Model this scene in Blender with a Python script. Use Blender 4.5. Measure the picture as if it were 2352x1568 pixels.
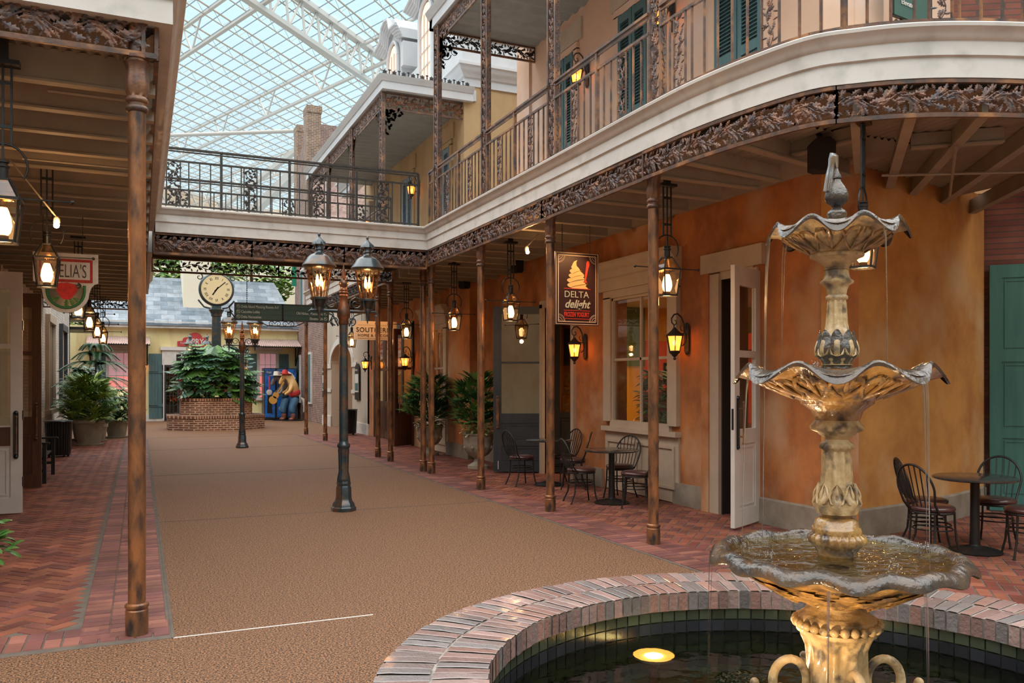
import bpy, bmesh, math, random
from mathutils import Vector, Matrix, noise
random.seed(7)
for o in list(bpy.data.objects): bpy.data.objects.remove(o)
S = bpy.context.scene; C = S.collection
pi = math.pi
# ---------------- camera ----------------
YAW = math.atan(854/1910)
cd = bpy.data.cameras.new('camera'); cam = bpy.data.objects.new('camera', cd); C.objects.link(cam)
cd.sensor_width = 36; cd.lens = 1910/2352*36; cd.shift_y = (876-784)/2352; cd.clip_start = .05; cd.clip_end = 600
cam.location = (0, 0, 1.7); cam.rotation_euler = (pi/2, 0, -YAW); S.camera = cam
S.view_settings.view_transform = 'Standard'; S.view_settings.look = 'None'; S.view_settings.gamma = 1
S.view_settings.exposure = 0.0
# ---------------- sky ----------------
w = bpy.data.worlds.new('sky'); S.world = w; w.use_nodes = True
wn = w.node_tree.nodes; wl = w.node_tree.links
bg = wn['Background']; bg.inputs['Strength'].default_value = 1.0
tc = wn.new('ShaderNodeTexCoord'); sp = wn.new('ShaderNodeSeparateXYZ'); cr = wn.new('ShaderNodeValToRGB')
wl.new(tc.outputs['Generated'], sp.inputs[0]); wl.new(sp.outputs['Z'], cr.inputs[0]); 
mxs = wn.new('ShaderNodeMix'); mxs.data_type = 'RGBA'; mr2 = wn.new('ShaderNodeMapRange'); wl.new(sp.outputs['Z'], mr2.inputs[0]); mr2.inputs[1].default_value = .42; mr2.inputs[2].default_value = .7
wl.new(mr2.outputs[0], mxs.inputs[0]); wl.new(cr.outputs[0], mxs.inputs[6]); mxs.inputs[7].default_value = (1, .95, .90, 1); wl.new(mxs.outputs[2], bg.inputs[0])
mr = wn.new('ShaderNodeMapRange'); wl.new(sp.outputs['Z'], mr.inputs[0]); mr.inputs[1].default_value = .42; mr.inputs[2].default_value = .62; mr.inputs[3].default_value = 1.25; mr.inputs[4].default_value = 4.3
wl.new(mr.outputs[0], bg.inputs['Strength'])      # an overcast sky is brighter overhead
cr.color_ramp.elements[0].position = .0; cr.color_ramp.elements[0].color = (.68, .86, .93, 1)
cr.color_ramp.elements[1].position = .6; cr.color_ramp.elements[1].color = (.56, .82, .92, 1)
def light(name, kind, loc, energy, color, size=.1, rot=None, **k):
    l = bpy.data.lights.new(name, kind); l.energy = energy*.8; l.color = color
    if kind == 'AREA': l.size = size; l.size_y = k.get('sy', size); l.shape = 'RECTANGLE'
    else: l.shadow_soft_size = size
    if kind == 'SPOT': l.spot_size = k.get('ang', 1.0); l.spot_blend = .6
    if kind == 'SUN': l.angle = size
    o = bpy.data.objects.new(name, l); C.objects.link(o); o.location = loc
    if rot is not None:
        o.rotation_euler = (Vector(rot)-Vector(loc)).to_track_quat('-Z', 'Y').to_euler()
    return o
WARM = (1.0, .55, .22)
# ---------------- materials ----------------
def mat(name, c1, c2=None, scale=4, rough=.6, metal=0, bump=0, bscale=None, emit=None, es=0, coat=0, stretch=(1, 1, 1), lo=.35, hi=.65, c3=None, s3=1.5, spec=.5, detail=6, world=False):
    m = bpy.data.materials.new(name); m.use_nodes = True
    N = m.node_tree.nodes; L = m.node_tree.links; b = N['Principled BSDF']
    b.inputs['Base Color'].default_value = (*c1, 1); b.inputs['Roughness'].default_value = rough
    b.inputs['Metallic'].default_value = metal; b.inputs['Coat Weight'].default_value = coat
    b.inputs['Coat Roughness'].default_value = .08; b.inputs['Specular IOR Level'].default_value = spec
    if emit: b.inputs['Emission Color'].default_value = (*emit, 1); b.inputs['Emission Strength'].default_value = es
    if c2 or bump:
        if world:
            g = N.new('ShaderNodeNewGeometry'); co = g.outputs['Position']
        else:
            t = N.new('ShaderNodeTexCoord'); co = t.outputs['Object']
        mp = N.new('ShaderNodeMapping'); mp.inputs['Scale'].default_value = stretch; L.new(co, mp.inputs[0])
    if c2:
        n = N.new('ShaderNodeTexNoise'); n.inputs['Scale'].default_value = scale; n.inputs['Detail'].default_value = detail; n.inputs['Roughness'].default_value = .65
        L.new(mp.outputs[0], n.inputs[0]); r = N.new('ShaderNodeValToRGB'); L.new(n.outputs[0], r.inputs[0])
        r.color_ramp.elements[0].position = lo; r.color_ramp.elements[0].color = (*c1, 1)
        r.color_ramp.elements[1].position = hi; r.color_ramp.elements[1].color = (*c2, 1)
        out = r.outputs[0]
        if c3:
            n2 = N.new('ShaderNodeTexNoise'); n2.inputs['Scale'].default_value = scale*s3; n2.inputs['Detail'].default_value = 8
            mp2 = N.new('ShaderNodeMapping'); mp2.inputs['Location'].default_value = (7, 3, 5); L.new(mp.outputs[0], mp2.inputs[0]); L.new(mp2.outputs[0], n2.inputs[0])
            r2 = N.new('ShaderNodeValToRGB'); L.new(n2.outputs[0], r2.inputs[0]); r2.color_ramp.elements[0].position = .5; r2.color_ramp.elements[1].position = .68
            mx = N.new('ShaderNodeMix'); mx.data_type = 'RGBA'; L.new(r2.outputs[0], mx.inputs[0]); L.new(out, mx.inputs[6]); mx.inputs[7].default_value = (*c3, 1); out = mx.outputs[2]
        L.new(out, b.inputs['Base Color'])
    if bump:
        nb = N.new('ShaderNodeTexNoise'); nb.inputs['Scale'].default_value = bscale or scale*3; nb.inputs['Detail'].default_value = 5
        L.new(mp.outputs[0], nb.inputs[0]); bp = N.new('ShaderNodeBump'); bp.inputs['Strength'].default_value = bump; bp.inputs['Distance'].default_value = .02
        L.new(nb.outputs[0], bp.inputs['Height']); L.new(bp.outputs[0], b.inputs['Normal'])
    return m
def brickmat(name, ca, cb, cm, bw=.21, bh=.075, mortar=.009, rough=.85, off=.5, bump=.4, mixn=True, horiz=False, ky=1):
    m = bpy.data.materials.new(name); m.use_nodes = True
    N = m.node_tree.nodes; L = m.node_tree.links; b = N['Principled BSDF']; b.inputs['Roughness'].default_value = rough
    t = N.new('ShaderNodeTexCoord'); s = N.new('ShaderNodeSeparateXYZ'); L.new(t.outputs['Object'], s.inputs[0])
    cb_ = N.new('ShaderNodeCombineXYZ')
    a = N.new('ShaderNodeMath'); a.operation = 'MULTIPLY_ADD'; L.new(s.outputs[1], a.inputs[0]); a.inputs[1].default_value = ky; L.new(s.outputs[0], a.inputs[2])
    L.new(a.outputs[0], cb_.inputs[0]); L.new(s.outputs[2], cb_.inputs[1])
    k = N.new('ShaderNodeTexBrick'); L.new(cb_.outputs[0], k.inputs[0])
    k.inputs['Scale'].default_value = 1; k.inputs['Brick Width'].default_value = bw; k.inputs['Row Height'].default_value = bh
    k.inputs['Mortar Size'].default_value = mortar; k.inputs['Color1'].default_value = (*ca, 1); k.inputs['Color2'].default_value = (*cb, 1); k.inputs['Mortar'].default_value = (*cm, 1)
    k.offset = off; k.inputs['Bias'].default_value = 0; k.inputs['Mortar Smooth'].default_value = .2
    n = N.new('ShaderNodeTexNoise'); n.inputs['Scale'].default_value = 3; n.inputs['Detail'].default_value = 6; L.new(t.outputs['Object'], n.inputs[0])
    r = N.new('ShaderNodeMapRange'); L.new(n.outputs[0], r.inputs[0]); r.inputs[1].default_value = .3; r.inputs[2].default_value = .7; r.inputs[3].default_value = .7; r.inputs[4].default_value = 1.2
    mx = N.new('ShaderNodeMix'); mx.data_type = 'RGBA'; mx.blend_type = 'MULTIPLY'; mx.inputs[0].default_value = 1
    L.new(k.outputs['Color'], mx.inputs[6]); L.new(r.outputs[0], mx.inputs[7]); L.new(mx.outputs[2], b.inputs['Base Color'])
    bp = N.new('ShaderNodeBump'); bp.inputs['Strength'].default_value = bump; bp.inputs['Distance'].default_value = .01; bp.invert = True
    L.new(k.outputs['Fac'], bp.inputs['Height']); L.new(bp.outputs[0], b.inputs['Normal'])
    return m
def vcmat(name, rough=.7, coat=0, bump=.3, bscale=60, grime=(.7, 1.15), spec=.4):
    m = bpy.data.materials.new(name); m.use_nodes = True
    N = m.node_tree.nodes; L = m.node_tree.links; b = N['Principled BSDF']; b.inputs['Roughness'].default_value = rough
    b.inputs['Coat Weight'].default_value = coat; b.inputs['Coat Roughness'].default_value = .12; b.inputs['Specular IOR Level'].default_value = spec
    a = N.new('ShaderNodeAttribute'); a.attribute_name = 'col'
    g = N.new('ShaderNodeNewGeometry'); n = N.new('ShaderNodeTexNoise'); n.inputs['Scale'].default_value = 2.2; n.inputs['Detail'].default_value = 8; L.new(g.outputs['Position'], n.inputs[0])
    r = N.new('ShaderNodeMapRange'); L.new(n.outputs[0], r.inputs[0]); r.inputs[1].default_value = .3; r.inputs[2].default_value = .7; r.inputs[3].default_value = grime[0]; r.inputs[4].default_value = grime[1]
    mx = N.new('ShaderNodeMix'); mx.data_type = 'RGBA'; mx.blend_type = 'MULTIPLY'; mx.inputs[0].default_value = 1
    L.new(a.outputs['Color'], mx.inputs[6]); L.new(r.outputs[0], mx.inputs[7]); L.new(mx.outputs[2], b.inputs['Base Color'])
    nb = N.new('ShaderNodeTexNoise'); nb.inputs['Scale'].default_value = bscale; nb.inputs['Detail'].default_value = 4; L.new(g.outputs['Position'], nb.inputs[0])
    bp = N.new('ShaderNodeBump'); bp.inputs['Strength'].default_value = bump; bp.inputs['Distance'].default_value = .01; L.new(nb.outputs[0], bp.inputs['Height']); L.new(bp.outputs[0], b.inputs['Normal'])
    return m
def glassmat(name, tint=(1, 1, 1), gloss=.12, rough=.02):
    m = bpy.data.materials.new(name); m.use_nodes = True
    N = m.node_tree.nodes; L = m.node_tree.links; N.remove(N['Principled BSDF']); o = N['Material Output']
    t = N.new('ShaderNodeBsdfTransparent'); t.inputs[0].default_value = (*tint, 1); g = N.new('ShaderNodeBsdfGlossy'); g.inputs['Roughness'].default_value = rough
    f = N.new('ShaderNodeLayerWeight'); pw = N.new('ShaderNodeMath'); pw.operation = 'POWER'; L.new(f.outputs['Facing'], pw.inputs[0]); pw.inputs[1].default_value = 4.5
    ad = N.new('ShaderNodeMath'); ad.operation = 'MULTIPLY_ADD'; ad.use_clamp = True; L.new(pw.outputs[0], ad.inputs[0]); ad.inputs[1].default_value = .8; ad.inputs[2].default_value = gloss
    x = N.new('ShaderNodeMixShader'); L.new(ad.outputs[0], x.inputs[0]); L.new(t.outputs[0], x.inputs[1]); L.new(g.outputs[0], x.inputs[2]); L.new(x.outputs[0], o.inputs[0])
    return m
def emat(name, c, s): return mat(name, c, emit=c, es=s)
M = {}
M['aggregate'] = mat('aggregate', (.018, .009, .005), (.30, .14, .06), scale=80, rough=.75, bump=.5, bscale=90, lo=.42, hi=.60, c3=(.60, .45, .32), s3=1.5, world=True, detail=2)
_n = M['aggregate'].node_tree
for nd in _n.nodes:
    if nd.type == 'VALTORGB' and nd.color_ramp.elements[0].position > .49: nd.color_ramp.elements[0].position = .62; nd.color_ramp.elements[1].position = .7
M['paver'] = vcmat('paver', rough=.62, grime=(.42, .85))
M['mortar'] = mat('mortar', (.13, .105, .085), (.09, .075, .06), scale=8, rough=.9, world=True)
M['rimbrick'] = vcmat('rimbrick', rough=.42, coat=.55, bump=.9, bscale=45, spec=.5)
M['rimside'] = vcmat('rimside', rough=.85, bump=.8, bscale=45)
M['bronze'] = mat('bronze', (.165, .075, .042), (.06, .05, .046), scale=9, rough=.45, metal=.3, bump=.15, bscale=40, c3=(.33, .15, .06), s3=.6)
M['brass'] = mat('brass', (.36, .15, .06), (.13, .07, .04), scale=7, rough=.34, metal=.4, bump=.12, bscale=50, stretch=(1, 1, .35), c3=(.04, .035, .035), s3=1.8)
M['iron'] = mat('iron', (.026, .022, .02), (.05, .04, .032), scale=20, rough=.55, metal=.2)
M['patina'] = mat('patina', (.19, .105, .072), (.075, .075, .088), scale=14, rough=.5, metal=.25, bump=.25, bscale=70, c3=(.30, .155, .10), s3=.7)
M['black'] = mat('black', (.012, .011, .011), (.02, .018, .016), scale=20, rough=.4, metal=.2)
M['blackiron'] = mat('blackiron', (.010, .012, .016), rough=.3, metal=.3, coat=.2)
M['lampgreen'] = mat('lampgreen', (.025, .045, .055), (.05, .07, .08), scale=12, rough=.3, metal=.4, coat=.4, c3=(.14, .07, .035), s3=.5)
M['copper'] = mat('copper', (.25, .09, .035), (.06, .05, .045), scale=12, rough=.35, metal=.6)
M['cream'] = mat('cream', (.60, .575, .54), (.68, .65, .61), scale=1.5, rough=.55, c3=(.52, .50, .46), s3=3, bump=.03)
M['white'] = mat('white', (.50, .51, .53), (.56, .57, .58), scale=2, rough=.5)
M['joist'] = mat('joist', (.27, .22, .165), (.32, .27, .21), scale=3, rough=.6)
M['deck'] = mat('deck', (.25, .21, .16), (.31, .26, .20), scale=3, rough=.55, metal=.1)
M['roofdeck'] = mat('roofdeck', (.20, .20, .18), (.25, .25, .23), scale=3, rough=.5)
M['terracotta'] = mat('terracotta', (.52, .19, .055), (.30, .105, .036), scale=1.4, rough=.85, bump=.12, bscale=25, stretch=(1, 1, .8), c3=(.52, .31, .17), s3=.8, world=True, lo=.38, hi=.62)
M['ochre'] = mat('ochre', (.60, .29, .075), (.42, .17, .045), scale=1.2, rough=.85, bump=.12, bscale=25, c3=(.60, .38, .19), s3=.8, world=True, lo=.38, hi=.62)
M['peach'] = mat('peach', (.62, .42, .30), (.55, .35, .25), scale=.8, rough=.9, bump=.05, world=True, c3=(.66, .50, .42), s3=1.3)
M['tan'] = mat('tan', (.46, .32, .17), (.38, .26, .13), scale=.9, rough=.9, world=True, c3=(.38, .23, .11), s3=2, stretch=(1, 1, .5))
M['baseboard'] = mat('baseboard', (.33, .28, .22), (.20, .16, .12), scale=3, rough=.7, world=True, bump=.1)
M['door_white'] = mat('door_white', (.62, .58, .53), (.54, .50, .45), scale=2, rough=.45)
M['frame_beige'] = mat('frame_beige', (.50, .40, .30), (.42, .33, .25), scale=2, rough=.5)
M['door_dark'] = mat('door_dark', (.022, .028, .036), (.035, .042, .05), scale=5, rough=.35)
M['door_brown'] = mat('door_brown', (.055, .022, .012), (.09, .035, .018), scale=4, rough=.4, stretch=(4, 4, .5))
M['shutter'] = mat('shutter', (.055, .115, .125), (.075, .15, .155), scale=5, rough=.6, stretch=(3, 3, .4))
M['shutter_teal'] = mat('shutter_teal', (.035, .14, .12), (.06, .19, .16), scale=3, rough=.6, stretch=(3, 3, .3))
M['shutter_blue'] = mat('shutter_blue', (.15, .21, .25), (.19, .25, .29), scale=5, rough=.6)
M['void'] = mat('void', (.012, .008, .006), rough=.9)
M['brick_red'] = brickmat('brick_red', (.16, .05, .035), (.24, .085, .055), (.10, .06, .045))
M['brick_wall'] = brickmat('brick_wall', (.18, .085, .065), (.27, .15, .12), (.36, .33, .30))
M['brick_planter'] = brickmat('brick_planter', (.13, .045, .028), (.20, .075, .045), (.42, .33, .24), mortar=.016, ky=.35)
M['brick_yellow'] = brickmat('brick_yellow', (.28, .16, .09), (.20, .11, .07), (.42, .38, .34))
M['brick_pale'] = brickmat('brick_pale', (.52, .47, .42), (.56, .51, .46), (.40, .36, .32), bump=.6)
M['slate_dark'] = brickmat('slate_dark', (.04, .07, .09), (.07, .11, .13), (.02, .03, .04), bw=.34, bh=.165, mortar=.006, rough=.6)
M['slate'] = brickmat('slate', (.24, .32, .38), (.46, .52, .57), (.18, .23, .27), bw=.34, bh=.165, mortar=.006, rough=.6)
M['cream_wall'] = mat('cream_wall', (.72, .62, .30), (.76, .68, .38), scale=1.2, rough=.9, c3=(.60, .42, .20), s3=1.2, stretch=(1.5, 1, .25))
M['cream_far'] = mat('cream_far', (.80, .72, .56), (.84, .78, .64), scale=.3, rough=.9)
M['beige_far'] = mat('beige_far', (.62, .50, .38), (.70, .56, .42), scale=.2, rough=.9)
M['stucco_grey'] = mat('stucco_grey', (.50, .43, .35), (.42, .35, .28), scale=1, rough=.9, stretch=(1, 1, .3))
M['steel'] = mat('steel', (.50, .46, .42), rough=.5)
M['steel_warm'] = mat('steel_warm', (.36, .28, .21), rough=.6)
M['mullion'] = mat('mullion', (.26, .33, .38), rough=.6)
M['glass'] = glassmat('glass', (.95, .96, .97), .07)
M['glass_roof'] = glassmat('glass_roof', (.97, .985, 1), .02, .15)
M['glass_lamp'] = glassmat('glass_lamp', (1, .82, .6), .08)
M['glass_dark'] = glassmat('glass_dark', (.42, .33, .24), .2)
M['glass_pale'] = glassmat('glass_pale', (.75, .68, .6), .15)
M['flame'] = emat('flame', (1.0, .50, .16), 26)
M['bulb'] = emat('bulb', (1.0, .62, .30), 9)
M['amber'] = emat('amber', (1.0, .42, .08), 2.6)
M['pinkglow'] = emat('pinkglow', (1.0, .28, .26), .55)
M['pinkpale'] = emat('pinkpale', (.85, .45, .50), .22)
M['seat'] = mat('seat', (.055, .022, .02), (.075, .03, .028), scale=10, rough=.28, coat=.3)
M['tabletop'] = mat('tabletop', (.02, .022, .025), (.045, .04, .035), scale=40, rough=.18, coat=.5)
M['stone'] = mat('stone', (.50, .40, .28), (.38, .30, .21), scale=6, rough=.7, bump=.35, bscale=25, c3=(.20, .15, .11), s3=2)
M['urn'] = mat('urn', (.36, .31, .24), (.26, .22, .17), scale=8, rough=.8, bump=.3, bscale=30)
M['pot'] = mat('pot', (.30, .27, .21), (.22, .20, .15), scale=5, rough=.85, bump=.2)
M['soil'] = mat('soil', (.03, .02, .012), rough=1)
def leafm(n, a, b, r=.4): return mat(n, tuple(x*1.5 for x in a), tuple(x*1.5 for x in b), scale=6, rough=r, coat=.1)
M['leaf'] = leafm('leaf', (.035, .10, .02), (.07, .17, .035))
M['leaf_dark'] = leafm('leaf_dark', (.015, .055, .02), (.03, .085, .03))
M['leaf_light'] = leafm('leaf_light', (.14, .24, .04), (.22, .30, .07))
M['leaf_blue'] = leafm('leaf_blue', (.05, .12, .09), (.08, .16, .11), .3)
M['leaf_pale'] = leafm('leaf_pale', (.30, .33, .12), (.42, .40, .2))
M['flower'] = mat('flower', (.75, .06, .03), (.9, .2, .08), scale=8)
# ---------------- object plumbing ----------------
def tag(o, label=None, cat=None, group=None, kind=None):
    if label: o['label'] = label
    if cat: o['category'] = cat
    if group: o['group'] = group
    if kind: o['kind'] = kind
    return o
def empty(name, loc=(0, 0, 0), rz=0, label=None, cat=None, group=None, parent=None, kind=None):
    o = bpy.data.objects.new(name, None); C.objects.link(o); o.location = loc; o.rotation_euler = (0, 0, rz); o.empty_display_size = .1
    if parent: o.parent = parent
    return tag(o, label, cat, group, kind)
def copy_tree(o, parent=None, loc=None, rz=None, label=None, group=None):
    c = o.copy(); C.objects.link(c); c.parent = parent
    if loc is not None: c.location = loc
    if rz is not None: c.rotation_euler = (0, 0, rz)
    if label: c['label'] = label
    if group: c['group'] = group
    for ch in list(o.children): copy_tree(ch, c)
    return c
class MB:
    def __init__(s): s.v = []; s.f = []; s.c = []; s.M = None; s.map = None; s.col = None
    def add(s, vs, fs, col=None):
        b = len(s.v)
        for p in vs:
            p = Vector(p)
            if s.map: p = Vector(s.map(*p))
            if s.M is not None: p = s.M @ p
            s.v.append(p)
        cc = col or s.col
        for f in fs: s.f.append(tuple(b+i for i in f)); s.c.append(cc)
        return s
    def box(s, x0, y0, z0, x1, y1, z1, col=None):
        return s.add([(x0, y0, z0), (x1, y0, z0), (x1, y1, z0), (x0, y1, z0), (x0, y0, z1), (x1, y0, z1), (x1, y1, z1), (x0, y1, z1)],
                     [(0, 3, 2, 1), (4, 5, 6, 7), (0, 1, 5, 4), (1, 2, 6, 5), (2, 3, 7, 6), (3, 0, 4, 7)], col)
    def bar(s, p, q, w, h=None, up=(0, 0, 1), col=None):
        p = Vector(p); q = Vector(q); h = h or w; d = (q-p).normalized(); u = Vector(up)
        if abs(d.dot(u)) > .99: u = Vector((1, 0, 0))
        a = d.cross(u).normalized()*w/2; b = a.cross(d).normalized()*h/2
        return s.add([p-a-b, p+a-b, p+a+b, p-a+b, q-a-b, q+a-b, q+a+b, q-a+b], [(0, 3, 2, 1), (4, 5, 6, 7), (0, 1, 5, 4), (1, 2, 6, 5), (2, 3, 7, 6), (3, 0, 4, 7)], col)
    def tube(s, pts, r, n=8, closed=False, cap=True, col=None):
        pts = [Vector(p) for p in pts]; k = len(pts); vs = []; fs = []; prev = None
        rs = r if isinstance(r, (list, tuple)) else [r]*k
        for i, p in enumerate(pts):
            a = pts[(i-1) % k] if (closed or i) else p; b = pts[(i+1) % k] if (closed or i < k-1) else p
            d = (b-a).normalized() if (b-a).length > 1e-9 else Vector((0, 0, 1))
            if prev is None:
                u = Vector((0, 0, 1)) if abs(d.z) < .9 else Vector((1, 0, 0)); u = (u-d*u.dot(d)).normalized()
            else:
                u = prev-d*prev.dot(d)
                u = u.normalized() if u.length > 1e-6 else prev
            prev = u; w_ = d.cross(u)
            for j in range(n):
                t = 2*pi*j/n; vs.append(p+(u*math.cos(t)+w_*math.sin(t))*rs[i])
        m = k if closed else k-1
        for i in range(m):
            for j in range(n):
                a = i*n+j; b = i*n+(j+1) % n; c = ((i+1) % k)*n
                fs.append((a, b, c+(j+1) % n, c+j))
        if cap and not closed: fs.append(tuple(range(n))[::-1]); fs.append(tuple((k-1)*n+j for j in range(n)))
        return s.add(vs, fs, col)
    def lathe(s, prof, n=24, c=(0, 0, 0), mod=None, ph=0, col=None, caps=True):
        vs = []; fs = []; k = len(prof)
        for i, (r, z) in enumerate(prof):
            for j in range(n):
                t = 2*pi*j/n+ph; rr, zz = (r, z) if not mod else mod(i, t, r, z)
                vs.append((c[0]+rr*math.cos(t), c[1]+rr*math.sin(t), c[2]+zz))
        for i in range(k-1):
            for j in range(n): fs.append((i*n+j, i*n+(j+1) % n, (i+1)*n+(j+1) % n, (i+1)*n+j))
        if caps:
            if prof[0][0] > 1e-4: fs.append(tuple(range(n))[::-1])
            if prof[-1][0] > 1e-4: fs.append(tuple((k-1)*n+j for j in range(n)))
        return s.add(vs, fs, col)
    def ball(s, c, r, n=10, k=6, sc=(1, 1, 1), col=None):
        vs = [(c[0], c[1], c[2]-r*sc[2])]; fs = []
        for i in range(1, k):
            a = -pi/2+pi*i/k
            for j in range(n): t = 2*pi*j/n; vs.append((c[0]+r*sc[0]*math.cos(a)*math.cos(t), c[1]+r*sc[1]*math.cos(a)*math.sin(t), c[2]+r*sc[2]*math.sin(a)))
        vs.append((c[0], c[1], c[2]+r*sc[2])); e = len(vs)-1
        for j in range(n):
            fs.append((0, 1+(j+1) % n, 1+j)); fs.append((e, e-n+j, e-n+(j+1) % n))
            for i in range(k-2): b = 1+i*n; fs.append((b+j, b+(j+1) % n, b+n+(j+1) % n, b+n+j))
        return s.add(vs, fs, col)
    def prism(s, poly, h, T=None, col=None):
        """poly in local xy, extruded from z=0 to h, placed by matrix T"""
        n = len(poly); T = T or Matrix()
        a = [T @ Vector((x, y, 0)) for x, y in poly]+[T @ Vector((x, y, h)) for x, y in poly]
        return s.add(a, [tuple(range(n))[::-1], tuple(range(n, 2*n))]+[(i, (i+1) % n, n+(i+1) % n, n+i) for i in range(n)], col)
    def sweep(s, prof, pts, closed=False, caps=True, col=None):
        """prof: (n,z) closed outline; pts: (x,y) path; n is to the left-normal"""
        k = len(pts); m = len(prof); vs = []; fs = []
        for i in range(k):
            a = Vector(pts[i-1]) if i else None; b = Vector(pts[i]); c = Vector(pts[i+1]) if i < k-1 else None
            d1 = (b-a).normalized() if a is not None else (c-b).normalized(); d2 = (c-b).normalized() if c is not None else d1
            n1 = Vector((-d1.y, d1.x)); n2 = Vector((-d2.y, d2.x)); nn = (n1+n2).normalized(); nn = nn/max(.3, nn.dot(n1))
            for (o, z) in prof: vs.append((b.x+nn.x*o, b.y+nn.y*o, z))
        for i in range(k-1):
            for j in range(m): fs.append((i*m+j, i*m+(j+1) % m, (i+1)*m+(j+1) % m, (i+1)*m+j))
        if caps: fs.append(tuple(range(m))); fs.append(tuple((k-1)*m+j for j in range(m))[::-1])
        return s.add(vs, fs, col)
    def build(s, name, material, parent=None, smooth=0, label=None, cat=None, group=None, kind=None, loc=None, rz=None, fix=True):
        me = bpy.data.meshes.new(name); me.from_pydata([tuple(v) for v in s.v], [], s.f)
        if any(c is not None for c in s.c):
            at = me.color_attributes.new('col', 'FLOAT_COLOR', 'CORNER'); i = 0
            d = []
            for p, c in zip(me.polygons, s.c):
                c = c or (.5, .5, .5)
                d += [c[0], c[1], c[2], 1.0]*p.loop_total
            at.data.foreach_set('color', d)
        me.validate()
        if fix:
            bm = bmesh.new(); bm.from_mesh(me); bmesh.ops.recalc_face_normals(bm, faces=bm.faces); bm.to_mesh(me); bm.free()
        me.materials.append(M[material] if isinstance(material, str) else material)
        if smooth: me.shade_smooth(); me.set_sharp_from_angle(angle=smooth*pi/180)
        o = bpy.data.objects.new(name, me); C.objects.link(o)
        if parent: o.parent = parent
        if loc: o.location = loc
        if rz is not None: o.rotation_euler = (0, 0, rz)
        return tag(o, label, cat, group, kind)
def struct(mb, name, material, **k): return mb.build(name, material, kind='structure', **k)
def boxo(name, material, b, parent=None, **k): return MB().box(*b).build(name, material, parent, **k)
def text(st, size, T, material, parent, name='lettering', sx=1, align='LEFT', ext=.003, bold=0, shear=0, spacing=1):
    cu = bpy.data.curves.new('t', 'FONT'); cu.body = st; cu.size = size; cu.align_x = align; cu.extrude = ext; cu.offset = bold; cu.shear = shear; cu.space_character = spacing; cu.resolution_u = 3
    ob = bpy.data.objects.new('t', cu); C.objects.link(ob); dg = bpy.context.evaluated_depsgraph_get(); dg.update()
    me = bpy.data.meshes.new_from_object(ob.evaluated_get(dg)); bpy.data.objects.remove(ob); bpy.data.curves.remove(cu)
    me.transform(Matrix.Diagonal((sx, 1, 1, 1))); me.transform(T); me.materials.clear(); me.materials.append(M[material] if isinstance(material, str) else material)
    o = bpy.data.objects.new(name, me); C.objects.link(o); o.parent = parent; return o
def FR(o, x, y=None):
    """matrix whose local x->x, y->y (default up), z->their cross"""
    x = Vector(x).normalized(); y = Vector(y or (0, 0, 1)).normalized(); z = x.cross(y)
    return Matrix(((x.x, y.x, z.x, o[0]), (x.y, y.y, z.y, o[1]), (x.z, y.z, z.z, o[2]), (0, 0, 0, 1)))
# oak leaf and vine work
OAK = [(0, .03), (.12, .07), (.2, .24), (.3, .10), (.42, .36), (.54, .15), (.68, .36), (.76, .16), (.9, .2), (1, 0)]
def leaf2d(mb, o, ang, ln, wd=1, th=.008, n0=.004, shape=OAK, curl=0):
    """leaf in (s,t,n) space"""
    ca, sa = math.cos(ang), math.sin(ang); vs = []; k = len(shape)
    def P(x, y, n):
        yy = y*wd+curl*x*x; return (o[0]+(x*ca-yy*sa)*ln, o[1]+(x*sa+yy*ca)*ln, n0+n)
    for x, y in shape: vs += [P(x, y, 0), P(x, 0, th*(1-.5*x)), P(x, -y, 0), P(x, 0, -th*.5)]
    fs = []
    for i in range(k-1):
        a = 4*i; b = a+4
        fs += [(a, a+1, b+1, b), (a+1, a+2, b+2, b+1), (a+2, a+3, b+3, b+2), (a+3, a, b, b+3)]
    mb.add(vs, fs)
def vinework(mb, mapf, L, H, P, ls, per=8, r=.007, s0=0, thick=.012, acorn=True, amp=.22, vert=False):
    """vine with oak leaves filling L x H; mapf(s,t,n)->xyz"""
    old = mb.map; mb.map = mapf; n = max(1, round(L/P)); P = L/n
    f = lambda s: H/2+math.sin(2*pi*s/P)*H*amp
    K = n*10; mb.tube([(s0+L*i/K, f(L*i/K), thick*.6) for i in range(K+1)], r, 5)
    m = n*per//2
    for i in range(m):
        for side in (-1, 1):
            s = (i+(.5 if side > 0 else 0)+random.uniform(-.1, .1))*L/m; t = f(s); room = (H-t if side > 0 else t)
            tg = math.atan2(math.cos(2*pi*s/P)*H*amp*2*pi/P, 1); fw = 1 if not vert else 1
            a = tg+side*random.uniform(.8, 1.15); l = min(ls, room*.98/max(.3, abs(math.sin(a))))
            if l < ls*.3: continue
            leaf2d(mb, (s0+s, t), a, l, .72, thick, thick*.4, curl=-.2*side)
            if room > ls*.8:
                o = (s0+s+math.cos(a)*l*.35, t+math.sin(a)*l*.35); l2 = min(ls*.8, (room-abs(o[1]-t))*.98)
                leaf2d(mb, o, a-side*.9, l2, .75, thick, thick*.7, curl=.15*side)
                q = (s0+s-ls*.12, t+side*room*.55); l3 = min(ls*.75, room*.43)
                leaf2d(mb, q, a+side*.25, l3, .8, thick, 0, curl=.2*side)
            if acorn and i % 2 == 0: mb.ball((s0+s+ls*.3, t+side*ls*.15, thick), ls*.1, 6, 4, (1.3, 1, 1))
    mb.map = old
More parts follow.
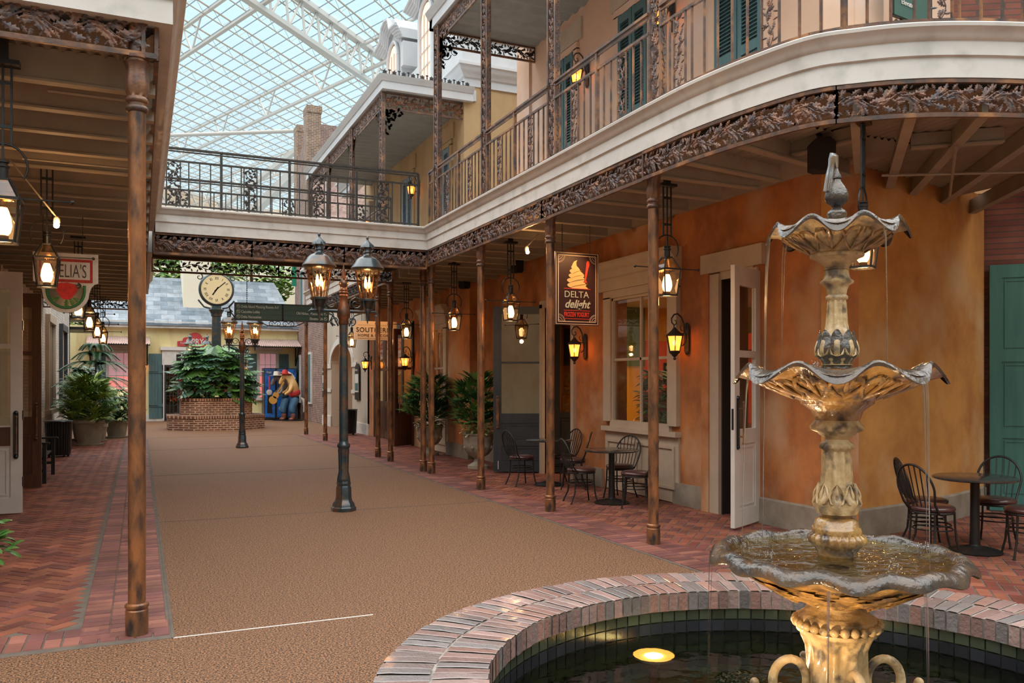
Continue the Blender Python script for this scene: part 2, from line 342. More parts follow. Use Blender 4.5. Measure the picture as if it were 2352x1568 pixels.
def scroll(mb, o, R, turns=1.25, a0=0, sgn=1, r=.008, T=None, n=18, taper=True, r0f=.18):
    pts = []
    for i in range(n+1):
        f = i/n; a = a0+sgn*turns*2*pi*f; rr = R*(1-f*(1-r0f)); pts.append((o[0]+rr*math.cos(a), o[1]+rr*math.sin(a), 0 if len(o) < 3 else o[2]))
    if T is not None: pts = [T @ Vector(p) for p in pts]
    mb.tube(pts, [r*(1-.5*i/n) if taper else r for i in range(n+1)], 6)
class Path:
    def __init__(s, pts, smooth=0):
        P = [Vector((p[0], p[1])) for p in pts]
        if smooth:
            Q = []
            for i in range(len(P)-1):
                p0 = P[max(0, i-1)]; p1 = P[i]; p2 = P[i+1]; p3 = P[min(len(P)-1, i+2)]
                for j in range(smooth):
                    t = j/smooth; Q.append(.5*((2*p1)+(p2-p0)*t+(2*p0-5*p1+4*p2-p3)*t*t+(3*p1-p0-3*p2+p3)*t**3))
            Q.append(P[-1]); P = Q
        s.P = P; s.S = [0]
        for i in range(1, len(P)): s.S.append(s.S[-1]+(P[i]-P[i-1]).length)
        s.L = s.S[-1]
    def at(s, x):
        x = min(max(x, 0), s.L); i = 1
        while i < len(s.S)-1 and s.S[i] < x: i += 1
        f = (x-s.S[i-1])/max(1e-9, s.S[i]-s.S[i-1]); d = (s.P[i]-s.P[i-1]).normalized()
        return s.P[i-1].lerp(s.P[i], f), d
    def fn(s, z0=0, s0=0, vertical=False, n0=0):
        def m(a, b, n):
            if vertical: a, b = b, a
            p, d = s.at(s0+a); return (p.x-d.y*(n+n0), p.y+d.x*(n+n0), z0+b)
        return m
# ================= GROUND =================
struct(MB().box(-14, -6, -.5, 14, 75, -.012), 'floor', 'aggregate')
# hole for the pool is below: replace by ring-cut ground
def cutground():
    me = C.objects['floor'].data
    bpy.data.objects.remove(C.objects['floor'])
    mb = MB(); n = 72; cx, cy, r = 2.67, 2.69, 1.5; X0, X1, Y0, Y1 = -14, 14, -6, 75
    vs = []; fs = []
    for j in range(n):
        t = 2*pi*j/n; c, s_ = math.cos(t), math.sin(t); k = 4.0/max(abs(c), abs(s_))
        vs += [(cx+r*c, cy+r*s_, 0), (cx+k*c, cy+k*s_, 0)]
    for j in range(n): a = 2*j; b = 2*((j+1) % n); fs.append((a, a+1, b+1, b))
    mb.add(vs, fs)
    a0, a1, b0, b1 = cx-4, cx+4, cy-4, cy+4
    for (x0, y0, x1, y1) in ((X0, Y0, X1, b0), (X0, b1, X1, Y1), (X0, b0, a0, b1), (a1, b0, X1, b1)):
        mb.add([(x0, y0, 0), (x1, y0, 0), (x1, y1, 0), (x0, y1, 0)], [(0, 1, 2, 3)])
    struct(mb, 'floor', 'aggregate', fix=False)
cutground()
BR = [(.34, .105, .06), (.27, .075, .05), (.40, .14, .08), (.30, .10, .075), (.22, .07, .055), (.36, .12, .065)]
BR2 = [(.31, .12, .09), (.26, .095, .08), (.36, .145, .105), (.24, .09, .085)]
def paver_box(mb, c, ang, L, W, z=.006, cols=BR):
    ca, sa = math.cos(ang), math.sin(ang); h = z+random.uniform(-.001, .0012); col = random.choice(cols); k = random.uniform(.8, 1.15)
    col = tuple(x*k for x in col); e = .004
    def q(a, b, zz): return (c[0]+a*ca-b*sa, c[1]+a*sa+b*ca, zz)
    l, w_ = L/2, W/2
    mb.add([q(-l, -w_, -.002), q(l, -w_, -.002), q(l, w_, -.002), q(-l, w_, -.002), q(-l+e, -w_+e, h), q(l-e, -w_+e, h), q(l-e, w_-e, h), q(-l+e, w_-e, h)],
           [(4, 5, 6, 7), (0, 1, 5, 4), (1, 2, 6, 5), (2, 3, 7, 6), (3, 0, 4, 7)], col)
def herring(mb, inside, bb, B=.108, g=.010):
    x0, y0, x1, y1 = bb; R = int(max(x1-x0, y1-y0)/B*1.5)+4; mx, my = (x0+x1)/2, (y0+y1)/2; r2 = math.sqrt(.5)
    for i in range(-R, R):
        for j in range(-R, R):
            k = (i-j) % 4
            if k == 0: u, v, a, = (i+1)*B, (j+.5)*B, 0
            elif k == 3: u, v, a = (i+.5)*B, (j+1)*B, pi/2
            else: continue
            x = mx+(u-v)*r2; y = my+(u+v)*r2
            if inside(x, y): paver_box(mb, (x, y), a+pi/4, 2*B-g, B-g)
def soldier(mb, x0, x1, y0, y1, B=.108, g=.01, cols=BR2):
    y = y0
    while y < y1:
        n = max(1, round((x1-x0)/.215)); w_ = (x1-x0)/n
        for i in range(n): paver_box(mb, (x0+w_*(i+.5), y+B/2), 0, w_-.004, B-g, .0095, cols)
        y += B
pool = (2.67, 2.69)
mb = MB(); herring(mb, lambda x, y: -2.3 < x < -.35 and 6.40 < y < 27, (-2.3, 6, 0, 27))
soldier(mb, -.37, .17, 6.1, 27)
x = -2.3
while x < .17: 
    for k in range(2): paver_box(mb, (x+.055, 6.03+.09+.19*k), pi/2, .18, .1, .009, BR2)
    x += .108
struct(mb, 'floor', 'paver', fix=False)
struct(MB().box(-2.4, 5.95, -.03, .2, 27.05, .0015), 'floor', 'mortar')
mb = MB(); herring(mb, lambda x, y: 5.06 < x < 7.6 and 6.9 < y < 27 or (4.65 < x < 12 and -1 < y < 7.5 and (x-pool[0])**2+(y-pool[1])**2 > 1.96**2 and not (x < 5.12 and y > 6.1)), (4.6, -1, 12, 27))
soldier(mb, 4.58, 5.1, 6.1, 27)
struct(mb, 'floor', 'paver', fix=False)
mb = MB(); mb.box(4.54, 4.6, -.03, 12, 27.05, .0015)
vs = []; n = 24
for i in range(n+1):
    y = -1+5.6*i/n; x = pool[0]+math.sqrt(max(0, 1.7**2-(y-pool[1])**2)) if abs(y-pool[1]) < 1.7 else pool[0]
    vs += [(max(4.2 if abs(y-pool[1]) < .7 else 4.54, x if x > 4.54 else 0), y, .0015), (12, y, .0015)]
mb.add(vs, [(2*i, 2*i+1, 2*i+3, 2*i+2) for i in range(n)])
struct(mb, 'floor', 'mortar')
# joints
def joint(y, x0, x1, mt, w_=.012, rz=0): struct(MB().box(x0, y-w_/2, -.01, x1, y+w_/2, .003), 'trim_1', mt)
joint(5.95, .2, 1.55, 'cream', .014)
for y in (10.9, 16.3, 22.4, 27.3): joint(y, .21, 4.55, 'mortar', .012)
struct(MB().box(.19, 5.95, -.01, .21, 27.3, .004), 'trim_1', 'mortar'); struct(MB().box(4.545, 4.2, -.01, 4.56, 27.3, .004), 'trim_1', 'mortar')
# ================= POOL =================
PR = empty('fountain_pool', (pool[0], pool[1], 0), 0, 'round fountain pool ringed by a raised wet brick rim', 'fountain pool')
RC = [(.29, .19, .175), (.24, .15, .135), (.34, .24, .22), (.19, .145, .14), (.27, .155, .13), (.17, .155, .155)]
top = MB(); side = MB()
zt = .45; n = 144
for j in range(n):
    t0 = 2*pi*j/n; dt = 2*pi/n; 
    for (ra, rb, ph) in ((1.44, 1.676, 0), (1.686, 1.92, .3)):
        a0 = t0+dt*(ph+.07); a1 = t0+dt*(ph+.93); col = random.choice(RC); k = random.uniform(.8, 1.25); col = tuple(c*k for c in col)
        r0 = ra+random.uniform(-.006, .006); r1 = rb+random.uniform(-.004, .004); z1 = zt+random.uniform(-.0025, .0025); tl = random.uniform(-.0018, .0018); m = 4
        vs = []; fs = []
        for q in range(m+1):
            rr = r0+(r1-r0)*q/m; hz = z1+(-.002 if q in (0, m) else 0)+random.uniform(-.0015, .0015)
            for (aa, e) in ((a0, -.0025), (a0+dt*.08, 0), (a1-dt*.08, 0), (a1, -.0025)):
                vs.append((rr*math.cos(aa), rr*math.sin(aa), hz+e+tl*(aa-t0)/dt))
        for q in range(m):
            for i in range(3): fs.append((4*q+i, 4*q+i+1, 4*q+5+i, 4*q+4+i))
        top.add(vs, fs, col)
        if ra < 1.5 or rb > 1.9:
            rr = r0 if ra < 1.5 else r1; zb = .34 if ra < 1.5 else 0
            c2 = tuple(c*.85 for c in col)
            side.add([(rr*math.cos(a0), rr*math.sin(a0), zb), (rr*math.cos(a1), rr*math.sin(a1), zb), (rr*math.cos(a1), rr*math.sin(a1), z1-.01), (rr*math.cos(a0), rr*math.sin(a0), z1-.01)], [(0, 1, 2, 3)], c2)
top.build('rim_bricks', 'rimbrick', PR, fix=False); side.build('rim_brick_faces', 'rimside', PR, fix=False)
MB().lathe([(1.447, .338), (1.447, .443), (1.913, .443), (1.913, .0)], 144, caps=False).build('rim_mortar', mat('rim_mortar', (.30, .27, .24), (.20, .18, .16), scale=12, rough=.8), PR)
tl = MB(); n = 116
for j in range(n):
    a0 = 2*pi*(j+.05)/n; a1 = 2*pi*(j+.95)/n
    for (za, zb, col) in ((.275, .335, (.045, .06, .04)), (.205, .268, (.018, .022, .03)), (.13, .198, (.012, .016, .02))):
        k = random.uniform(.7, 1.3); col = tuple(c*k for c in col)
        tl.add([(1.458*math.cos(a), 1.458*math.sin(a), z) for z in (za, zb) for a in (a0, a1)], [(0, 1, 3, 2)], col)
M['tile'] = vcmat('tile', rough=.25, bump=.1, coat=.3)
tl.build('tile_band', 'tile', PR, fix=False)
M['poolfloor'] = mat('poolfloor', (.012, .022, .015), (.03, .045, .028), scale=3, rough=.8)
MB().lathe([(0.001, -.42), (1.47, -.42), (1.47, .33)], 64, caps=False).build('basin', 'poolfloor', PR, smooth=30)
def watermat(name, tint, bs, sc, gl=.06):
    m = glassmat(name, tint, gl, .02); N = m.node_tree.nodes; L = m.node_tree.links
    g = N.new('ShaderNodeNewGeometry'); mp = N.new('ShaderNodeMapping'); L.new(g.outputs['Position'], mp.inputs[0])
    nb = N.new('ShaderNodeTexNoise'); nb.inputs['Scale'].default_value = sc; nb.inputs['Detail'].default_value = 3; L.new(mp.outputs[0], nb.inputs[0])
    bp = N.new('ShaderNodeBump'); bp.inputs['Strength'].default_value = bs; bp.inputs['Distance'].default_value = .02; L.new(nb.outputs[0], bp.inputs['Height'])
    for nd in N:
        if nd.type in ('BSDF_GLOSSY', 'LAYER_WEIGHT'): L.new(bp.outputs[0], nd.inputs['Normal'])
    return m
M['water'] = watermat('water', (.28, .33, .22), .3, 7, .08)
M['bowlwater'] = watermat('bowlwater', (.85, .80, .55), .9, 14, .1)
_w = M['water'].node_tree
for nd in list(_w.nodes):
    if nd.type == 'BSDF_TRANSPARENT':
        rf = _w.nodes.new('ShaderNodeBsdfRefraction'); rf.inputs['Color'].default_value = (.62, .70, .50, 1); rf.inputs['Roughness'].default_value = .16; rf.inputs['IOR'].default_value = 1.33
        for l in list(nd.outputs[0].links): _w.links.new(rf.outputs[0], l.to_socket)
        for n2 in _w.nodes:
            if n2.type == 'BUMP': _w.links.new(n2.outputs[0], rf.inputs['Normal'])
        _w.nodes.remove(nd)
MB().lathe([(.001, .20), (1.455, .20)], 64, caps=False).build('pool_water', 'water', label='dark rippled water filling the round brick fountain pool', cat='water', loc=(pool[0], pool[1], 0))
# underwater lamp
M['lensm'] = emat('lens', (1, .68, .32), 30); M['halom'] = emat('dish', (1, .45, .12), 1.1)  # dish emission stands in for lamp glow scattered by the water
def pool_lamp(x, y, lab, tgt, en):
    t = empty('underwater_lamp', (x+.04, y+.07, .05), 0, lab, 'lamp')
    MB().lathe([(.03, -.55), (.03, -.05), (.115, -.03), (.12, .0), (.105, .01)], 20).build('housing', 'black', t, smooth=40)
    MB().ball((0, 0, .012), .055, 16, 8, (1, 1, .5)).build('lens', M['lensm'], t, smooth=60); MB().lathe([(.06, .0), (.11, .03), (.115, .035), (.105, .02)], 28).build('halo_glow_dish', M['halom'], t, smooth=60)
    light('pool_spot', 'SPOT', (x, y, .215), en*.75, (1, .68, .36), .05, rot=tgt, ang=1.15)
pool_lamp(2.6, 3.88, 'glowing round underwater lamp in the pool, left of the fountain', (2.7, 2.67, 1.25), 220)
pool_lamp(1.75, 2.35, 'second glowing underwater lamp in the pool, in front of the fountain', (2.7, 2.67, 1.2), 200)
pool_lamp(3.3, 3.25, 'third underwater lamp in the pool, behind and right of the fountain', (2.7, 2.67, 1.0), 110)
# ================= FOUNTAIN =================
FX, FY = 2.71, 2.67
FT = empty('tiered_fountain', (FX, FY, 0), 0, 'three tiered carved stone fountain with scalloped bowls standing in the brick pool', 'fountain')
M['fstone'] = mat('fstone', (.66, .50, .28), (.42, .28, .12), scale=9, rough=.45, bump=.5, bscale=22, c3=(.12, .09, .06), s3=1.6, coat=.25, world=True)
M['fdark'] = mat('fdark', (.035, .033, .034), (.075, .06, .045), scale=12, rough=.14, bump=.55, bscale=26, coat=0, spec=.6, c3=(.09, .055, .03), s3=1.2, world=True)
M['fgold'] = mat('fgold', (.46, .27, .08), (.20, .10, .035), scale=10, rough=.25, bump=.5, bscale=30, coat=.8, c3=(.06, .04, .03), s3=1.3, world=True)
def bowl(name, R, zr, prof, lobes, dip, mt_out, mt_in, amp=.05, relief=14, inner=.02, outd=.04):
    """prof: outer profile from neck up to just under rim (r,z)"""
    n = lobes*16
    def mod_out(i, t, r, z):
        f = max(0, (r-R*.45)/(R*.55)); w_ = math.cos(lobes*t)
        rel = 1+.022*math.cos(relief*t)*(1 if R*.3 < r < R*.93 else 0)*(1-abs(f-.4))
        return r*rel*(1+amp*w_*f**3), z+dip*(w_)*f**3*-1
    MB().lathe(prof, n, mod=mod_out, caps=False).build(name, mt_out, FT, smooth=60)
    P = [(R*1.0, zr-.012), (R*1.02, zr), (R*.985, zr+.012), (R*.9, zr+.004), (R*.80, zr-inner), (R*.4, zr-inner*1.9), (.03, zr-inner*2)]
    m = MB()
    def mod_rim(i, t, r, z):
        f = max(0, (r-R*.45)/(R*.55)); w_ = math.cos(lobes*t)
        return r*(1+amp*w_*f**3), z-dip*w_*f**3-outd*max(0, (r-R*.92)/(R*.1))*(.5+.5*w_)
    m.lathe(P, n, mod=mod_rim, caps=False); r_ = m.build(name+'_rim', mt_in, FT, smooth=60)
def flute(k, a, z0, z1):
    return lambda i, t, r, z: (r*(1+a*math.cos(k*t)) if z0 < z < z1 else r, z)
# finial
MB().lathe([(.04, 2.33), (.042, 2.375), (.038, 2.38), (.042, 2.39), (.038, 2.40), (.042, 2.41), (.036, 2.425), (.026, 2.432), (.018, 2.44), (.024, 2.45), (.04, 2.462), (.046, 2.478), (.046, 2.495), (.04, 2.512), (.03, 2.53), (.02, 2.548), (.015, 2.56), (.02, 2.565), (.018, 2.575), (.01, 2.59), (.006, 2.605), (.001, 2.615)], 48, mod=lambda i, t, r, z: (r*(1+(.07*math.cos(5*t) if 2.45 < z < 2.54 else 0)), z)).build('finial', 'fdark', FT, smooth=50)
bowl('upper_bowl', .272, 2.352, [(.045, 2.18), (.06, 2.20), (.09, 2.222), (.107, 2.228), (.109, 2.24), (.104, 2.245), (.12, 2.262), (.15, 2.28), (.19, 2.305), (.235, 2.33), (.272, 2.342)], 8, .016, 'fstone', 'fdark', amp=.045, relief=24)
MB().lathe([(.05, 2.15), (.046, 2.185), (.052, 2.175)], 24).build('collar', 'fstone', FT, smooth=40)
MB().lathe([(.066, 1.77), (.052, 1.775), (.056, 1.785), (.064, 1.795), (.078, 1.81), (.083, 1.825), (.082, 1.845), (.075, 1.87), (.062, 1.895), (.049, 1.92), (.041, 1.95), (.038, 2.0), (.036, 2.035), (.037, 2.045), (.045, 2.052), (.045, 2.062), (.038, 2.068), (.042, 2.09), (.05, 2.108), (.064, 2.118), (.066, 2.126), (.055, 2.136), (.046, 2.16), (.044, 2.18)], 120, mod=lambda i, t, r, z: (r*(1+(.10*math.cos(10*t) if 1.93 < z < 2.045 else .09*math.cos(8*t) if z < 1.9 and z > 1.8 else .04*math.cos(8*t) if 2.11 < z < 2.13 else 0)), z)).build('upper_stem', 'fstone', FT, smooth=50)
MB().lathe([(.06, 1.755), (.053, 1.776), (.062, 1.792), (.0785, 1.81), (.0838, 1.825), (.0828, 1.845), (.0755, 1.87), (.064, 1.89)], 64, mod=lambda i, t, r, z: (r*(1.01+.05*math.cos(8*t)), z+(.03*abs(math.cos(4*t)) if z > 1.88 else 0)), caps=False).build('stem_foot', 'fdark', FT, smooth=50)
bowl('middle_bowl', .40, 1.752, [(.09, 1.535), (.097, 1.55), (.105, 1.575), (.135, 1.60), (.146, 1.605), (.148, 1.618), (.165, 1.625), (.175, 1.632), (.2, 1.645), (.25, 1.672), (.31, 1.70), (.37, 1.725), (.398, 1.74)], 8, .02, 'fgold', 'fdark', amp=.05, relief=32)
MB().lathe([(.08, 1.14), (.087, 1.165), (.092, 1.185), (.088, 1.20), (.08, 1.215), (.07, 1.235), (.062, 1.27), (.057, 1.32), (.054, 1.39), (.053, 1.405), (.058, 1.41), (.068, 1.42), (.066, 1.435), (.052, 1.445), (.048, 1.455), (.06, 1.468), (.073, 1.475), (.078, 1.482), (.10, 1.495), (.104, 1.51), (.097, 1.525), (.088, 1.54)], 120, mod=lambda i, t, r, z: (r*(1+(.10*math.cos(10*t) if 1.24 < z < 1.40 else .10*math.cos(8*t) if 1.15 < z < 1.24 else .09*math.cos(12*t) if 1.49 < z < 1.52 else .08*math.cos(12*t) if 1.415 < z < 1.44 else 0)), z)).build('middle_stem', 'fstone', FT, smooth=50)
MB().lathe([(.078, .95), (.082, .98), (.095, 1.0), (.11, 1.015), (.116, 1.03), (.112, 1.045), (.1, 1.055), (.102, 1.07), (.098, 1.082), (.092, 1.088), (.088, 1.11), (.072, 1.12), (.06, 1.125), (.062, 1.135), (.08, 1.14)], 132, mod=lambda i, t, r, z: (r*(1+(.05*math.cos(22*t) if 1.01 < z < 1.05 else 0)), z)).build('stem_base', 'fgold', FT, smooth=50)
def lowmod(i, t, r, z):
    f = max(0, (r-.3)/.23); w_ = math.cos(14*t)+.4*math.cos(9*t+1)
    return r*(1+.018*w_*f**2), z-.012*w_*f**2
MB().lathe([(.11, .752), (.118, .768), (.125, .775), (.16, .785), (.22, .805), (.30, .845), (.38, .885), (.45, .92), (.50, .95)], 112, mod=lambda i, t, r, z: (r*(1+.02*math.cos(16*t)*(.2 < r < .48)+.015*math.sin(23*t)*(.2 < r < .45)), z), caps=False).build('lower_bowl', 'fgold', FT, smooth=60)
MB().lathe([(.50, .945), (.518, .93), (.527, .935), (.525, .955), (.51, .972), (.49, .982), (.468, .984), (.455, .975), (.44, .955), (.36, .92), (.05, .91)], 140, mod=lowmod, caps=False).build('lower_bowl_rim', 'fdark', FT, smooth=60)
MB().lathe([(.07, .964), (.452, .964)], 64, caps=False).build('bowl_water', 'bowlwater', FT)
MB().lathe([(.06, 1.735), (.36, 1.735)], 64, caps=False).build('bowl_water', 'bowlwater', FT)
b = MB()      # petals wrapped round the stem bulbs
for (zc, R0, hh, nn, r1) in ((1.20, .088, .09, 8, .060), (1.825, .080, .085, 8, .045)):
    for j in range(nn):
        a = 2*pi*j/nn
        def mp(s, t, n, a=a, zc=zc, R0=R0, hh=hh, r1=r1): f = s; r = R0*(1-f)**.6*1.0+r1*(1-(1-f)**.6) if f < 1 else r1; aa = a+t/R0; return ((r+n+.004)*math.cos(aa), (r+n+.004)*math.sin(aa), zc-.02+hh*f)
        b.map = mp; w_ = pi*R0/nn*.95
        b.tube([(0, 0, 0), (.1, w_*.7, 0), (.45, w_, 0), (.8, w_*.6, .002), (1.0, 0, .006), (.8, -w_*.6, .002), (.45, -w_, 0), (.1, -w_*.7, 0), (0, 0, 0)], .006, 5); b.tube([(.05, 0, .002), (.5, 0, .006), (.95, 0, .005)], [.003, .008, .003], 5); b.map = None
b.build('petal_carving', 'fstone', FT, smooth=60)
# pedestal
MB().lathe([(.15, -.42), (.15, .1), (.16, .2), (.15, .3), (.125, .40), (.115, .5), (.118, .57), (.135, .61), (.152, .632), (.165, .64), (.165, .655), (.15, .66), (.16, .69), (.155, .705), (.135, .715), (.128, .73), (.112, .74), (.108, .755)], 96, mod=lambda i, t, r, z: (r*(1+(.06*math.cos(9*t+z*6)+.035*math.sin(17*t-z*14) if .22 < z < .62 else 0)), z)).build('pedestal', 'fstone', FT, smooth=60)
b = MB()
for j in range(26):
    a = 2*pi*j/26; b.ball((.168*math.cos(a), .168*math.sin(a), .675), .0195, 10, 7)
b.build('bead_ring', 'fstone', FT, smooth=60)
for k, a in enumerate((-YAW+pi, -YAW+pi/2+.05, -YAW, -YAW-pi/2)):   # four scroll handles
    b = MB(); T = Matrix.Rotation(a, 4, 'Z'); pts = []
    for i in range(20):
        th = -1.0+i/19*5.0; pts.append(T @ Vector((.200+.075*math.cos(th)*(1-.1*i/19), 0, .43+.09*math.sin(th))))
    b.tube(pts, [.022-.006*i/19 for i in range(20)], 8)
    b.tube([T @ Vector(p) for p in ((.12, 0, .25), (.2, 0, .22), (.27, 0, .26), (.30, 0, .33), (.33, 0, .39), (.35, .01, .41))], [.05, .04, .032, .026, .02, .016], 8)
    b.ball(T @ Vector((.35, 0, .42)), .02, 8, 6); b.ball(T @ Vector((.24, 0, .40)), .018, 8, 6)
    b.build('scroll_handle', 'fstone', FT, smooth=60)
# leaf relief under the lower bowl
b = MB()
for j in range(14):
    a = 2*pi*j/14
    def mp(s, t, n, a=a):
        r = .21+s*.9; z = .803+(r-.22)*.52; aa = a+t/r; return (r*math.cos(aa), r*math.sin(aa), z-n*1.2-.006)
    b.map = mp
    leaf2d(b, (.005, 0), 0, .19, 1.0, .012, .004); leaf2d(b, (.03, 0), 1.0, .1, 1.1, .012, .004); leaf2d(b, (.03, 0), -1.0, .1, 1.1, .012, .004); b.map = None
b.build('leaf_relief', 'fgold', FT, smooth=60)
b = MB()
for (R0, z0, R1, z1, nn) in ((.11, 2.25, .23, 2.325, 10), (.18, 1.637, .36, 1.718, 14)):
    for j in range(nn):
        a = 2*pi*j/nn
        def mp(s, t, n, a=a):
            r = R0+(R1-R0)*s; aa = a+t/r; return (r*math.cos(aa)+n*0, r*math.sin(aa), z0+(z1-z0)*s-n)
        b.map = mp; w_ = 2*pi*R1/nn*.42
        for sg in (-1, 1): b.tube([(0, 0, .004), (.25, sg*w_*.5, .006), (.6, sg*w_, .006), (.9, sg*w_*.8, .006), (.95, sg*w_*.35, .006), (.75, sg*w_*.25, .006)], .006 if nn == 10 else .009, 6)
        b.tube([(.1, 0, .005), (.55, 0, .008), (.95, 0, .005)], [.004, .01, .004], 6); b.map = None
b.build('bowl_carving', 'fgold', FT, smooth=60)
# water
M['stream'] = glassmat('stream', (.93, .93, .95), .3, .15)
L0 = random.Random(5)
jet = MB()
for k in range(7):
    dx, dy = L0.uniform(-.01, .01), L0.uniform(-.01, .01); pts = []
    R_ = Vector((math.cos(YAW), -math.sin(YAW), 0)); sp_ = .028+.012*L0.random()
    for i in range(9):
        f = i/8; pts.append((FX+R_.x*(-sp_*f*1.1)+dx*f, FY+R_.y*(-sp_*f*1.1)+dy*f, 2.61+.065*math.sin(min(1, f*2.2)*pi/2)-.17*max(0, f-.3)**1.4*1.6))
    jet.tube(pts, [.006+.008*math.sin(pi*min(1, i/5)) if i < 6 else .008 for i in range(9)], 6)
jet.build('water_jet', 'stream', label='clear water jet spilling over the fountain finial', cat='water jet', smooth=60)
def stream(a, r, z0, z1, lab, w_=.006, v=.02):
    b = MB(); x, y = FX+r*math.cos(a), FY+r*math.sin(a)
    for k in range(3):
        dx, dy = L0.uniform(-.006, .006), L0.uniform(-.006, .006)
        b.tube([(x+dx*(1-f)+v*math.cos(a)*math.sqrt(f), y+dy*(1-f)+v*math.sin(a)*math.sqrt(f), z0+(z1-z0)*f) for f in (0, .1, .25, .45, .7, 1)], [w_*.6, w_*.4, w_*.28, w_*.2, w_*.16, w_*.14], 5)
    b.build('water_stream', 'stream', label=lab, cat='water stream', smooth=60)
RT = -YAW                                  # camera right seen from the fountain
stream(RT+pi-.2, .275, 2.325, .99, 'thin water stream falling from the left lip of the top fountain bowl', .010, .03)
stream(RT+pi-1.0, .27, 2.32, 1.74, 'thin water thread dripping off the back of the top fountain bowl', .006)
stream(RT-1.25, .27, 2.32, 1.76, 'thin water thread dripping off the front of the top fountain bowl', .007)
stream(RT+pi+.25, .42, 1.725, .97, 'water stream falling from the left lip of the middle bowl', .008, .03)
stream(RT-1.1, .42, 1.715, .97, 'water stream falling from the front of the middle bowl', .009)
stream(RT+.15, .40, 1.71, .98, 'water stream falling from the right lip of the middle bowl', .006)
for k, (da, lab) in enumerate(((pi-.5, 'left back'), (-2.0, 'left front'), (-1.35, 'front'))):
    stream(RT+da, .535, .93, .21, 'water threads falling into the pool from the %s of the lowest bowl' % lab, .006)
sp2 = MB()
for (a, r, z) in ((RT+pi-.35, .37, .97), (RT+pi+.3, .33, .97), (RT+.25, .42, .97), (RT-1.2, .3, .97), (RT+pi-.2, .2, 1.74), (RT+2.2, .1, 1.76)):
    for k in range(22):
        x, y = FX+r*math.cos(a)+L0.gauss(0, .02), FY+r*math.sin(a)+L0.gauss(0, .02)
        sp2.ball((x, y, z+abs(L0.gauss(0, .018))), L0.uniform(.0015, .0045), 5, 4, (1, 1, 1.6))
sp2.build('splash_droplets', 'stream', label='small splashes of water drops above the fountain bowls', cat='splash', kind='stuff')
# ================= COLUMNS AND GALLERIES =================
def make_column(z1=4.16):
    t = empty('iron_column')
    MB().lathe([(.072, 0), (.072, .17), (.066, .178), (.074, .19), (.076, .2), (.074, .21), (.062, .22)], 16).build('base', 'brass', t, smooth=35)
    MB().lathe([(.055, .2), (.055, 3.52)], 20, caps=False).build('shaft', 'brass', t, smooth=50)
    MB().lathe([(.055, 3.50), (.068, 3.51), (.072, 3.525), (.066, 3.54), (.058, 3.545), (.058, 3.56), (.068, 3.568), (.072, 3.58), (.066, 3.595), (.058, 3.605), (.066, 3.63), (.073, 3.67), (.072, 3.71), (.066, 3.76), (.064, 3.79), (.074, 3.82), (.082, 3.832), (.07, 3.838), (.07, 3.85), (.08, 3.855), (.08, 3.875), (.056, 3.88)], 40,
               mod=lambda i, a, r, z: (r*(1+(.055*math.cos(8*a) if 3.62 < z < 3.835 else 0)), z)).build('capital', 'bronze', t, smooth=50)
    MB().lathe([(.052, 3.87), (.052, z1)], 20, caps=False).build('neck', 'bronze', t, smooth=50)
    return t
col0 = make_column(); used = [0]
def column(x, y, lab, g):
    global col0
    if used[0]: o = copy_tree(col0, None, (x, y, 0), 0, lab, g)
    else: col0.location = (x, y, 0); tag(col0, lab, 'column', g); used[0] = 1; o = col0
    return o
GR = 'iron columns of the right gallery'; GL = 'iron columns of the left gallery'
RC_ = [(4.89, 7.32, 'right gallery iron column nearest the fountain, by the square lantern'), (4.89, 9.71, 'right gallery iron column touching the frozen yogurt sign'),
       (4.88, 12.11, 'right gallery iron column in front of the potted palm beside the dark glass door'), (4.9, 14.59, 'right iron column under the near corner of the bridge, right of a close pair'),
       (4.88, 15.02, 'right iron column under the bridge corner, left of a close pair'), (4.85, 17.17, 'iron column in front of the brown shop doors, right one of two'),
       (4.87, 18.26, 'iron column in front of the brown shop doors, left one of two'), (4.85, 23.98, 'iron column before the arched passage, just left of the big lamp post'),
       (4.85, 26.99, 'farthest right iron column, in front of the horse statues')]
for x, y, l in RC_: column(x, y, l, GR)
for x, y, l in [(-.02, 6.12, 'left gallery iron column nearest the camera, tall weathered brass shaft'), (-.02, 9.70, 'left gallery iron column second from the camera, mostly hidden behind the first'),
                (-.01, 12.35, 'left gallery iron column third from the camera, hidden behind the first'), (-.01, 16.6, 'left gallery iron column under the far end of the bridge'),
                (-.01, 20.4, 'left gallery iron column beyond the bridge'), (-.01, 24.2, 'left gallery iron column at the far end')]: column(x, y, l, GL)
# paths; the left normal of a path points to the street/outside
RP = Path([(4.75, 26.4), (4.75, 20), (4.75, 16.75)]); RP2 = Path([(4.75, 14.4), (4.75, 13), (4.75, 11), (4.75, 9), (4.74, 7.6), (4.74, 7.1), (4.76, 6.4), (4.85, 5.75), (5.0, 5.2), (5.24, 4.93), (5.5, 4.72), (5.85, 4.53), (6.4, 4.32), (7.2, 4.1), (8.2, 3.9), (9.5, 3.7)], 6)
RPs = Path([(4.75, 14.4), (4.75, 12), (4.75, 9.5), (4.75, 7.3)])
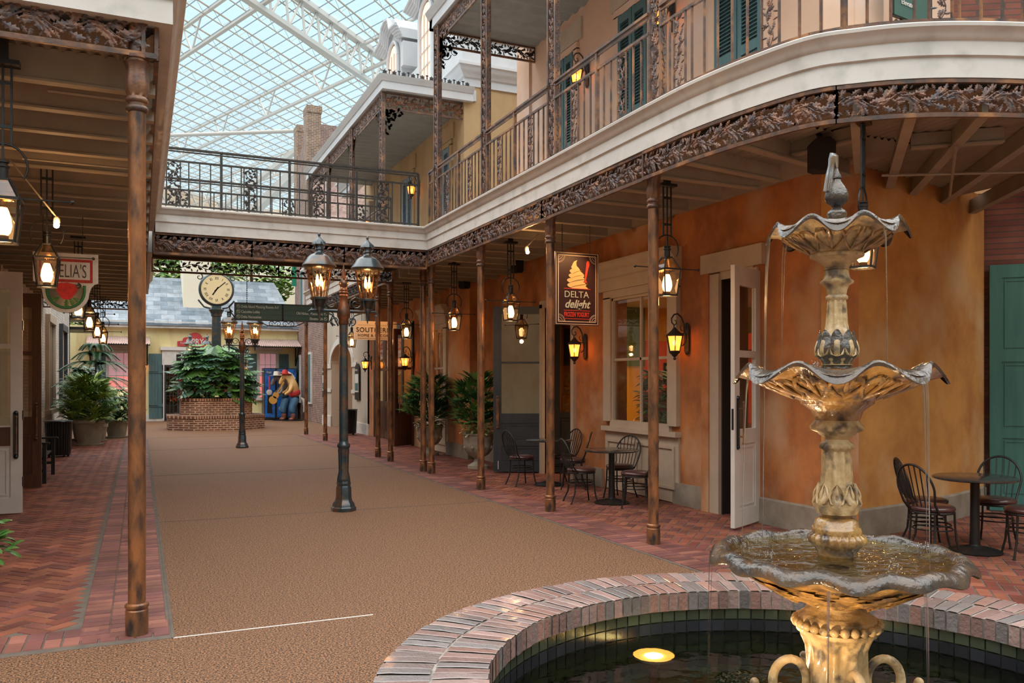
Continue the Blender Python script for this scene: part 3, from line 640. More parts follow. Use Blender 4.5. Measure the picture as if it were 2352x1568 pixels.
# heading -Y: left normal is +X, so outside is n<0 there. flip by using negative n
FASC = [(.12, 4.085), (0, 4.085), (0, 4.245), (-.022, 4.255), (-.022, 4.365), (-.04, 4.375), (-.055, 4.40), (-.075, 4.43), (-.105, 4.45), (-.11, 4.475), (-.10, 4.485), (.25, 4.485)]
def fascia(pts, name='trim_2', prof=FASC, mt='cream'): return struct(MB().sweep(prof, pts), name, mt, smooth=35)
rpts = [(p.x, p.y) for p in RP2.P]; FLIP = [(-n, z) for n, z in FASC][::-1]
fascia([(4.75, 26.4), (4.75, 16.75)]); fascia([(.22, 14.4)]+rpts)
fascia([(.2, 14.38), (.2, 6.0), (-3, 6.0)], prof=FLIP); fascia([(.2, 24.8), (.2, 16.7)], prof=FLIP)
fascia([(.22, 16.7), (4.72, 16.7)], prof=FLIP)
def fn(path, sg=-1, s0=0, z0=0, n0=0):
    def m(a, b, n):
        p, d = path.at(s0+a); k = (n+n0)*sg; return (p.x-d.y*k, p.y+d.x*k, z0+b)
    return m
def frieze(path, z0, z1, lab, n0=-.02, sg=-1, breaks=None, mt='patina', P=.37, ls=.115, back=True, group=None, per=12, brk=False):
    t = empty('iron_frieze', (0, 0, 0), 0, lab, 'frieze', group)
    f = fn(path, sg, 0, 0, n0); K = max(2, int(path.L/.15))
    for nm, za, zb, w_ in (('bottom_rail', z0, z0+.035, .03), ('top_rail', z1-.03, z1, .03)):
        b = MB(); vs = []
        for i in range(K+1):
            s_ = path.L*i/K
            for (n, z) in ((-w_/2, za), (w_/2, za), (w_/2, zb), (-w_/2, zb)): vs.append(f(s_, z, n))
        b.add(vs, [(4*i+j, 4*i+(j+1) % 4, 4*i+4+(j+1) % 4, 4*i+4+j) for i in range(K) for j in range(4)]); b.build(nm, 'bronze', t)
    br = breaks or [0, path.L]
    for a, c in zip(br[:-1], br[1:]):
        if c-a < .1: continue
        b = MB(); vinework(b, lambda s_, tt, n, a=a: f(s_+a, z0+.035+tt, n), c-a-.03, z1-z0-.065, P, ls, per, s0=.015)
        b.build('vine_panel', mt, t, smooth=45)
        for e in (a, c):
            b = MB(); p = f(e, z0, 0); b.box(p[0]-.012, p[1]-.012, z0, p[0]+.012, p[1]+.012, z1); b.build('end_bar', 'bronze', t)
    return t
ys = [14.4, 12.11, 9.71, 7.32]
frieze(Path([(4.75, 14.4), (4.75, 7.32)]), 3.78, 4.08, 'oak leaf frieze under the straight right balcony, between the bridge and the curve', breaks=[14.4-y for y in ys])
cv = Path([tuple(p) for p in RP2.P if p.y < 7.35]); frieze(cv, 3.78, 4.08, 'oak leaf and acorn frieze along the curved right balcony above the fountain', breaks=[0, cv.L/3, cv.L*2/3, cv.L])
frieze(Path([(4.75, 26.4), (4.75, 16.7)]), 3.78, 4.08, 'oak leaf frieze under the far right balcony beyond the bridge', breaks=[0, 2.4, 5.5, 9.2, 9.7], mt='iron')
frieze(Path([(.2, 14.45), (4.75, 14.45)]), 3.74, 4.08, 'bronze oak leaf frieze across the near side of the footbridge', n0=0, breaks=[0, 1.5, 3.05, 4.55], mt='patina')
frieze(Path([(.2, 16.7), (4.75, 16.7)]), 3.72, 3.99, 'dark openwork leaf lace hanging across the far side of the footbridge', sg=1, breaks=[0, 2.27, 4.55], mt='black', P=.5, ls=.1, per=10)
frieze(Path([(.1, 6.05), (-3, 6.05)][::-1]), 3.86, 4.14, 'oak leaf frieze across the near end of the left gallery', mt='patina', breaks=[0, 1.5, 3.02])
frieze(Path([(-2.3, 24.6), (.1, 24.6)]), 3.62, 3.9, 'dark leaf lace across the far end of the left gallery', mt='black', P=.5, ls=.1)
frieze(Path([(.12, 24.6), (.12, 6.1)]), 3.86, 4.08, 'narrow bronze leaf frieze under the left gallery edge facing the street', sg=1, mt='bronze', P=.6, ls=.1, per=6)
# backing board of the bridge frieze
struct(MB().box(.2, 14.50, 3.74, 4.75, 14.56, 4.08), 'trim_3', mat('frieze_back', (.13, .065, .035), (.18, .09, .045), scale=4, rough=.6))
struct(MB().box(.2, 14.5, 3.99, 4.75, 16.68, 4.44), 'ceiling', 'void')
# decks
struct(MB().box(4.85, 6.6, 4.1, 7.0, 26.4, 4.46), 'ceiling', 'cream')
b = MB(); pts = [(p.x+.12, p.y+.12) for p in RP2.P if p.y < 6.65]+[(9.6, 7.1), (6.9, 6.75)]
b.prism(pts, .34, Matrix.Translation((0, 0, 4.12))); struct(b, 'ceiling', 'cream')
struct(MB().box(-3, 6.1, 4.1, .12, 24.7, 4.46), 'ceiling', 'cream')
def corrug(x0, x1, y0, y1, z, axis='x', per=.09, amp=.018, mt='deck'):
    """ridges run along the other axis"""
    b = MB(); L = (x1-x0) if axis == 'x' else (y1-y0); n = int(L/per*6); vs = []
    for i in range(n+1):
        s = L*i/n; zz = z+amp*math.sin(2*pi*s/per)
        vs += [(x0+s, y0, zz), (x0+s, y1, zz)] if axis == 'x' else [(x0, y0+s, zz), (x1, y0+s, zz)]
    b.add(vs, [(2*i, 2*i+1, 2*i+3, 2*i+2) for i in range(n)]); return struct(b, 'ceiling', mt, smooth=60)
corrug(-3, .1, 6.1, 24.6, 4.02); corrug(4.86, 7.0, 5.8, 26.4, 4.02); b = MB(); vs = []
for i in range(300):
    x = 4.9+4.5*i/299; p = min(RP2.P, key=lambda p: abs(p.x-x)+(10 if p.y > 5.7 else 0)); z = 4.04+.018*math.sin(2*pi*x/.09); vs += [(x, max(p.y+.15, 4.0), z), (x, 5.82 if x < 6.8 else 7.4, z)]
b.add(vs, [(2*i, 2*i+1, 2*i+3, 2*i+2) for i in range(299)]); struct(b, 'ceiling', 'deck', smooth=60)
# joists
def joist(b, p, q, z0=3.80, z1=4.02, w_=.045, fl=.09):
    p = Vector((*p, 0)); q = Vector((*q, 0)); d = (q-p).normalized()
    b.bar((p.x, p.y, (z0+.017+z1)/2), (q.x, q.y, (z0+.017+z1)/2), w_, z1-z0-.017); b.bar((p.x, p.y, z0+.008), (q.x, q.y, z0+.008), fl, .016)
J = empty('ceiling', kind='structure')
y = 6.62
while y < 24.4:
    b = MB(); joist(b, (-3, y), (.1, y), 3.78); b.build('joist', 'joist', J); y += .66
J = empty('ceiling', kind='structure'); y = 7.35
while y < 26:
    b = MB(); joist(b, (4.87, y), (6.3 if y < 14 else 6.8, y), 3.84); b.build('joist', 'joist', J); y += .66
J = empty('ceiling', kind='structure')
for p, q, zz in (((4.8, 6.75), (6.25, 6.98), 3.84), ((4.88, 6.05), (6.75, 6.5), 3.84), ((5.3, 5.02), (6.75, 6.35), 3.84), ((5.62, 4.75), (7.6, 6.72), 3.84), ((6.2, 4.55), (8.15, 6.9), 3.84), ((6.9, 4.35), (8.85, 7.05), 3.84), ((7.7, 4.15), (9.7, 7.3), 3.84), ((5.95, 5.55), (5.75, 6.3), 3.88), ((6.6, 5.6), (7.2, 5.1), 3.88)):
    b = MB(); joist(b, p, q, zz); b.build('joist', 'joist', J)
# conduit pipes under ceilings
for a, q, r in (((-.6, 6.75, 3.77), (.05, 6.75, 3.77), .012), ((-1.0, 8.9, 3.77), (.05, 8.9, 3.77), .01), ((6.7, 5.2, 3.80), (8.4, 6.6, 3.80), .014), ((6.9, 6.2, 3.8), (8.3, 5.4, 3.8), .014)):
    MB().tube([a, q], r, 8).build('conduit_pipe', 'joist', label={-.6: 'conduit pipe under the left gallery ceiling near the first column', -1.0: 'conduit pipe under the left gallery ceiling above the rose sign', 6.7: 'conduit pipe under the right corner ceiling running toward the brick wall', 6.9: 'conduit pipe crossing another under the right corner ceiling'}[a[0]], cat='pipe')
# ---------------- railings ----------------
def vpanel(path, sg, s_, z0, z1, w_, parent, mt='patina', n0=0, name='vine_panel', P=.34, ls=.075):
    f = fn(path, sg, s_-w_/2, 0, n0); b = MB()
    if mt in ('black', 'iron'):
        h = z1-z0; n = max(2, round(h/.17)); b.map = lambda a, t, n_: f(t, z0+a, n_)
        for ph in (0, pi): b.tube([(h*i/(n*8), w_/2+w_*.42*math.sin(pi*i/8+ph), .004 if ph else -.004) for i in range(n*8+1)], .006, 5)
        for i in range(n*7):
            a = h*(i+.5)/(n*7)
            for ph in (0, pi): t = w_/2+w_*.42*math.sin(pi*a*n/h+ph); leaf2d(b, (a, t), random.uniform(0, 6.28), .05, 1.2, .01, .003); 
            if i % 2 == 0: leaf2d(b, (a, w_/2+random.uniform(-.3, .3)*w_), random.uniform(0, 6.28), .06, 1.2, .01, .003)
        b.map = None; b.build(name, mt, parent, smooth=45); return
    vinework(b, lambda a, t, n: f(t, z0+a, n), z1-z0, w_, P, ls, 8, .006, thick=.012)
    b.build(name, mt, parent, smooth=45)
def railing(path, s0, s1, lab, sg=-1, mt='patina', base=4.485, top=5.46, n0=.02, panels=(.25, .75), mid=(.5,), sp=.147, pw=.15, open_style=False, group=None):
    t = empty('balcony_railing', (0, 0, 0), 0, lab, 'railing', group); f = fn(path, sg, 0, 0, n0); L = s1-s0; K = max(1, int(L/.25))
    for nm, z, h, w_, m in (('handrail', top, .03, .055, 'bronze'), ('upper_rail', top-.2, .028, .03, 'bronze'), ('bottom_rail', base+.06, .022, .025, 'bronze')):
        b = MB()
        for i in range(K):
            b.bar(f(s0+L*i/K, z, 0), f(s0+L*(i+1)/K, z, 0), w_, h)
        b.build(nm, m if mt != 'black' else 'iron', t)
    b = MB()
    for i in range(K): b.bar(f(s0+L*i/K, top-.045, 0), f(s0+L*(i+1)/K, top-.045, 0), .02, .02)
    b.build('handrail_core', 'bronze' if mt != 'black' else 'iron', t)
    for m_ in mid:
        p = f(s0+L*m_, 0, 0); MB().box(p[0]-.02, p[1]-.02, base, p[0]+.02, p[1]+.02, top).build('rail_post', 'bronze' if mt != 'black' else 'iron', t)
    pc = [s0+L*q for q in panels]
    for c_ in pc:
        vpanel(path, sg, c_, base+.07, top-.215, pw, t, 'iron' if mt == 'black' else mt, n0)
    bars = []; n = max(1, round(L/sp))
    for i in range(1, n):
        s_ = s0+L*i/n
        if any(abs(s_-c_) < pw/2+.035 for c_ in pc) or any(abs(s_-s0-L*m_) < .04 for m_ in mid): continue
        bars.append(s_)
    for c_ in pc: bars += [c_-pw/2-.008, c_+pw/2+.008]
    for s_ in bars:
        p = f(s_, 0, 0); MB().box(p[0]-.009, p[1]-.009, base+.06, p[0]+.009, p[1]+.009, top-.2).build('baluster', 'bronze' if mt != 'black' else 'iron', t)
    return t
SP = Path([(4.78, 26.4), (4.78, 6)])      # straight rail line, s = 26.4 - y
Yv = lambda y: 26.4-y
railing(SP, Yv(14.3), Yv(14.0), 'short balcony railing piece where the footbridge rail turns the corner', panels=(), mid=(0,))
railing(SP, Yv(13.8), Yv(11.76), 'right balcony railing bay just beyond the bridge corner, in front of the tan building')
railing(SP, Yv(11.6), Yv(9.5), 'right balcony railing bay in front of the pink strip of wall and the round sign')
railing(SP, Yv(9.33), Yv(7.2), 'right balcony railing bay in front of two pairs of louvred shutters and a lantern')
RC2 = Path([(4.78, 7.1)]+[(p.x+.03, p.y+.03) for p in RP2.P if p.y < 6.9])
railing(RC2, .1, 2.15, 'curved right balcony railing bay above the fountain, left part', panels=(.16, .70), mid=(), sp=.17, pw=.16)
railing(RC2, 2.15, 4.9, 'curved right balcony railing bay above the fountain, right part', panels=(.26, .72), mid=(0, .52), sp=.17, pw=.16)
railing(SP, Yv(25.9), Yv(23.3), 'farthest right balcony railing bay on the tan building', panels=(.5,), mid=(), sp=.2)
railing(SP, Yv(23.1), Yv(20.5), 'second farthest right balcony railing bay on the tan building', panels=(.5,), mid=(), sp=.2)
railing(SP, Yv(20.3), Yv(17.7), 'right balcony railing bay under the corner post of the tan building', panels=(.5,), mid=(), sp=.2)
BP = Path([(.22, 14.46), (4.78, 14.46)]); xs = [.22, 1.22, 2.32, 3.47, 4.6]
for a, c, l in zip(xs[:-1], xs[1:], ('first from the left', 'second from the left', 'third from the left', 'fourth from the left, at the right corner')):
    railing(BP, a-.22, c-.22, 'near footbridge railing bay, '+l, mt='black', mid=(1,), panels=(.27,) if a < 1 else (.42,), pw=.19, sp=.165, n0=0)
BP = Path([(.22, 16.6), (4.78, 16.6)]); xs = [.22, 1.9, 3.4, 4.7]
for a, c, l in zip(xs[:-1], xs[1:], ('left', 'middle', 'right')):
    railing(BP, a-.22, c-.22, 'far footbridge railing bay, '+l+' of three', mt='black', sg=1, mid=(1,), panels=(.3,) if a < 1 else (.5,), pw=.22, sp=.21, n0=0)
# ---------------- tall lace posts of the upper galleries ----------------
def make_post(h=3.46, mt='patina'):
    t = empty('lace_post')
    for s_ in (-1, 1): MB().box(-.03, s_*.1-.018, 0, .045, s_*.1+.018, h).build('side_bar', 'bronze', t)
    b = MB(); vinework(b, lambda a, tt, n: (-.01-n*.7, -.08+tt, a), h, .16, .36, .1, 8, .009, thick=.022); b.build('vine_panel', mt, t, smooth=45)
    b = MB(); vinework(b, lambda a, tt, n: (-.02+tt, -.118-n*.5, a), h, .055, .3, .05, 8, .005, thick=.012); b.build('side_vine', mt, t, smooth=45)
    return t
post0 = make_post(); PG = 'lace posts of the right upper gallery'
for i, (y, l) in enumerate([(7.1, 'lace post nearest the camera, where the balcony starts to curve'), (9.42, 'lace post between the shutters and the pale pink wall, second from the camera'),
                            (11.68, 'lace post in front of the end wall of the pink building, third from the camera'), (13.92, 'corner lace post at the far end of the right balcony roof')]):
    o = post0 if i == 0 else copy_tree(post0)
    o.location = (4.78, y, 4.485); tag(o, l, 'post', PG)
PG2 = 'lace posts of the tan building gallery'
for i, (y, l) in enumerate([(17.6, 'corner lace post of the tan building gallery'), (20.4, 'lace post of the tan building gallery, second from its corner'), (23.2, 'lace post of the tan building gallery, third from its corner'), (26.0, 'farthest lace post of the tan building gallery')]):
    copy_tree(post0, None, (4.78, y, 4.485), 0, l, PG2)
# ---------------- upper gallery roofs ----------------
def roof(y0, y1, lab):
    F2 = [(.12, 7.96), (0, 7.96), (0, 8.12), (-.02, 8.13), (-.04, 8.17), (-.07, 8.21), (-.09, 8.25), (.2, 8.27)]
    fascia([(6.95, y1), (4.72, y1), (4.72, y0)] if 0 else [(4.72, y1), (4.72, y0)], 'trim_4', F2, 'white')
    return F2
F2 = roof(7.4, 14.17, ''); F2f = [(-n, z) for n, z in F2][::-1]
fascia([(4.72, 26.3), (4.72, 17.32), (6.8, 17.32)], 'trim_4', F2, 'white')
fascia([(4.72, 14.17), (6.8, 14.17)], 'trim_4', F2f, 'white')
struct(MB().box(4.8, 7.4, 8.0, 6.9, 14.1, 8.24), 'ceiling', 'white'); struct(MB().box(4.8, 17.4, 8.0, 6.9, 26.3, 8.24), 'ceiling', 'white')
corrug(4.8, 6.85, 7.4, 14.1, 7.96, 'y', .3, .02, 'roofdeck'); corrug(4.8, 6.75, 17.4, 26.2, 7.96, 'y', .3, .02, 'roofdeck')
frieze(Path([(4.78, 14.0), (4.78, 7.4)]), 7.66, 7.95, 'leaf frieze under the right upper gallery roof, facing the street', breaks=[0, 2.2, 4.5, 6.6])
frieze(Path([(4.85, 14.02), (6.74, 14.02)]), 7.66, 7.95, 'dark leaf lace across the end of the right upper gallery roof', mt='black', P=.5, ls=.11)
frieze(Path([(4.78, 26.1), (4.78, 17.6)]), 7.62, 7.95, 'leaf frieze under the tan building gallery roof, facing the street', breaks=[0, 2.8, 5.6, 8.5])
frieze(Path([(4.78, 17.5), (6.74, 17.5)]), 7.58, 7.95, 'scrollwork frieze across the near end of the tan building gallery roof', mt='copper', P=.55, ls=.15, per=10)
def bracket(x, y, z, dx, dy, lab, mt='patina', R=.42):
    b = MB(); 
    def mp(s, t, n): return (x+dx*s+dy*n*0, y+dy*s, z-t)
    b.map = mp
    for k in range(26):
        a = random.uniform(0, pi/2); r = R*(1-.55*abs(math.sin(2*a)))*random.uniform(.25, 1)
        leaf2d(b, (r*math.cos(a), r*math.sin(a)), random.uniform(0, 6.28), .1)
    scroll(b, (.13, .13), .12, 1.4, 0, 1, .01); scroll(b, (.3, .07), .07, 1.2, 0, 1, .008); scroll(b, (.07, .3), .07, 1.2, 0, 1, .008); b.map = None
    b.build('corner_bracket', mt, label=lab, cat='bracket', smooth=40)
bracket(4.82, 14.0, 7.66, 1, 0, 'leafy corner bracket inside the far end of the right upper gallery', 'black')
bracket(4.78, 13.8, 7.66, 0, -1, 'leafy corner bracket beside the far corner post of the right balcony')
bracket(4.82, 17.5, 7.58, 1, 0, 'scrolled copper bracket at the corner post of the tan building', 'copper', .55)
for y, s_, l in ((17.72, 1, 'bracket right after the corner post'), (20.28, -1, 'bracket before the second post'), (20.52, 1, 'bracket after the second post'), (23.08, -1, 'bracket before the third post'), (23.32, 1, 'bracket after the third post')):
    bracket(4.78, y, 7.62, 0, s_, 'leafy '+l+' of the tan building gallery')
# black cresting
cr_ = empty('roof_cresting', (0, 0, 0), 0, 'row of small black iron leaf finials along the tan building porch roof', 'cresting')
for k in range(19):
    x = 4.78+k*.105
    b = MB()
    if k % 2:
        b.bar((x, 17.36, 8.27), (x, 17.36, 8.38), .02); b.bar((x-.03, 17.36, 8.38), (x+.03, 17.36, 8.38), .02); b.bar((x-.03, 17.36, 8.28), (x+.03, 17.36, 8.28), .02)
    else:
        for q in range(6): b.map = (lambda s_, t, n: (s_, 17.36+n, t)); leaf2d(b, (x, 8.33), q*pi/3+.5, .055, 1.3)
        b.map = None
    b.build('finial', 'black', cr_)
# ================= RIGHT BUILDING =================
def wallX(name, x, y0, y1, z0, z1, holes, mt, th=.25, outer=-1, kind='structure'):
    """wall in plane X=x with rectangular holes (ya,yb,za,zb); thickness goes to +x"""
    b = MB(); ys_ = sorted({y0, y1}|{h[0] for h in holes}|{h[1] for h in holes}); zs = sorted({z0, z1}|{h[2] for h in holes}|{h[3] for h in holes})
    ys_ = [y for y in ys_ if y0 <= y <= y1]; zs = [z for z in zs if z0 <= z <= z1]
    for ya, yb in zip(ys_[:-1], ys_[1:]):
        for za, zb in zip(zs[:-1], zs[1:]):
            my, mz = (ya+yb)/2, (za+zb)/2
            if any(h[0] < my < h[1] and h[2] < mz < h[3] for h in holes): continue
            b.box(x, ya, za, x+th, yb, zb)
    return b.build(name, mt, kind=kind)
wallX('wall_right', 6.8, 6.64, 18.2, 0, 4.12, [(9.72, 11.3, 1.08, 3.0), (8.0, 8.62, 0, 3.0), (12.62, 13.72, 0, 3.05)], 'terracotta')
WC = Path([(6.8, 6.64), (7.6, 6.76), (8.4, 6.92), (9.3, 7.18), (10.2, 7.5)], 4)
b = MB(); b.sweep([(0, 0), (0, 4.14), (.25, 4.14), (.25, 0)], [(p.x, p.y) for p in WC.P]); struct(b, 'wall_corner', 'ochre', smooth=60)
b = MB(); b.sweep([(-.03, 0), (-.03, .30), (-.012, .315), (0, .32), (.02, .32), (.02, 0)], [(6.8, 7.95), (6.8, 6.64)]+[(p.x, p.y) for p in WC.P[1:]]); struct(b, 'baseboard_corner', 'baseboard')
struct(MB().box(6.765, 8.95, 0, 6.82, 9.66, .3), 'baseboard_right', 'baseboard'); struct(MB().box(6.765, 11.6, 0, 6.82, 12.6, .3), 'baseboard_right', 'baseboard'); struct(MB().box(6.765, 13.8, 0, 6.82, 17.9, .3), 'baseboard_right', 'baseboard')
# brick end wall with teal door
b = MB(); b.sweep([(0, 0), (0, 4.2), (.3, 4.2), (.3, 0)], [(10.15, 7.62), (11.6, 6.2), (13, 4.4)]); struct(b, 'wall_end', 'brick_red')
b = MB(); b.sweep([(0, 4.5), (0, 9), (.3, 9), (.3, 4.5)], [(8.9, 7.2), (11.6, 5.6), (13, 4.4)]); struct(b, 'wall_end', 'brick_red')
def panel_door(name, w_, h, rows, mt, kind=None, th=.05, gl=None, glm='glass_dark', mullions=0, stile=.12):
    """leaf in local XZ plane, x from 0..w, thickness in y centred; rows: list of (z0,z1,'panel'|'glass')"""
    t = empty(name); b = MB()
    xs_ = [0, stile, w_-stile, w_]; zz = [0]
    for (z0, z1, k) in rows: zz += [z0, z1]
    zz.append(h)
    b.box(0, -th/2, 0, stile, th/2, h); b.box(w_-stile, -th/2, 0, w_, th/2, h)
    for i in range(0, len(zz), 2): b.box(stile, -th/2, zz[i], w_-stile, th/2, zz[i+1])
    b.build('leaf_frame', mt, t)
    for (z0, z1, k) in rows:
        if k == 'panel':
            q = MB(); q.box(stile, -th*.25, z0, w_-stile, th*.25, z1)
            for s_ in (-1, 1): 
                y = s_*th*.42
                for (a, c_) in (((stile+.03, z0+.03), (w_-stile-.03, z0+.05)), ((stile+.03, z1-.05), (w_-stile-.03, z1-.03)), ((stile+.03, z0+.05), (stile+.05, z1-.05)), ((w_-stile-.05, z0+.05), (w_-stile-.03, z1-.05))):
                    q.box(a[0], min(0, y), a[1], c_[0], max(0, y), c_[1])
            q.build('door_panel', mt, t)
        else:
            MB().box(stile, -.004, z0, w_-stile, .004, z1).build('glass_pane', glm, t)
    return t
def handle(parent, x, z, y, L=.5, mt='blackiron', s_=-1):
    b = MB(); b.box(x-.03, y, z-.28, x+.03, y+s_*.012, z+.28); b.ball((x, y, z+.28), .03, 8, 6); b.ball((x, y, z-.28), .03, 8, 6)
    b.build('handle_plate', mt, parent)
    b = MB(); b.tube([(x+.01, y, z+.16), (x+.01, y+s_*.07, z+.16)], .01, 6); b.tube([(x+.01, y, z-.16), (x+.01, y+s_*.07, z-.16)], .01, 6); b.tube([(x+.01, y+s_*.07, z-.22), (x+.01, y+s_*.07, z+.22)], .013, 8)
    b.ball((x+.01, y+s_*.07, z+.23), .018, 8, 6); b.ball((x+.01, y+s_*.07, z-.23), .018, 8, 6); b.build('pull_bar', 'bronze', parent, smooth=50)
def hinges(parent, x, y, zs):
    for z in zs: MB().box(x-.006, y-.03, z-.06, x+.006, y+.03, z+.06).build('hinge', 'blackiron', parent)
t = panel_door('door_1', 1.35, 3.22, [(.2, .95, 'panel'), (1.08, 1.95, 'panel'), (2.1, 3.05, 'panel')], 'shutter_teal', stile=.14); t['kind'] = 'structure'
t.location = (10.22, 7.44, .01); t.rotation_euler = (0, 0, math.atan2(-1.42, 1.45))
# door of the yogurt shop
for (bx, mt) in (((6.74, 8.62, 0, 6.86, 8.95, 3.08), 'frame_beige'), ((6.77, 7.93, 0, 6.86, 8.0, 3.08), 'frame_beige'), ((6.77, 8.0, 3.0, 6.86, 8.62, 3.1), 'frame_beige'), ((6.73, 7.8, 3.1, 6.84, 8.98, 3.35), 'frame_beige'), ((6.72, 8.8, 0, 6.8, 8.95, 3.1), 'terracotta')):
    struct(MB().box(*bx), 'trim_5', mt)
t = panel_door('door_2', .70, 3.0, [(.2, .95, 'panel'), (1.12, 1.95, 'glass'), (2.03, 2.78, 'glass')], 'door_white', stile=.13, glm='glass'); t['kind'] = 'structure'
t.location = (6.16, 7.62, .03); t.rotation_euler = (0, 0, math.atan2(.31, .64)); handle(t, .075, 1.2, -.026); hinges(t, .705, 0, (.35, 1.55, 2.6)); boxo('lock_plate', 'black', (-.004, -.012, 1.12, .001, .012, 1.36), t)
struct(MB().box(6.79, 8.595, 0, 7.2, 8.62, 3.0), 'door_3', 'void')  # dark sheet over the jamb standing in for shade inside the doorway
# window with entablature
def casing(y0, y1, z0, z1, mt='frame_beige', x=6.8):
    w_ = empty('window_1', kind='structure')
    for bx in ((x-.07, y0-.22, z0-.02, x+.03, y0, z1+.02), (x-.07, y1, z0-.02, x+.03, y1+.22, z1+.02), (x-.07, y0-.22, z1, x+.03, y1+.22, z1+.12)):
        MB().box(*bx).build('window_frame', mt, w_)
    b = MB(); b.sweep([(0, z1+.12), (-.1, z1+.12), (-.1, z1+.3), (-.13, z1+.32), (-.13, z1+.42), (-.17, z1+.46), (-.21, z1+.52), (-.21, z1+.56), (0, z1+.56)], [(x, y1+.45), (x, y0-.25)]); b.build('entablature', mt, w_)
    b = MB(); b.box(x-.06, y0-.03, z0-.1, x+.05, y1+.03, z0); b.box(x-.10, y0-.24, z0-.17, x+.02, y1+.24, z0-.1); b.build('window_sill', mt, w_)
    b = MB(); b.box(x-.03, y0-.22, .02, x+.02, y1+.22, z0-.16)
    for (za, zb) in ((.2, z0-.3),):
        for (a, c_) in ((y0-.14, (y0+y1)/2-.04), ((y0+y1)/2+.04, y1+.14)):
            for bx in ((a, za, c_, za+.04), (a, zb-.04, c_, zb), (a, za+.04, a+.04, zb-.04), (c_-.04, za+.04, c_, zb-.04)): b.box(x-.055, bx[0], bx[1], x-.02, bx[2], bx[3])
    b.build('panel_board', mt, w_)
    return w_
W1 = casing(9.74, 11.28, 1.1, 3.0)
for (bx) in ((6.78, 10.47, 1.1, 6.81, 10.51, 3.0), (6.78, 9.74, 2.02, 6.81, 11.28, 2.06), (6.76, 9.72, 1.1, 6.82, 9.78, 3.0), (6.76, 11.24, 1.1, 6.82, 11.3, 3.0), (6.76, 9.72, 2.96, 6.82, 11.3, 3.02)):
    MB().box(*bx).build('mullion', 'frame_beige', W1)
MB().box(6.80, 9.78, 1.1, 6.806, 11.24, 2.98).build('glass_pane', 'glass', W1)
# shop interior
M['shopgreen'] = mat('shopgreen', (.10, .15, .02), (.14, .19, .03), scale=1)
struct(MB().box(7.05, 7.95, -.01, 11, 13.9, .01), 'floor', 'door_brown')
struct(MB().box(7.02, 7.9, 3.15, 11, 13.9, 3.25), 'ceiling', mat('shopceil', (.62, .42, .2), (.68, .48, .24), scale=1))
struct(MB().box(10.9, 7.9, 0, 11, 13.9, 3.2), 'wall_back', 'shopgreen')
struct(MB().box(7.05, 7.8, 0, 11, 7.9, 3.2), 'wall_side', mat('shopred', (.75, .10, .03), rough=.6)); struct(MB().box(7.05, 13.9, 0, 11, 14, 3.2), 'wall_side', mat('shopyellow', (.80, .38, .03), rough=.7))
tag(boxo('counter', 'door_brown', (9.3, 8.4, 0, 10.0, 12.4, .95)), 'dark wooden serving counter inside the yogurt shop', 'counter')
tag(boxo('menu_wall', mat('shoporange', (.85, .13, .035)), (10.75, 11.0, .75, 10.9, 13.85, 2.15)), 'bright orange back panel behind the yogurt shop counter', 'wall panel')
tag(boxo('red_soffit', mat('shopred2', (.55, .05, .015)), (10.4, 11.0, 2.3, 10.88, 13.85, 2.6)), 'dark red soffit box above the yogurt shop counter', 'soffit')
tag(boxo('wall_panel', 'shopgreen', (7.1, 13.84, 2.0, 9.05, 13.9, 3.14)), 'green upper wall panel inside the yogurt shop, left part', 'wall panel'); tag(boxo('wall_panel', mat('shoporange2', (.8, .10, .03)), (9.05, 13.8, 1.5, 10.7, 13.88, 2.5)), 'orange red wall panel inside the yogurt shop behind the menu board', 'wall panel')
tag(boxo('wall_panel', 'door_brown', (9.0, 13.82, .0, 10.7, 13.9, 1.5)), 'dark wood lower wall panel inside the yogurt shop', 'wall panel')
t = empty('menu_board', (9.62, 13.79, 1.85), pi/2,  'framed dark menu board with cream plates on the orange shop wall', 'menu board')
boxo('board', 'void', (0, -.17, -.22, .03, .17, .22), t)
for k in range(3): boxo('plate', 'frame_beige', (-.01, -.12, -.17+k*.13, 0, .12, -.10+k*.13), t)
for i, (x, y) in enumerate(((8.4, 9.2), (8.4, 11.2), (9.6, 10.2), (9.6, 12.2))):
    MB().lathe([(.001, 3.12), (.11, 3.12), (.12, 3.15)], 16).build('downlight', emat('dl%d' % i, (1, .8, .5), 5), label='round recessed ceiling light in the yogurt shop, '+('near left', 'near right', 'far left', 'far right')[i], cat='ceiling light', loc=(x, y, 0))
light('shop_light', 'AREA', (9.0, 10.8, 3.05), 48, (1, .66, .32), 2.2, rot=(9.0, 10.8, 0), sy=4)
light('shop_light', 'POINT', (8.0, 13.0, 1.2), 22, (1, .6, .2), .1)
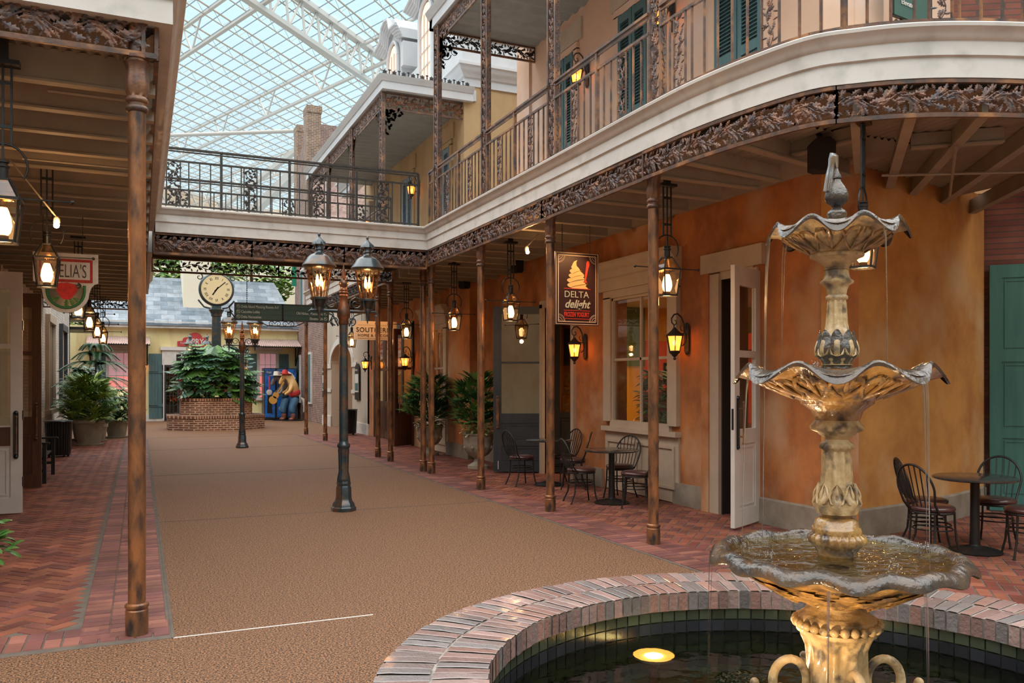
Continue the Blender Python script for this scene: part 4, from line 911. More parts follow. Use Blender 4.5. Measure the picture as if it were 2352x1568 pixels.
# side wall segment beyond the second doorway
for bx in ((6.74, 12.52, 0, 6.86, 12.62, 3.12), (6.74, 13.72, 0, 6.86, 13.84, 3.12), (6.74, 12.52, 3.05, 6.86, 13.84, 3.18)): struct(MB().box(*bx), 'trim_5', 'frame_beige')
t = panel_door('door_4', 1.12, 3.06, [(.18, .48, 'panel'), (.58, .9, 'panel'), (1.08, 2.0, 'glass'), (2.04, 2.92, 'glass')], 'door_dark', stile=.15, glm='glass_dark'); t['kind'] = 'structure'
t.location = (5.99, 14.24, .03); t.rotation_euler = (0, 0, math.atan2(-.5, 1.0)); handle(t, .08, 1.1, -.026, mt='bronze'); hinges(t, 1.12, 0, (.5, 1.6, 2.7))
b = MB(); b.tube([(.09, -.04, .05), (.09, -.04, .2)], .008, 6); b.build('door_stop', 'white', t)
t = panel_door('door_5', .6, 3.0, [(.2, 1.0, 'panel'), (1.1, 2.85, 'glass')], 'void', stile=.12, glm='glass_dark'); t['kind'] = 'structure'; t.location = (6.95, 13.68, .03); t.rotation_euler = (0, 0, -.25)
# wall further: pilaster, window 2, brown doors, arch
struct(MB().box(6.55, 16.9, 0, 6.82, 18.3, 4.1), 'wall_pier', 'terracotta'); struct(MB().box(6.5, 16.88, 0, 6.6, 18.32, .3), 'baseboard_right', 'baseboard')
wallX('wall_right', 6.6, 18.3, 26.0, 0, 4.12, [(18.6, 19.9, 1.1, 2.95), (21.2, 25.0, 0, 3.1)], 'terracotta')
W2 = casing(18.62, 19.88, 1.1, 2.95, 'frame_beige', 6.6); W2.name = 'window_2'
b = MB()
for k in range(1, 4): b.box(6.59, 18.62+k*.315-.012, 1.1, 6.615, 18.62+k*.315+.012, 2.95)
b.box(6.59, 18.62, 2.0, 6.615, 19.88, 2.04); b.build('mullion', 'frame_beige', W2); MB().box(6.61, 18.62, 1.1, 6.615, 19.88, 2.95).build('glass_pane', 'glass', W2)
struct(MB().box(6.86, 18.2, 0, 10, 26, .01), 'floor', 'door_brown'); struct(MB().box(8.8, 18.2, 0, 8.9, 26, 3.3), 'wall_back', mat('warmroom', (.6, .28, .1), (.4, .16, .06), scale=2, rough=.8)); struct(MB().box(6.86, 18.2, 3.2, 9, 26, 3.3), 'ceiling', 'frame_beige')
light('shop_light', 'POINT', (7.6, 19.4, 2.7), 40, WARM, .1); light('shop_light', 'POINT', (7.8, 23, 2.6), 45, WARM, .1)
t = empty('christmas_tree', (7.3, 18.95, 0), 0, 'decorated Christmas tree with lights inside the far shop window', 'tree')
MB().lathe([(.04, 0), (.04, .6)], 8).build('trunk', 'door_brown', t)
b = MB()
for k in range(420):
    z = random.uniform(.5, 2.5); r = .55*(1-(z-.4)/2.25)*random.uniform(.5, 1); a = random.uniform(0, 6.28)
    b.map = lambda s_, tt, n, z=z, a=a: ((s_)*math.cos(a)-tt*math.sin(a), s_*math.sin(a)+tt*math.cos(a), z+n-s_*.3); leaf2d(b, (r*.5, 0), 0, .18, .7)
b.map = None; b.build('foliage', 'leaf_dark', t)
b = MB(); b2 = MB()
for k in range(60):
    z = random.uniform(.5, 2.4); r = .56*(1-(z-.4)/2.25); a = random.uniform(0, 6.28); (b if k % 3 else b2).ball((r*math.cos(a), r*math.sin(a), z), .018 if k % 3 else .04, 6, 4)
b.build('tree_lights', emat('xl', (1, .45, .2), 8), t); b2.build('ornaments', emat('xr', (.9, .08, .04), .6), t)
for i, (y, w_) in enumerate(((21.25, .9), (22.18, .9), (23.15, .9), (24.08, .9))):
    t = panel_door('door_%d' % (6+i), w_, 3.05, [(.2, .95, 'panel'), (1.1, 2.0, 'glass'), (2.06, 2.9, 'glass')], 'door_brown', stile=.13, glm='glass'); t['kind'] = 'structure'
    if i == 0: t.location = (6.0, 20.9, .02); t.rotation_euler = (0, 0, .6); t['open'] = 1
    else: t.location = (6.63, y, .02); t.rotation_euler = (0, 0, pi/2)
    handle(t, .1, 1.1, -.026)
struct(MB().box(6.55, 21.08, 0, 6.66, 21.2, 3.25), 'trim_5', 'door_brown'); struct(MB().box(6.55, 24.95, 0, 6.66, 25.1, 3.25), 'trim_5', 'door_brown'); struct(MB().box(6.55, 21.08, 3.08, 6.66, 25.1, 3.3), 'trim_5', 'door_brown')
# arch wall
b = MB(); y0, y1, ya, yb, zs_, zt_ = 25.8, 33.0, 28.1, 31.5, 2.35, 7.4; cy = (ya+yb)/2; R = (yb-ya)/2; n = 16
b.box(6.6, y0, 0, 7.0, ya, zt_); b.box(6.6, yb, 0, 7.0, y1, zt_)
for i in range(n):
    a0 = pi*i/n; a1 = pi*(i+1)/n; p = [(cy+R*math.cos(a), zs_+R*.42*math.sin(a)) for a in (a0, a1)]
    b.add([(x, yy, zz) for x in (6.6, 7.0) for (yy, zz) in ((p[0][0], p[0][1]), (p[0][0], zt_), (p[1][0], zt_), (p[1][0], p[1][1]))], [(0, 1, 2, 3), (4, 7, 6, 5), (0, 3, 7, 4), (1, 5, 6, 2)])
struct(b, 'wall_arch', 'stucco_grey', fix=False)
b = MB()
for i in range(n):
    a0 = pi*i/n; a1 = pi*(i+1)/n; vs = []
    for x in (6.56, 6.62):
        for (a, k) in ((a0, 0), (a0, .22), (a1, .22), (a1, 0)): vs.append((x, cy+(R+k)*math.cos(a), zs_+(R*.42+k)*math.sin(a)))
    b.add(vs, [(0, 1, 2, 3), (4, 7, 6, 5), (0, 3, 7, 4), (1, 5, 6, 2)])
b.box(6.56, ya-.7, 2.2, 6.62, ya, 2.36); b.box(6.56, yb, 2.2, 6.62, yb+1.3, 2.36); b.box(6.56, ya-.7, 1.3, 6.62, ya, 1.42); b.box(6.56, yb, 1.3, 6.62, yb+1.3, 1.42); b.box(6.55, yb, 0, 6.62, y1, .4); b.box(6.55, y0, 0, 6.62, ya, .35)
struct(b, 'trim_6', 'cream')
struct(MB().box(7.0, 31.5, 0, 11, 31.7, 4), 'wall_passage', 'stucco_grey'); struct(MB().box(7.0, 27.9, 0, 11, 28.1, 4), 'wall_passage', mat('orangewall', (.7, .25, .05))); struct(MB().box(7, 27.9, 3.2, 11, 31.7, 3.3), 'ceiling', 'stucco_grey')
light('passage_light', 'POINT', (8.6, 29.8, 2.8), 40, WARM, .1)
# brick gable building
b = MB(); prof = [(33.0, 0), (39.6, 0), (39.6, 12.2), (38.6, 12.0), (37.8, 12.1), (37.2, 12.8), (36.45, 12.9), (36.4, 10.8), (34.5, 8.6), (33.0, 7.4)]
b.prism(prof, 2.5, FR((6.6, 0, 0), (0, 1, 0))); struct(b, 'wall_gable', 'brick_wall')
t = empty('brick_chimney', (6.6, 36.4, 0), 0, 'taller right brick chimney stack rising above the gable', 'chimney'); boxo('stack', 'brick_yellow', (-.03, 0, 8, .58, .8, 13.5), t); boxo('cap', 'brick_yellow', (-.04, -.04, 13.35, .62, .84, 13.65), t)
t = empty('brick_chimney', (6.6, 38.9, 0), 0, 'shorter left brick chimney stack rising above the gable', 'chimney'); boxo('stack', 'brick_yellow', (-.03, 0, 8, .52, .8, 13.3), t); boxo('cap', 'brick_yellow', (-.04, -.04, 13.2, .56, .84, 13.5), t)
for (y, z0, z1, l) in ((35.3, .75, 2.95, 0), (38.0, .75, 2.9, 1), (37.1, 4.9, 6.7, 2), (34.3, 4.9, 6.7, 3)):
    t = empty('window_%d' % (3+l), kind='structure'); boxo('window_frame', 'cream', (6.53, y, z0, 6.62, y+.75, z1), t); boxo('glass_pane', 'shutter', (6.52, y+.1, z0+.1, 6.54, y+.65, z1-.1), t)
# ---- upper walls ----
wallX('wall_upper', 6.75, 6.4, 14.7, 4.4, 8.3, [], 'peach', .4)
b = MB(); b.sweep([(0, 4.4), (0, 9), (.3, 9), (.3, 4.4)], [(6.75, 6.42)]+[(p.x, p.y) for p in WC.P[2:13]]); struct(b, 'wall_upper', 'peach')
struct(MB().box(6.7, 14.2, 4.4, 8.6, 14.75, 10.5), 'wall_upper', 'peach')
wallX('wall_tan', 6.75, 17.5, 27, 4.1, 8.35, [], 'tan', .4)
struct(MB().box(6.66, 17.46, 4.4, 9.5, 17.8, 8.35), 'wall_tan', 'tan'); struct(MB().box(6.62, 17.44, 4.4, 7.0, 17.9, 8.35), 'wall_tan', 'tan')
CO = [(.3, 8.33), (0, 8.33), (0, 8.5), (-.04, 8.52), (-.08, 8.6), (-.13, 8.64), (-.16, 8.72), (-.2, 8.74), (-.2, 8.8), (-.08, 8.82), (-.08, 9.35), (-.14, 9.37), (-.14, 9.42), (-.02, 9.44), (-.02, 9.9), (.3, 9.9)]
fascia([(6.62, 30), (6.62, 17.42), (9.8, 17.42)], 'trim_7', CO, 'white')
struct(MB().add([(7.3, 18.0, 9.8), (9.8, 18.0, 9.8), (9.8, 23, 9.8), (7.3, 23, 9.8), (7.9, 19, 13.0), (9.8, 19, 13.0), (9.8, 22.5, 13.0), (7.9, 22.5, 13.0)], [(0, 1, 5, 4), (1, 2, 6, 5), (2, 3, 7, 6), (3, 0, 4, 7), (4, 5, 6, 7)]), 'roof_mansard', 'slate_dark')
b = MB(); 0 and b.sweep([(0, 10.4), (-.1, 10.4), (-.16, 10.5), (-.1, 10.6), (0, 10.62)], [(6.78, 30), (6.78, 17.7)])
# dormers
def dormer(y, z, lab, w_=1.3, h=2.6, dp=1.3, x=6.42):
    t = empty('roof_dormer', (x, y, z), 0, lab, 'dormer'); n = 10; hh = h-.5
    b = MB(); out = [(-w_/2, 0), (w_/2, 0), (w_/2, hh)]+[(w_/2*math.cos(pi*i/n), hh+.5*math.sin(pi*i/n)) for i in range(1, n)]+[(-w_/2, hh)]
    b.prism([(a, c) for a, c in out], dp, FR((0, 0, 0), (0, 1, 0))); b.build('dormer_body', 'white', t)
    b = MB()
    for k in range(5):
        o_ = .05+.045*k; vs = [(w_/2+.12+o_, hh-.05+.0*k), ]
        pr = [(-w_/2-.18-o_, hh+.02+.05*k), (-w_/2*.75, hh+.1+.05*k), (-w_/4, hh+.42+.05*k), (0, hh+.5+.05*k), (w_/4, hh+.42+.05*k), (w_/2*.75, hh+.1+.05*k), (w_/2+.18+o_, hh+.02+.05*k)]
        b.tube([(-.08-.05*k, a, c) for a, c in pr], .045, 6)
    pr = [(-w_/2-.2, hh), (-w_/2*.75, hh+.08), (-w_/4, hh+.4), (0, hh+.48), (w_/4, hh+.4), (w_/2*.75, hh+.08), (w_/2+.2, hh), (w_/2+.2, hh+.25), (w_/2*.75, hh+.35), (w_/4, hh+.68), (0, hh+.76), (-w_/4, hh+.68), (-w_/2*.75, hh+.35), (-w_/2-.2, hh+.25)]
    b.prism(pr, dp, FR((-.1, 0, 0), (0, 1, 0))); b.build('hood_moulding', 'white', t, smooth=30)
    b = MB(); iw = w_*.30; o2 = [(-iw, .2), (iw, .2), (iw, hh-.35)]+[(iw*math.cos(pi*i/8), hh-.35+iw*math.sin(pi*i/8)) for i in range(1, 8)]+[(-iw, hh-.35)]
    b.prism(o2, .05, FR((-.04, 0, 0), (0, 1, 0))); wn_ = b.build('arched_window', emat('dormerglow', (1, .62, .42), .85), t)
    b = MB()
    for a in (-iw/3, iw/3): b.bar((-.05, a, .2), (-.05, a, hh-.2), .03)
    for c in (.6, 1.0, 1.4): b.bar((-.05, -iw, c), (-.05, iw, c), .03)
    b.build('muntins', 'steel', wn_)
    b = MB(); b.tube([(-.06, iw*1.25*math.cos(pi*i/8), hh-.35+iw*1.25*math.sin(pi*i/8)) for i in range(9)], .05, 6); b.tube([(-.06, -iw*1.25, .1), (-.06, -iw*1.25, hh-.35)], .05, 6); b.tube([(-.06, iw*1.25, .1), (-.06, iw*1.25, hh-.35)], .05, 6); b.build('window_surround', 'white', t, smooth=50)
    boxo('side_console', 'white', (-.02, -w_/2-.22, hh-.75, .55, -w_/2, hh-.1), t)
dormer(22.3, 8.8, 'left white arched dormer with a glowing orange window on the tan building roof')
dormer(19.4, 8.8, 'right white arched dormer with a glowing window, partly behind the balcony roof edge')
# upper openings: shuttered doors
def shutters(y0, y1, lab, z0=4.5, z1=7.3, x=6.75, mt='shutter', hood=True, leafs=2):
    t = empty('shuttered_door', (x, y0, z0), 0, lab, 'shutters'); w_ = (y1-y0)/leafs; h = z1-z0
    b = MB(); b.box(-.05, -.13, 0, .02, 0, h+.02); b.box(-.05, y1-y0, 0, .02, y1-y0+.13, h+.02); b.box(-.05, -.13, h, .02, y1-y0+.13, h+.12); b.build('door_frame', 'peach' if mt == 'shutter' else 'tan', t)
    if hood: boxo('lintel_block', 'frame_beige' if mt == 'shutter' else 'tan', (-.04, -.25, h+.14, .02, y1-y0+.25, h+.5), t)
    for k in range(leafs):
        b = MB(); a0, a1 = k*w_+.01, (k+1)*w_-.01; st = .07
        b.box(-.06, a0, 0, -.02, a0+st, h); b.box(-.06, a1-st, 0, -.02, a1, h)
        for z in (0, h*.42, h-.14): b.box(-.06, a0+st, z, -.02, a1-st, z+.12)
        f = b.build('shutter_leaf', mt, t)
        b = MB(); z = .13
        while z < h-.15:
            if not (h*.42-.02 < z < h*.42+.12): b.add([(-.058, a0+st, z), (-.058, a1-st, z), (-.022, a1-st, z+.035), (-.022, a0+st, z+.035), (-.055, a0+st, z+.008), (-.055, a1-st, z+.008), (-.02, a1-st, z+.043), (-.02, a0+st, z+.043)], [(0, 1, 2, 3), (4, 7, 6, 5), (0, 4, 5, 1), (1, 5, 6, 2), (2, 6, 7, 3), (3, 7, 4, 0)])
            z += .048
        b.box(-.021, a0+st, .1, -.018, a1-st, h-.05); b.build('louvres', mt, f)
    return t
shutters(12.45, 13.1, 'blue green louvred shutters left of the upper wall lantern, farthest on the pink wall')
shutters(10.2, 11.0, 'blue green louvred shutters in the middle of the pink upper wall')
shutters(7.75, 8.65, 'blue green louvred shutters nearest the camera above the curved balcony')
shutters(18.65, 19.5, 'grey blue louvred shutters on the tan building, right pair', mt='shutter_blue')
shutters(21.6, 22.5, 'grey blue louvred shutters on the tan building, left of the wall lantern', mt='shutter_blue')
shutters(24.6, 25.4, 'grey blue louvred shutters at the far end of the tan building', mt='shutter_blue')
# upper signs
t = empty('directory_sign', (7.35, 6.2, 5.45), 0, 'green hanging directory sign with black scrolled frame on the upper wall', 'sign')
t.rotation_euler = (0, 0, .15)
boxo('sign_board', mat('signgreen', (.03, .09, .07)), (-.33, 0, 0, .33, .04, .62), t); text('Elevator', .075, FR((-.22, -.006, .13), (1, 0, 0)), 'cream', t); text('Rooms', .075, FR((-.22, -.006, .3), (1, 0, 0)), 'cream', t)
b = MB()
for k in range(6): scroll(b, (-.26+k*.1, -.06, 0), .05, 1.1, k*1.6, 1 if k % 2 else -1, .011, FR((0, .02, 0), (1, 0, 0)))
b.bar((-.34, .02, 0), (.34, .02, 0), .03); b.bar((-.34, .02, 0), (-.34, .02, .64), .03); b.bar((.34, .02, 0), (.34, .02, .64), .03); b.build('scroll_frame', 'black', t)
t = empty('round_sign', (6.7, 12.0, 5.15), 0, 'small pale round sign on the far end of the pink wall', 'sign'); t.location = (6.72, 14.45, 5.3)
MB().lathe([(.001, 0), (.13, 0), (.13, .02), (.001, .02)], 24).build('disc', 'shutter_blue', t, rz=0).matrix_local = FR((0, 0, 0), (0, 1, 0), (0, 0, 1))
t = empty('wall_plaque', (6.7, 15.6, 5.0), 0, 'dark framed plaque on the tan end wall behind the balcony rail', 'plaque'); t.location = (7.0, 17.4, 5.15)
boxo('frame', 'black', (-.2, -.03, -.35, .2, 0, .35), t); boxo('face', 'shutter', (-.15, -.04, -.3, .15, -.03, .3), t)
# ================= LANTERNS =================
def make_lantern():
    t = empty('hanging_lantern')                 # origin at the ceiling mount, z down
    b = MB(); b.box(-.1, -.05, -.03, .1, .05, .0); b.box(-.03, -.03, 0, .03, .03, .165); b.build('mount_plate', 'black', t)
    b = MB()
    for x in (-.05, 0, .05): b.box(x-.007, -.007, -.56 if x else -.72, x+.007, .007, -.03)
    for z in (-.15, -.44): b.box(-.055, -.01, z-.012, .055, .01, z+.012)
    b.build('hanger_rods', 'black', t)
    b = MB(); b.tube([(.145*math.cos(a), 0, -.70+.145*math.sin(a)) for a in [(-.6+i*(pi+1.2)/20) for i in range(21)]], .008, 6); b.build('hoop', 'black', t)
    b = MB(); b.tube([(-.41, 0, -.915), (.41, 0, -.915)], .006, 6); b.ball((-.41, 0, -.915), .016); b.ball((.41, 0, -.915), .016); b.build('cross_bar', 'black', t, smooth=40)
    b = MB(); b.lathe([(.034, -.80), (.034, -.72), (.042, -.715), (.042, -.705), (.03, -.70), (.03, -.69), (.04, -.685), (.04, -.675), (.02, -.67)], 14)
    s0, s1, s2 = .04, .105, .076; z0, z1, z2 = -.80, -.935, -1.215
    def ring(s, z, w_): 
        for (a, c_) in (((-s, -s), (s, -s)), ((s, -s), (s, s)), ((s, s), (-s, s)), ((-s, s), (-s, -s))): b.bar((*a, z), (*c_, z), w_)
    ring(s0, z0, .014); ring(s1, z1, .02); ring(s2, z2, .018); ring(s2*.6, z2, .01)
    for sx in (-1, 1):
        for sy in (-1, 1): b.bar((sx*s0, sy*s0, z0), (sx*s1, sy*s1, z1), .013); b.bar((sx*s1, sy*s1, z1), (sx*s2, sy*s2, z2), .013)
    b.box(-s2, -.01, z2-.005, s2, .01, z2+.005); b.box(-.01, -s2, z2-.005, .01, s2, z2+.005)
    b.build('lantern_frame', 'black', t, smooth=30)
    b = MB(); vs = [(sx*s, sy*s, z) for (s, z) in ((s0, z0), (s1-.003, z1), (s2-.002, z2)) for (sx, sy) in ((-1, -1), (1, -1), (1, 1), (-1, 1))]
    b.add(vs, [(i, (i+1) % 4, 4+(i+1) % 4, 4+i) for i in range(4)]+[(4+i, 4+(i+1) % 4, 8+(i+1) % 4, 8+i) for i in range(4)]); b.build('glass_panes', 'glass_lamp', t)
    MB().lathe([(.03, -1.21), (.034, -1.20), (.034, -1.175), (.028, -1.17)], 14).build('burner', 'copper', t, smooth=30)
    MB().lathe([(.026, -1.175), (.045, -1.15), (.055, -1.11), (.05, -1.06), (.036, -1.01), (.026, -.985)], 16, caps=False).build('chimney_bulb', 'bulb', t, smooth=60)
    MB().lathe([(.026, -.985), (.024, -.96), (.03, -.93)], 16, caps=False).build('chimney_top', 'glass_lamp', t, smooth=60)
    return t
lan0 = make_lantern(); LR = 'hanging lanterns of the right gallery'; LL = 'hanging lanterns of the left gallery'
def lantern(x, y, lab, g, rz=0, z=3.85, e=16, first=False):
    o = lan0 if first else copy_tree(lan0)
    o.location = (x, y, z); o.rotation_euler = (0, 0, rz); tag(o, lab, 'lantern', g)
    light('lantern_light', 'POINT', (x, y, z-1.28), e*.35, WARM, .04); light('lantern_light', 'POINT', (x+ (.0), y, z-1.04), e*.65, WARM, .05)
lantern(5.24, 7.58, 'hanging lantern just right of the nearest right gallery column', LR, first=True, e=26)
lantern(5.2, 11.68, 'hanging lantern in front of the dark glass door', LR, e=24)
lantern(5.22, 14.26, 'hanging lantern in front of the far shop window with the Christmas tree', LR, e=24)
lantern(5.27, 17.4, 'hanging lantern beside the brown shop doors, left of the bridge corner columns', LR, e=22)
lantern(5.27, 22.5, 'hanging lantern half hidden behind the big twin lamp post, near the arch', LR, e=22)
for i, (y, l) in enumerate([(6.48, 'nearest left lantern, cut off by the left edge of the picture'), (9.36, 'left gallery lantern hanging in front of the rose sign'), (13.9, 'left gallery lantern showing just below the rose sign'),
                            (16.9, 'left gallery lantern right of the rose sign, largest of the far cluster'), (19.9, 'left gallery lantern, middle of the far cluster'), (22.9, 'farthest left gallery lantern, lowest right of the cluster')]):
    lantern(-.84, y, l, LL, e=20)
def big_rod_lantern():
    x, y = 5.42, 5.06; lantern(x, y, 'hanging lantern behind the fountain, seen end-on with its cross bar toward the camera', LR, rz=-YAW-.62+pi/2, e=34)
big_rod_lantern()
# wall sconces
def make_sconce(gm='amber'):
    t = empty('wall_sconce')                    # wall plane x=0, lantern toward -x; z=0 at plate centre
    b = MB(); b.box(-.02, -.05, -.17, 0, .05, .17); b.ball((-.01, 0, .17), .05, 10, 6, (.4, 1, 1)); b.ball((-.01, 0, -.17), .05, 10, 6, (.4, 1, 1)); b.build('wall_plate', 'iron', t, smooth=40)
    b = MB(); T = FR((-.0, 0, 0), (-1, 0, 0))
    b.tube([(-.02, 0, -.02), (-.05, 0, .08), (-.06, 0, .2), (-.10, 0, .29), (-.16, 0, .335), (-.22, 0, .32), (-.26, 0, .27), (-.255, 0, .21), (-.215, 0, .18), (-.18, 0, .2), (-.185, 0, .24), (-.21, 0, .245)], [.012, .012, .012, .012, .012, .011, .01, .009, .009, .008, .007, .006], 7)
    b.tube([(-.02, 0, -.02), (-.06, 0, -.08), (-.09, 0, -.1), (-.1, 0, -.07), (-.08, 0, -.06)], [.009, .009, .008, .006, .005], 6)
    b.tube([(-.08, 0, .1), (-.11, 0, .12), (-.12, 0, .16), (-.1, 0, .17)], .006, 6); b.tube([(-.22, 0, .19), (-.22, 0, .13)], .008, 6); b.tube([(-.02, 0, .06), (-.12, 0, .075)], .008, 6); b.build('scroll_arm', 'iron', t, smooth=50)
    b = MB(); c = (-.21, 0, 0); b.lathe([(.13, .03), (.135, .045), (.11, .06), (.06, .10), (.03, .13), (.015, .15)], 6, c); b.lathe([(.075, -.19), (.082, -.175), (.082, -.165)], 6, c); b.lathe([(.01, -.29), (.022, -.275), (.018, -.26), (.012, -.25), (.03, -.235), (.055, -.205), (.078, -.19)], 10, c)
    for j in range(6): a = 2*pi*j/6; b.bar((c[0]+.115*math.cos(a), .115*math.sin(a), .035), (c[0]+.075*math.cos(a), .075*math.sin(a), -.175), .011)
    b.build('lantern_cage', 'iron', t, smooth=30)
    MB().lathe([(.07, -.172), (.108, .033)], 6, c, caps=False).build('glass_shade', gm, t)
    MB().ball((c[0], 0, -.06), .03, 10, 8, (1, 1, 1.3)).build('bulb', 'flame', t, smooth=60)
    return t
# amber frosted glass lets its bulb shine through
m = M['amber']; N = m.node_tree.nodes; L = m.node_tree.links; tr = N.new('ShaderNodeBsdfTransparent'); tr.inputs[0].default_value = (1, .55, .2, 1); mx = N.new('ShaderNodeMixShader'); mx.inputs[0].default_value = .45
L.new(N['Principled BSDF'].outputs[0], mx.inputs[1]); L.new(tr.outputs[0], mx.inputs[2]); L.new(mx.outputs[0], N['Material Output'].inputs[0])
sc0 = make_sconce(); used_s = [0]
def sconce(x, y, z, lab, e=9, rz=0, g=None):
    if used_s[0]: o = copy_tree(sc0)
    else: o = sc0; used_s[0] = 1
    o.location = (x, y, z); o.rotation_euler = (0, 0, rz); tag(o, lab, 'wall lantern', g)
    v = Vector((-.21*math.cos(rz), -.21*math.sin(rz))); light('sconce_light', 'POINT', (x+v.x, y+v.y, z-.05), e, (1, .48, .15), .03)
SG = 'scroll bracket wall lanterns along the right shops'
sconce(6.78, 9.33, 2.28, 'amber wall lantern on the orange pier right of the shop window', 22, g=SG)
sconce(6.78, 12.16, 2.28, 'amber wall lantern under the frozen yogurt sign', 20, g=SG)
sconce(6.55, 21.05, 2.28, 'amber wall lantern right of the brown shop doors', 14, g=SG)
sconce(6.55, 25.3, 2.28, 'amber wall lantern between the two thin columns, by the brown doors', 14, g=SG)
SU = 'wall lanterns of the upper gallery'
sconce(6.73, 12.0, 6.75, 'lit upper wall lantern between the two shutter pairs of the pink wall', 9, g=SU)
sconce(6.73, 9.6, 6.75, 'lit upper wall lantern behind the tall lace post nearest the camera', 9, g=SU)
sconce(6.73, 21.1, 6.8, 'lit upper wall lantern on the tan building right of the blue shutters', 7, g=SU)
sconce(6.73, 27-1.0, 6.8, 'lit upper wall lantern at the far end of the tan building gallery', 7, g=SU)
sconce(2.9+.3, 38.85, 2.35, 'small lit wall lantern on the cream shop, right of the door', 8, rz=pi/2, g='wall lanterns of the cream shop'); C.objects
sconce(.15, 38.85, 2.35, 'small lit wall lantern on the cream shop, left of the green shutter', 8, rz=pi/2, g='wall lanterns of the cream shop')
sconce(4.25, 38.85, 2.3, 'small lit wall lantern on the cream shop behind the slim lamp post', 8, rz=pi/2, g='wall lanterns of the cream shop')
# street lamps
def make_lamp():
    t = empty('street_lamp')
    b = MB(); b.lathe([(.165, 0), (.165, .045), (.15, .06), (.14, .10), (.115, .13), (.105, .17), (.10, .30), (.088, .33), (.095, .36), (.085, .40)], 8, ph=pi/8); b.build('base', 'lampgreen', t, smooth=25)
    MB().lathe([(.075, .38), (.088, .40), (.085, .43), (.062, .52), (.068, .75), (.072, .80), (.07, .82), (.085, .84), (.085, .87), (.06, .90), (.058, .92)], 48, mod=lambda i, a, r, z: (r*(1+(.06*math.cos(12*a) if .5 < z < .81 else 0)), z)).build('fluted_shaft', 'lampgreen', t, smooth=50)
    MB().lathe([(.058, .9), (.056, 2.45), (.05, 2.5)], 24, caps=False).build('post', 'lampgreen', t, smooth=60)
    MB().lathe([(.055, 2.44), (.07, 2.47), (.065, 2.52), (.085, 2.56), (.088, 2.60), (.08, 2.66), (.055, 2.74), (.05, 2.80), (.062, 2.83), (.05, 2.85), (.065, 2.87), (.05, 2.89), (.058, 2.905), (.04, 2.93), (.045, 2.95), (.062, 2.98), (.06, 3.01), (.03, 3.04), (.035, 3.07), (.025, 3.10), (.028, 3.13), (.012, 3.2), (.005, 3.26)], 24).build('centre_finial', 'copper', t, smooth=50)
    for sx in (-1, 1):
        b = MB(); z = 2.63
        b.tube([(0, 0, z), (sx*.34, 0, z), (sx*.43, 0, z), (sx*.46, 0, z-.03), (sx*.44, 0, z-.06), (sx*.41, 0, z-.05)], [.018, .016, .014, .012, .01, .008], 8)
        T = FR((0, 0, z), (1, 0, 0))
        scroll(b, (sx*.16, .10), .085, 1.2, pi/2 if sx > 0 else pi/2, -sx, .011, T); scroll(b, (sx*.11, -.13), .06, 1.1, -pi/2, sx, .01, T)
        b.tube([(sx*.06, 0, z+.02), (sx*.09, 0, z+.14), (sx*.16, 0, z+.185)], .011, 6); b.tube([(sx*.30, 0, z-.0), (sx*.14, 0, z-.06), (sx*.07, 0, z-.2)], .011, 6)
        b.build('arm', 'lampgreen', t, smooth=50)
        cx = sx*.32; b = MB()
        b.lathe([(.004, z-.16), (.016, z-.1), (.02, z-.03), (.035, z), (.03, z+.04), (.05, z+.06), (.085, z+.12), (.115, z+.14), (.118, z+.165), (.10, z+.17)], 16, (cx, 0, 0))
        for j in range(4): a = j*pi/2+pi/4; b.tube([(cx+.02*math.cos(a), .02*math.sin(a), z), (cx+.085*math.cos(a), .085*math.sin(a), z+.03), (cx+.105*math.cos(a), .105*math.sin(a), z+.14)], .008, 6)
        h = b.build('lantern_cradle', 'lampgreen', t, smooth=40)
        b = MB(); z3 = z+.17; z4 = z+.575
        for j in range(8): a = 2*pi*j/8; b.bar((cx+.1*math.cos(a), .1*math.sin(a), z3), (cx+.175*math.cos(a), .175*math.sin(a), z4), .008)
        b.build('lantern_bars', 'copper', t)
        MB().lathe([(.097, z3), (.172, z4)], 8, (cx, 0, 0), caps=False).build('lantern_glass', 'glass_lamp', t)
        b = MB(); b.lathe([(.19, z4-.03), (.222, z4), (.215, z4+.015), (.185, z4+.05), (.15, z4+.11), (.11, z4+.145), (.07, z4+.16), (.055, z4+.17), (.05, z4+.2), (.062, z4+.21), (.05, z4+.23), (.05, z4+.27), (.06, z4+.29)], 24, (cx, 0, 0))
        b.lathe([(.05, z4+.28), (.095, z4+.275), (.08, z4+.31), (.04, z4+.35), (.015, z4+.375), (.012, z4+.39), (.02, z4+.405), (.012, z4+.425), (.001, z4+.435)], 32, (cx, 0, 0), mod=lambda i, a, r, zz: (r*(1+(.08*math.cos(12*a) if i < 3 else 0)), zz)); b.build('lantern_roof', 'lampgreen', t, smooth=50)
        b = MB(); f = MB()
        for j in range(4):
            a = j*pi/2+.4; x, y = cx+.035*math.cos(a), .035*math.sin(a); b.tube([(x, y, z3), (x, y, z3+.14)], .008, 6); f.lathe([(.004, z3+.14), (.015, z3+.165), (.018, z3+.20), (.01, z3+.25), (.001, z3+.30)], 8, (x, y, 0))
        b.build('candle_sticks', 'copper', t); f.build('flame_bulbs', 'flame', t, smooth=60)
    return t
lp0 = make_lamp()
